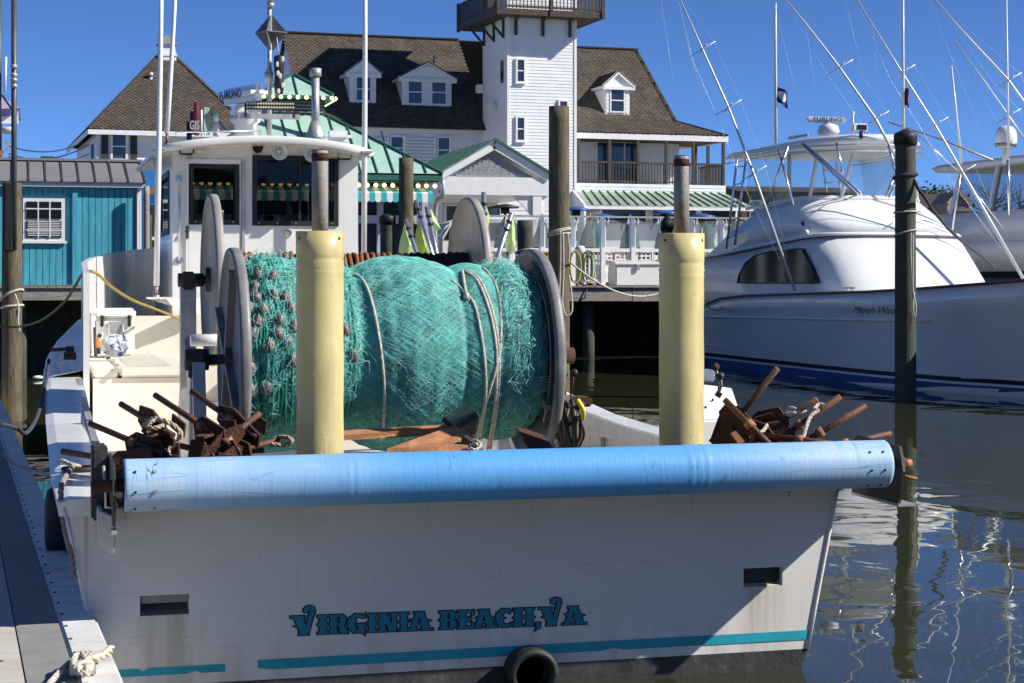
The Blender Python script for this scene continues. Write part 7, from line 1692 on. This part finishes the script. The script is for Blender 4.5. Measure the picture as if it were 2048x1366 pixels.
pm, pmc, pmr = pile('tall weathered brown piling with looped white ropes behind the net reel', 1097, 1139, 213, 28.5, piling, rope=[(462, .05, .016, ropew), (466, .06, .016, ropew), (470, .03, .014, ropew)])
for k, pts in enumerate(([(1121, 462), (1121, 520), (1119, 580), (1118, 610), (1114, 630), (1117, 643), (1122, 632), (1119, 612)], [(1126, 464), (1127, 540), (1125, 600), (1129, 625), (1136, 632), (1144, 620), (1143, 590), (1138, 550)], [(1135, 466), (1139, 500), (1137, 525), (1138, 500), (1136, 468)])):
    solo(MB().tube(curve3([PD(a, b, 28.22) for a, b in pts], 7), .015, 7), 'rope', ropew, ('long white rope loop with knot hanging on the brown piling', 'second white rope loop swinging right of the brown piling', 'short white rope bight at the right side of brown piling')[k], 'rope')
kn_ = PD(1118, 608, 28.2); part(MB().ball(kn_, .05, n=10), 'rope_knot', ropew, pm)
pile('brown piling rising in front of the striped awning', 797, 827, 316, 44.5 - 1.5, piling)
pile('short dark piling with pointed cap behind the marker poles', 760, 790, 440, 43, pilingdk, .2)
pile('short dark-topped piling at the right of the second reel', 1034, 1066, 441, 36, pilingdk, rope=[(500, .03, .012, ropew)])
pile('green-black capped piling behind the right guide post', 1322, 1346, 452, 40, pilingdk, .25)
solo(MB().tube(sag(PD(1066, 503, 35.8), PD(1098, 506, 28.8), .1), .012, 6), 'rope', ropew, 'thin white line tied between the two pilings right of the reel', 'rope')
solo(MB().tube(sag(PD(1140, 524, 28.3), PD(1318, 586, 39), .25), .016, 6), 'rope', ropew, 'taut white line running from the brown piling to the yacht dock', 'rope')
solo(MB().tube(sag(PD(1408, 606, 40.5), PD(1446, 616, 41), .1), .018, 6), 'rope', ropew, 'white stern line at the cockpit corner of the yacht', 'rope')
pl_, plc, plr = pile('thick mossy brown piling at the left edge with white rope turns', 4, 44, 366, 25.5, piling, rope=[(590, .08, .02, ropew), (613, .02, .02, ropew)])
solo(MB().tube(curve3(pdp([(30, 588, 25.2), (37, 612, 25.1), (36, 640, 25.1), (39, 662, 25.1), (34, 650, 25.1), (33, 618, 25.1)]), 7).copy() if False else curve3(pdp([(30, 588, 25.2), (37, 612, 25.1), (36, 640, 25.1), (39, 662, 25.1), (34, 650, 25.1), (33, 618, 25.1)]), 7), .014, 6), 'rope', ropew, 'white rope tail hanging from the mossy left piling', 'rope')
rbp = thing('rubber_guard', 'black rubber strip fixed to the face of the left piling', 'guard', PD(18, 500, 25.2)); part(MB().box(PD(7, 503, 25.15), PD(32, 367, 25.25)), 'strip', black, rbp, bevel=.02)
for (x, y0, y1, w_, lab) in ((28, -10, 500, 11, 'tall grey steel pole rising at the left edge'), (0, -10, 300, 6, 'second grey steel pole cut by the left edge')):
    a = PD(x, y1, 24.3); b = PD(x, y0, 24.3); t = thing('steel_pole', lab, 'pole', (a.x, a.y, a.z)); part(MB().cyl(a, b, w_ / 3600 * 24.3 / 2, n=12), 'tube', mat('pole_grey', (.10, .105, .11), .5, .4, var=.15, vs=4), t)
    if x == 28:
        for py in (133, 150, 160, 172): q = PD(x, py, 24.25); part(MB().lathe([(.03, -.03), (.05, 0), (.03, .03)], q, n=8), 'wire_clamp', galv, t)
pile('slim grey post standing beside the blue shed corner', 287, 299, 372, 36.3, wood, group='slim posts by the shed'); pile('mossy piling behind the shed corner post', 292, 304, 430, 36.9, pilingdk)

# ================================================================ PIER FURNITURE
# clear-curtain dining enclosure with white balustrade
YC = 49.0
en = thing('dining_enclosure', 'outdoor dining enclosure with clear roll-down curtains and white balustrade', 'enclosure', (PY(1250, 560, YC).x, YC, DZ))
zc_t = PY(1250, 436, YC).z; zc_b = PY(1250, 497, YC).z; xe0, xe1 = PY(960, 500, YC).x, PY(1500, 500, YC).x; nC = 9
for i in range(nC + 1):
    x = lerp(xe0, xe1, i / nC); bp('frame_post', alu, en, (x - .06, YC - .02, zc_b), (x + .06, YC + .05, zc_t))
    if i < nC:
        xa_, xb_ = x + .1, lerp(xe0, xe1, (i + 1) / nC) - .1
        part(MB().grid(lambda u, v: V3((lerp(xa_, xb_, u), YC + .02 + .03 * math.sin(u * 5 + i), lerp(zc_b + .03, zc_t - .06, v))), 8, 4), 'clear_curtain', clear2, en)
        bp('curtain_edge', trim, en, (xa_ - .03, YC + .0, zc_b), (xa_, YC + .03, zc_t - .05)); bp('curtain_edge', trim, en, (xb_, YC + .0, zc_b), (xb_ + .03, YC + .03, zc_t - .05))
        for xx in (xa_ + .05, xb_ - .05): part(MB().tube([(xx, YC - .01, zc_t), (xx + .02, YC - .04, zc_t - .12), (xx, YC - .04, zc_t - .2), (xx - .03, YC - .03, zc_t - .1)], .012, 5), 'hanging_strap', trim, en)
bp('header', galv, en, (xe0, YC - .03, zc_t), (xe1, YC + .06, zc_t + .05)); bp('top_rail', trim, en, (xe0, YC - .06, zc_b - .1), (xe1, YC + .07, zc_b)); bp('bottom_rail', trim, en, (xe0, YC - .03, DZ + .1), (xe1, YC + .04, DZ + .18))
nB = 62
for i in range(nB):
    x = lerp(xe0 + .08, xe1 - .08, i / (nB - 1)); bp('baluster', trim, en, (x - .022, YC - .02, DZ + .15), (x + .022, YC + .025, zc_b - .1))
for i in range(0, nC + 1): x = lerp(xe0, xe1, i / nC); bp('rail_post', trim, en, (x - .065, YC - .08, DZ), (x + .065, YC + .09, zc_b + .03))
# tables/umbrellas inside
umg = mat('umbrella_green', (.02, .12, .10), .85, var=.15); tan_w = mat('cafe_wood', (.30, .20, .12), .7, var=.2, vs=5)
for i, px in enumerate((1010, 1085, 1180, 1260, 1330, 1410, 1470)):
    b = PY(px, 500, YC + 2.2 + (i % 2) * 1.2); u = thing('cafe_umbrella', ('folded green umbrella at the left end of the enclosure', 'folded green umbrella behind the brown piling', 'folded green umbrella in the third curtain bay', 'folded green umbrella left of the black capped piling', 'folded green umbrella behind the right guide post', 'folded green umbrella right of the guide post', 'folded green umbrella nearest the yacht cockpit')[i], 'umbrella', (b.x, b.y, DZ), 'green cafe umbrellas')
    part(MB().cyl((b.x, b.y, DZ), (b.x, b.y, 4.0), .03), 'pole', tan_w, u)
    part(MB().lathe([(.32, 2.75), (.36, 2.85), (.28, 3.3), (.12, 3.7), (.03, 3.85)], (b.x, b.y, 0), n=8, smooth=False), 'canopy', umg, u)
    tb = thing('cafe_table', ('cafe table under the first green umbrella', 'cafe table under the umbrella behind the piling', 'cafe table in the third curtain bay', 'cafe table left of the black capped piling', 'cafe table behind the right guide post', 'cafe table right of the guide post', 'cafe table nearest the yacht cockpit')[i], 'table', (b.x, b.y, DZ), 'cafe tables')
    part(MB().lathe([(.5, .72), (.5, .76)], (b.x, b.y, DZ), n=16), 'top', tan_w, tb); part(MB().cyl((b.x, b.y, DZ), (b.x, b.y, DZ + .72), .05).cyl((b.x, b.y, DZ), (b.x, b.y, DZ + .03), .25), 'pedestal', darksteel, tb)
chw = mat('cafe_chair_wood', (.34, .24, .15), .6, var=.2, vs=6)
for i in range(12):
    b = PY(1000 + i * 41 + (i % 3) * 7, 520, YC + 1.2 + (i % 3) * .9); c_ = thing('cafe_chair', ('leftmost', 'second', 'third', 'fourth', 'fifth', 'sixth', 'seventh', 'eighth', 'ninth', 'tenth', 'eleventh', 'rightmost')[i] + ' wooden cafe chair from the left behind the clear curtains', 'chair', (b.x, b.y, DZ), 'wooden cafe chairs inside the enclosure')
    part(MB().box((b.x - .22, b.y - .22, DZ + .43), (b.x + .22, b.y + .22, DZ + .47)), 'seat', chw, c_)
    for sx_ in (-1, 1):
        part(MB().box((b.x + sx_ * .2 - .02, b.y - .2, DZ), (b.x + sx_ * .2 + .02, b.y - .16, DZ + .43)), 'leg', chw, c_); part(MB().box((b.x + sx_ * .2 - .02, b.y + .18, DZ), (b.x + sx_ * .2 + .02, b.y + .22, DZ + 1.0)), 'leg', chw, c_)
    for k in range(4): part(MB().box((b.x - .18, b.y + .19, DZ + .55 + k * .12), (b.x + .18, b.y + .21, DZ + .62 + k * .12)), 'back_slat', chw, c_)
# heaters
for i, (px, py, m_) in enumerate(((1010, 415, darksteel), (1152, 420, mat('heater_blue', (.04, .12, .40), .35)), (1206, 435, MATS['heater_blue']), (1330, 427, MATS['heater_blue']), (1403, 434, MATS['heater_blue']))):
    q = PY(px, py, YC + 1.2); h = thing('patio_heater', ('patio heater with dark hat near the portico column', 'patio heater with blue hat right of the brown piling', 'small blue-topped patio heater at the curtain rail', 'large blue-topped patio heater behind the black piling', 'blue-topped patio heater nearest the yacht')[i], 'heater', (q.x, q.y, DZ), 'patio heaters')
    part(MB().cyl((q.x, q.y, DZ), (q.x, q.y, q.z - .15), .035).cyl((q.x, q.y, DZ), (q.x, q.y, DZ + .6), .2), 'stand', galv, h); part(MB().lathe([(.42, -.02), (.40, .03), (.1, .10), (0, .11)], (q.x, q.y, q.z), n=20), 'reflector', m_, h); part(MB().cyl((q.x, q.y, q.z - .18), (q.x, q.y, q.z - .02), .13), 'burner', black, h)
# dock boxes
for i, (a, b, top, lab) in enumerate(((1228, 1322, 521, 'long white dock box on the pier behind the taut line'), (1408, 1470, 531, 'white dock box with latch behind the right guide post'))):
    p, q = PY(a, 568, 45.6), PY(b, 568, 45.6); zt_ = PY(a, top, 45.6).z; d = thing('dock_box', lab, 'dock box', ((p.x + q.x) / 2, 45.9, DZ), 'white dock boxes')
    part(MB().box((p.x + .05, 45.6, DZ), (q.x - .02, 46.3, zt_ - .12)), 'body', gel, d, bevel=.03); part(MB().prism([(p.x, 45.55, zt_ - .12), (q.x + .02, 45.55, zt_ - .12), (q.x + .02, 45.55, zt_ - .03), (q.x - .02, 46.35, zt_ + .02), (p.x + .0, 45.55, zt_ - .03)][:4] if False else [(p.x, 45.55, zt_ - .12), (p.x, 46.35, zt_ - .12), (p.x, 46.35, zt_ + .02), (p.x, 45.55, zt_ - .04)], (q.x - p.x + .02, 0, 0)), 'lid', gel, d, bevel=.02)
    part(MB().box(((p.x + q.x) / 2 - .04, 45.53, zt_ - .26), ((p.x + q.x) / 2 + .04, 45.57, zt_ - .1)), 'latch', galv, d)
# shore pedestal with coiled hoses
q = PY(1160, 570, 44.6); zt_ = PY(1160, 492, 44.6).z
pd_ = thing('power_pedestal', 'white round dock pedestal wrapped with yellow cord on the pier edge', 'pedestal', (q.x, q.y, DZ))
part(MB().lathe([(.115, DZ), (.115, zt_ - .2), (.13, zt_ - .19), (.13, zt_ - .05), (.1, zt_), (0, zt_ + .01)], (q.x, q.y, 0), n=20), 'column', gel, pd_)
hg = mat('hose_green', (.03, .16, .09), .6); hy = mat('cord_yellow', (.42, .29, .06), .7)
for k in range(7):
    m_ = hg if k % 2 else hy; cxx = q.x + (.2 if k < 4 else -.2) + U(-.04, .04); rr = .16 + U(0, .12)
    part(MB().tube([(cxx + rr * .55 * math.cos(a), q.y - .12 - .01 * k, DZ + .5 + rr * 1.6 * math.sin(a)) for a in [j * .35 for j in range(18)]], .016, 6, closed=True), 'coiled_hose', m_, pd_)
part(MB().tube([(q.x - .05, q.y - .1, DZ + .1), (q.x, q.y - .62, DZ - .05), (q.x - .08, q.y - .66, DZ - .3), (q.x - .3, q.y - .66, DZ - .42)], .02, 6), 'cord_tail', black, pd_)
# yellow stacked chairs / bins
ych = mat('yellow_bin', (.60, .27, .01), .5, var=.1)
q0, q1 = PY(1062, 565, 45.8), PY(1098, 503, 45.8); yb = thing('yellow_bin', 'deep yellow plastic fish bins stacked behind the brown piling', 'bin', ((q0.x + q1.x) / 2, 46.2, DZ))
for k in range(3): z0 = lerp(DZ, q1.z, k / 3); z1 = lerp(DZ, q1.z, (k + 1) / 3); part(MB().box((q0.x - .02, 45.8, z0 + .01), (q1.x + .06, 46.4, z1 - .05)).box((q0.x - .05, 45.77, z1 - .05), (q1.x + .09, 46.43, z1)), 'bin', ych, yb, bevel=.01)
# things glimpsed behind the marker poles
q0 = PY(700, 470, 47.5)
van = thing('van', 'white rounded van parked behind the second reel', 'van', PY(920, 560, 53))
v0, v1 = PY(880, 500, 53), PY(945, 440, 53)
part(MB().prism([(v0.x, 53, 1.9), (v0.x, 53, v1.z - .5), (v0.x + .25, 53, v1.z - .1), (v0.x + .9, 53, v1.z + .1), (v1.x + 2, 53, v1.z + .1), (v1.x + 2, 53, 1.9)], (0, 1.8, 0)), 'body', gel, van, bevel=.08)
part(MB().prism([(v0.x + .12, 52.98, v1.z - .6), (v0.x + .35, 52.98, v1.z - .2), (v0.x + .9, 52.98, v1.z - .08), (v1.x + 1.5, 52.98, v1.z - .08), (v1.x + 1.5, 52.98, v1.z - .6)], (0, .02, 0)), 'side_window', glassdk, van)
for x in (v0.x + .6, v1.x + 1.4): part(MB().cyl((x, 52.95, 1.95), (x, 53.2, 1.95), .32, n=20), 'wheel', black, van)
# roadside red sign with white letters on pavilion roof
sg = thing('roof_sign', 'narrow dark red sign with white letters above the pilothouse roof', 'sign', PD(390, 270, 50))
redm = mat('sign_red', (.16, .012, .03), .5); sa, sb = PD(376, 268, 50), PD(404, 226, 50)
crv = V3((math.cos(TH), -math.sin(TH), 0))
part(MB().beam(PD(383, 246, 50), PD(396, 246, 50), .5, .62), 'board', redm, sg); part(MB().beam(PD(390, 238, 49.9), PD(396, 238, 49.9), .4, .9), 'board', redm, sg); part(MB().beam(PD(375, 262, 50.2), PD(382, 262, 50.2), .3, .5), 'side_board', navy, sg)
part(MB().box(PD(408, 270, 50.2), PD(419, 215, 50.3)), 'mint_post', mint, sg); part(MB().beam(PD(419, 222, 50.2), PD(455, 262, 50.2), .06, .06), 'stay', mintdk, sg); part(MB().tube([PD(403, 272, 49.8), PD(403, 220, 49.8)], .03, 6), 'white_post', trim, sg)
text('sign_lettering', 'GJS', .34, trim, sg, frame_mtx(PD(389, 251, 49.62), crv, (0, 0, 1)), offset=.01, sx=.55)
# kiosk with lilac roof at left edge
lil = mat('lilac_metal', (.46, .38, .62), .5, var=.06); ki = thing('kiosk', 'small kiosk with lilac metal roof cut by the left edge', 'building', PD(-20, 470, 48))
KD = 48.0
part(MB().add([PD(-60, 220, KD), PD(40, 216, KD), PD(40, 216, KD) + V3((0, 4, 0)), PD(-60, 220, KD) + V3((0, 4, 0)), PD(-8, 172, KD) + V3((0, 2, 0))], [(0, 1, 4), (1, 2, 4), (2, 3, 4), (3, 0, 4)]), 'roof', lil, ki)
part(MB().beam(PD(4, 190, KD - .1), PD(22, 216, KD - .1), .05, .05), 'roof_seam', dkseam, ki)
part(MB().box(PD(-60, 232, KD), PD(38, 218, KD + .3)), 'fascia', lil, ki); part(MB().box(PD(-60, 246, KD), PD(37, 233, KD + .2)), 'frieze', trim, ki)
q = PD(15, 255, KD); part(MB().lathe([(.22, 0), (.2, -.1), (.1, -.17), (0, -.18)], q, n=16), 'dome_lamp', lensm, ki); part(MB().box(PD(10, 300, KD + .1), PD(18, 280, KD + .3)), 'meter_box', galv, ki)
part(MB().box(PD(-40, 560, KD + .5), PD(4, 246, KD + 1)), 'wall', brickw, ki)
for k in range(3): part(MB().box(PD(-20, 300 + k * 13, KD - .2), PD(7, 311 + k * 13, KD - .1)), 'timber_slat', rustlit, ki)
part(MB().cyl(PD(12, 114, KD), PD(10, 185, KD), .03), 'aerial', trim, ki)
# overhead wires
for i, (a, b, c, d) in enumerate(((18, 293, 165, 284), (18, 314, 175, 290), (18, 308, 178, 308), (18, 317, 178, 289))):
    solo(MB().tube(sag(PD(a, b, 60), PD(c, d, 82), .3), .025, 5), 'overhead_wire', black, ('upper overhead wire running to the hip-roofed house eave', 'middle overhead wire crossing to the house eave', 'level overhead wire above the shed roof', 'lowest overhead wire rising to the house eave')[i], 'wire', 'overhead wires')
vb_ = PD(94, 324, 40); solo(MB().box(vb_ + V3((-.14, 0, -.05)), vb_ + V3((.14, .3, .13))), 'roof_vent', dkseam, 'dark box vent above the shed ridge', 'vent', bevel=.01)
# blue structure with orange timber glimpsed right of the shed
gs = thing('lean_to', 'blue lean-to with an orange timber beam right of the shed', 'shed', PD(305, 560, 46)); bl2 = mat('cobalt_paint', (.03, .20, .50), .5, var=.1)
part(MB().box(PD(286, 500, 46), PD(330, 335, 47)), 'wall', bl2, gs); part(MB().beam(PD(296, 388, 45.8), PD(330, 366, 45.8), .1, .14), 'beam', mat('orange_timber', (.62, .32, .10), .6), gs); part(MB().beam(PD(288, 405, 45.8), PD(330, 385, 45.8), .1, .2), 'rafter', bl2, gs)
part(MB().box(PD(288, 500, 45.5), PD(316, 410, 45.6)), 'doorway', dark, gs); part(MB().box(PD(296, 480, 45.3), PD(330, 474, 45.4)).box(PD(296, 502, 45.3), PD(330, 496, 45.4)), 'white_rail', trim, gs)
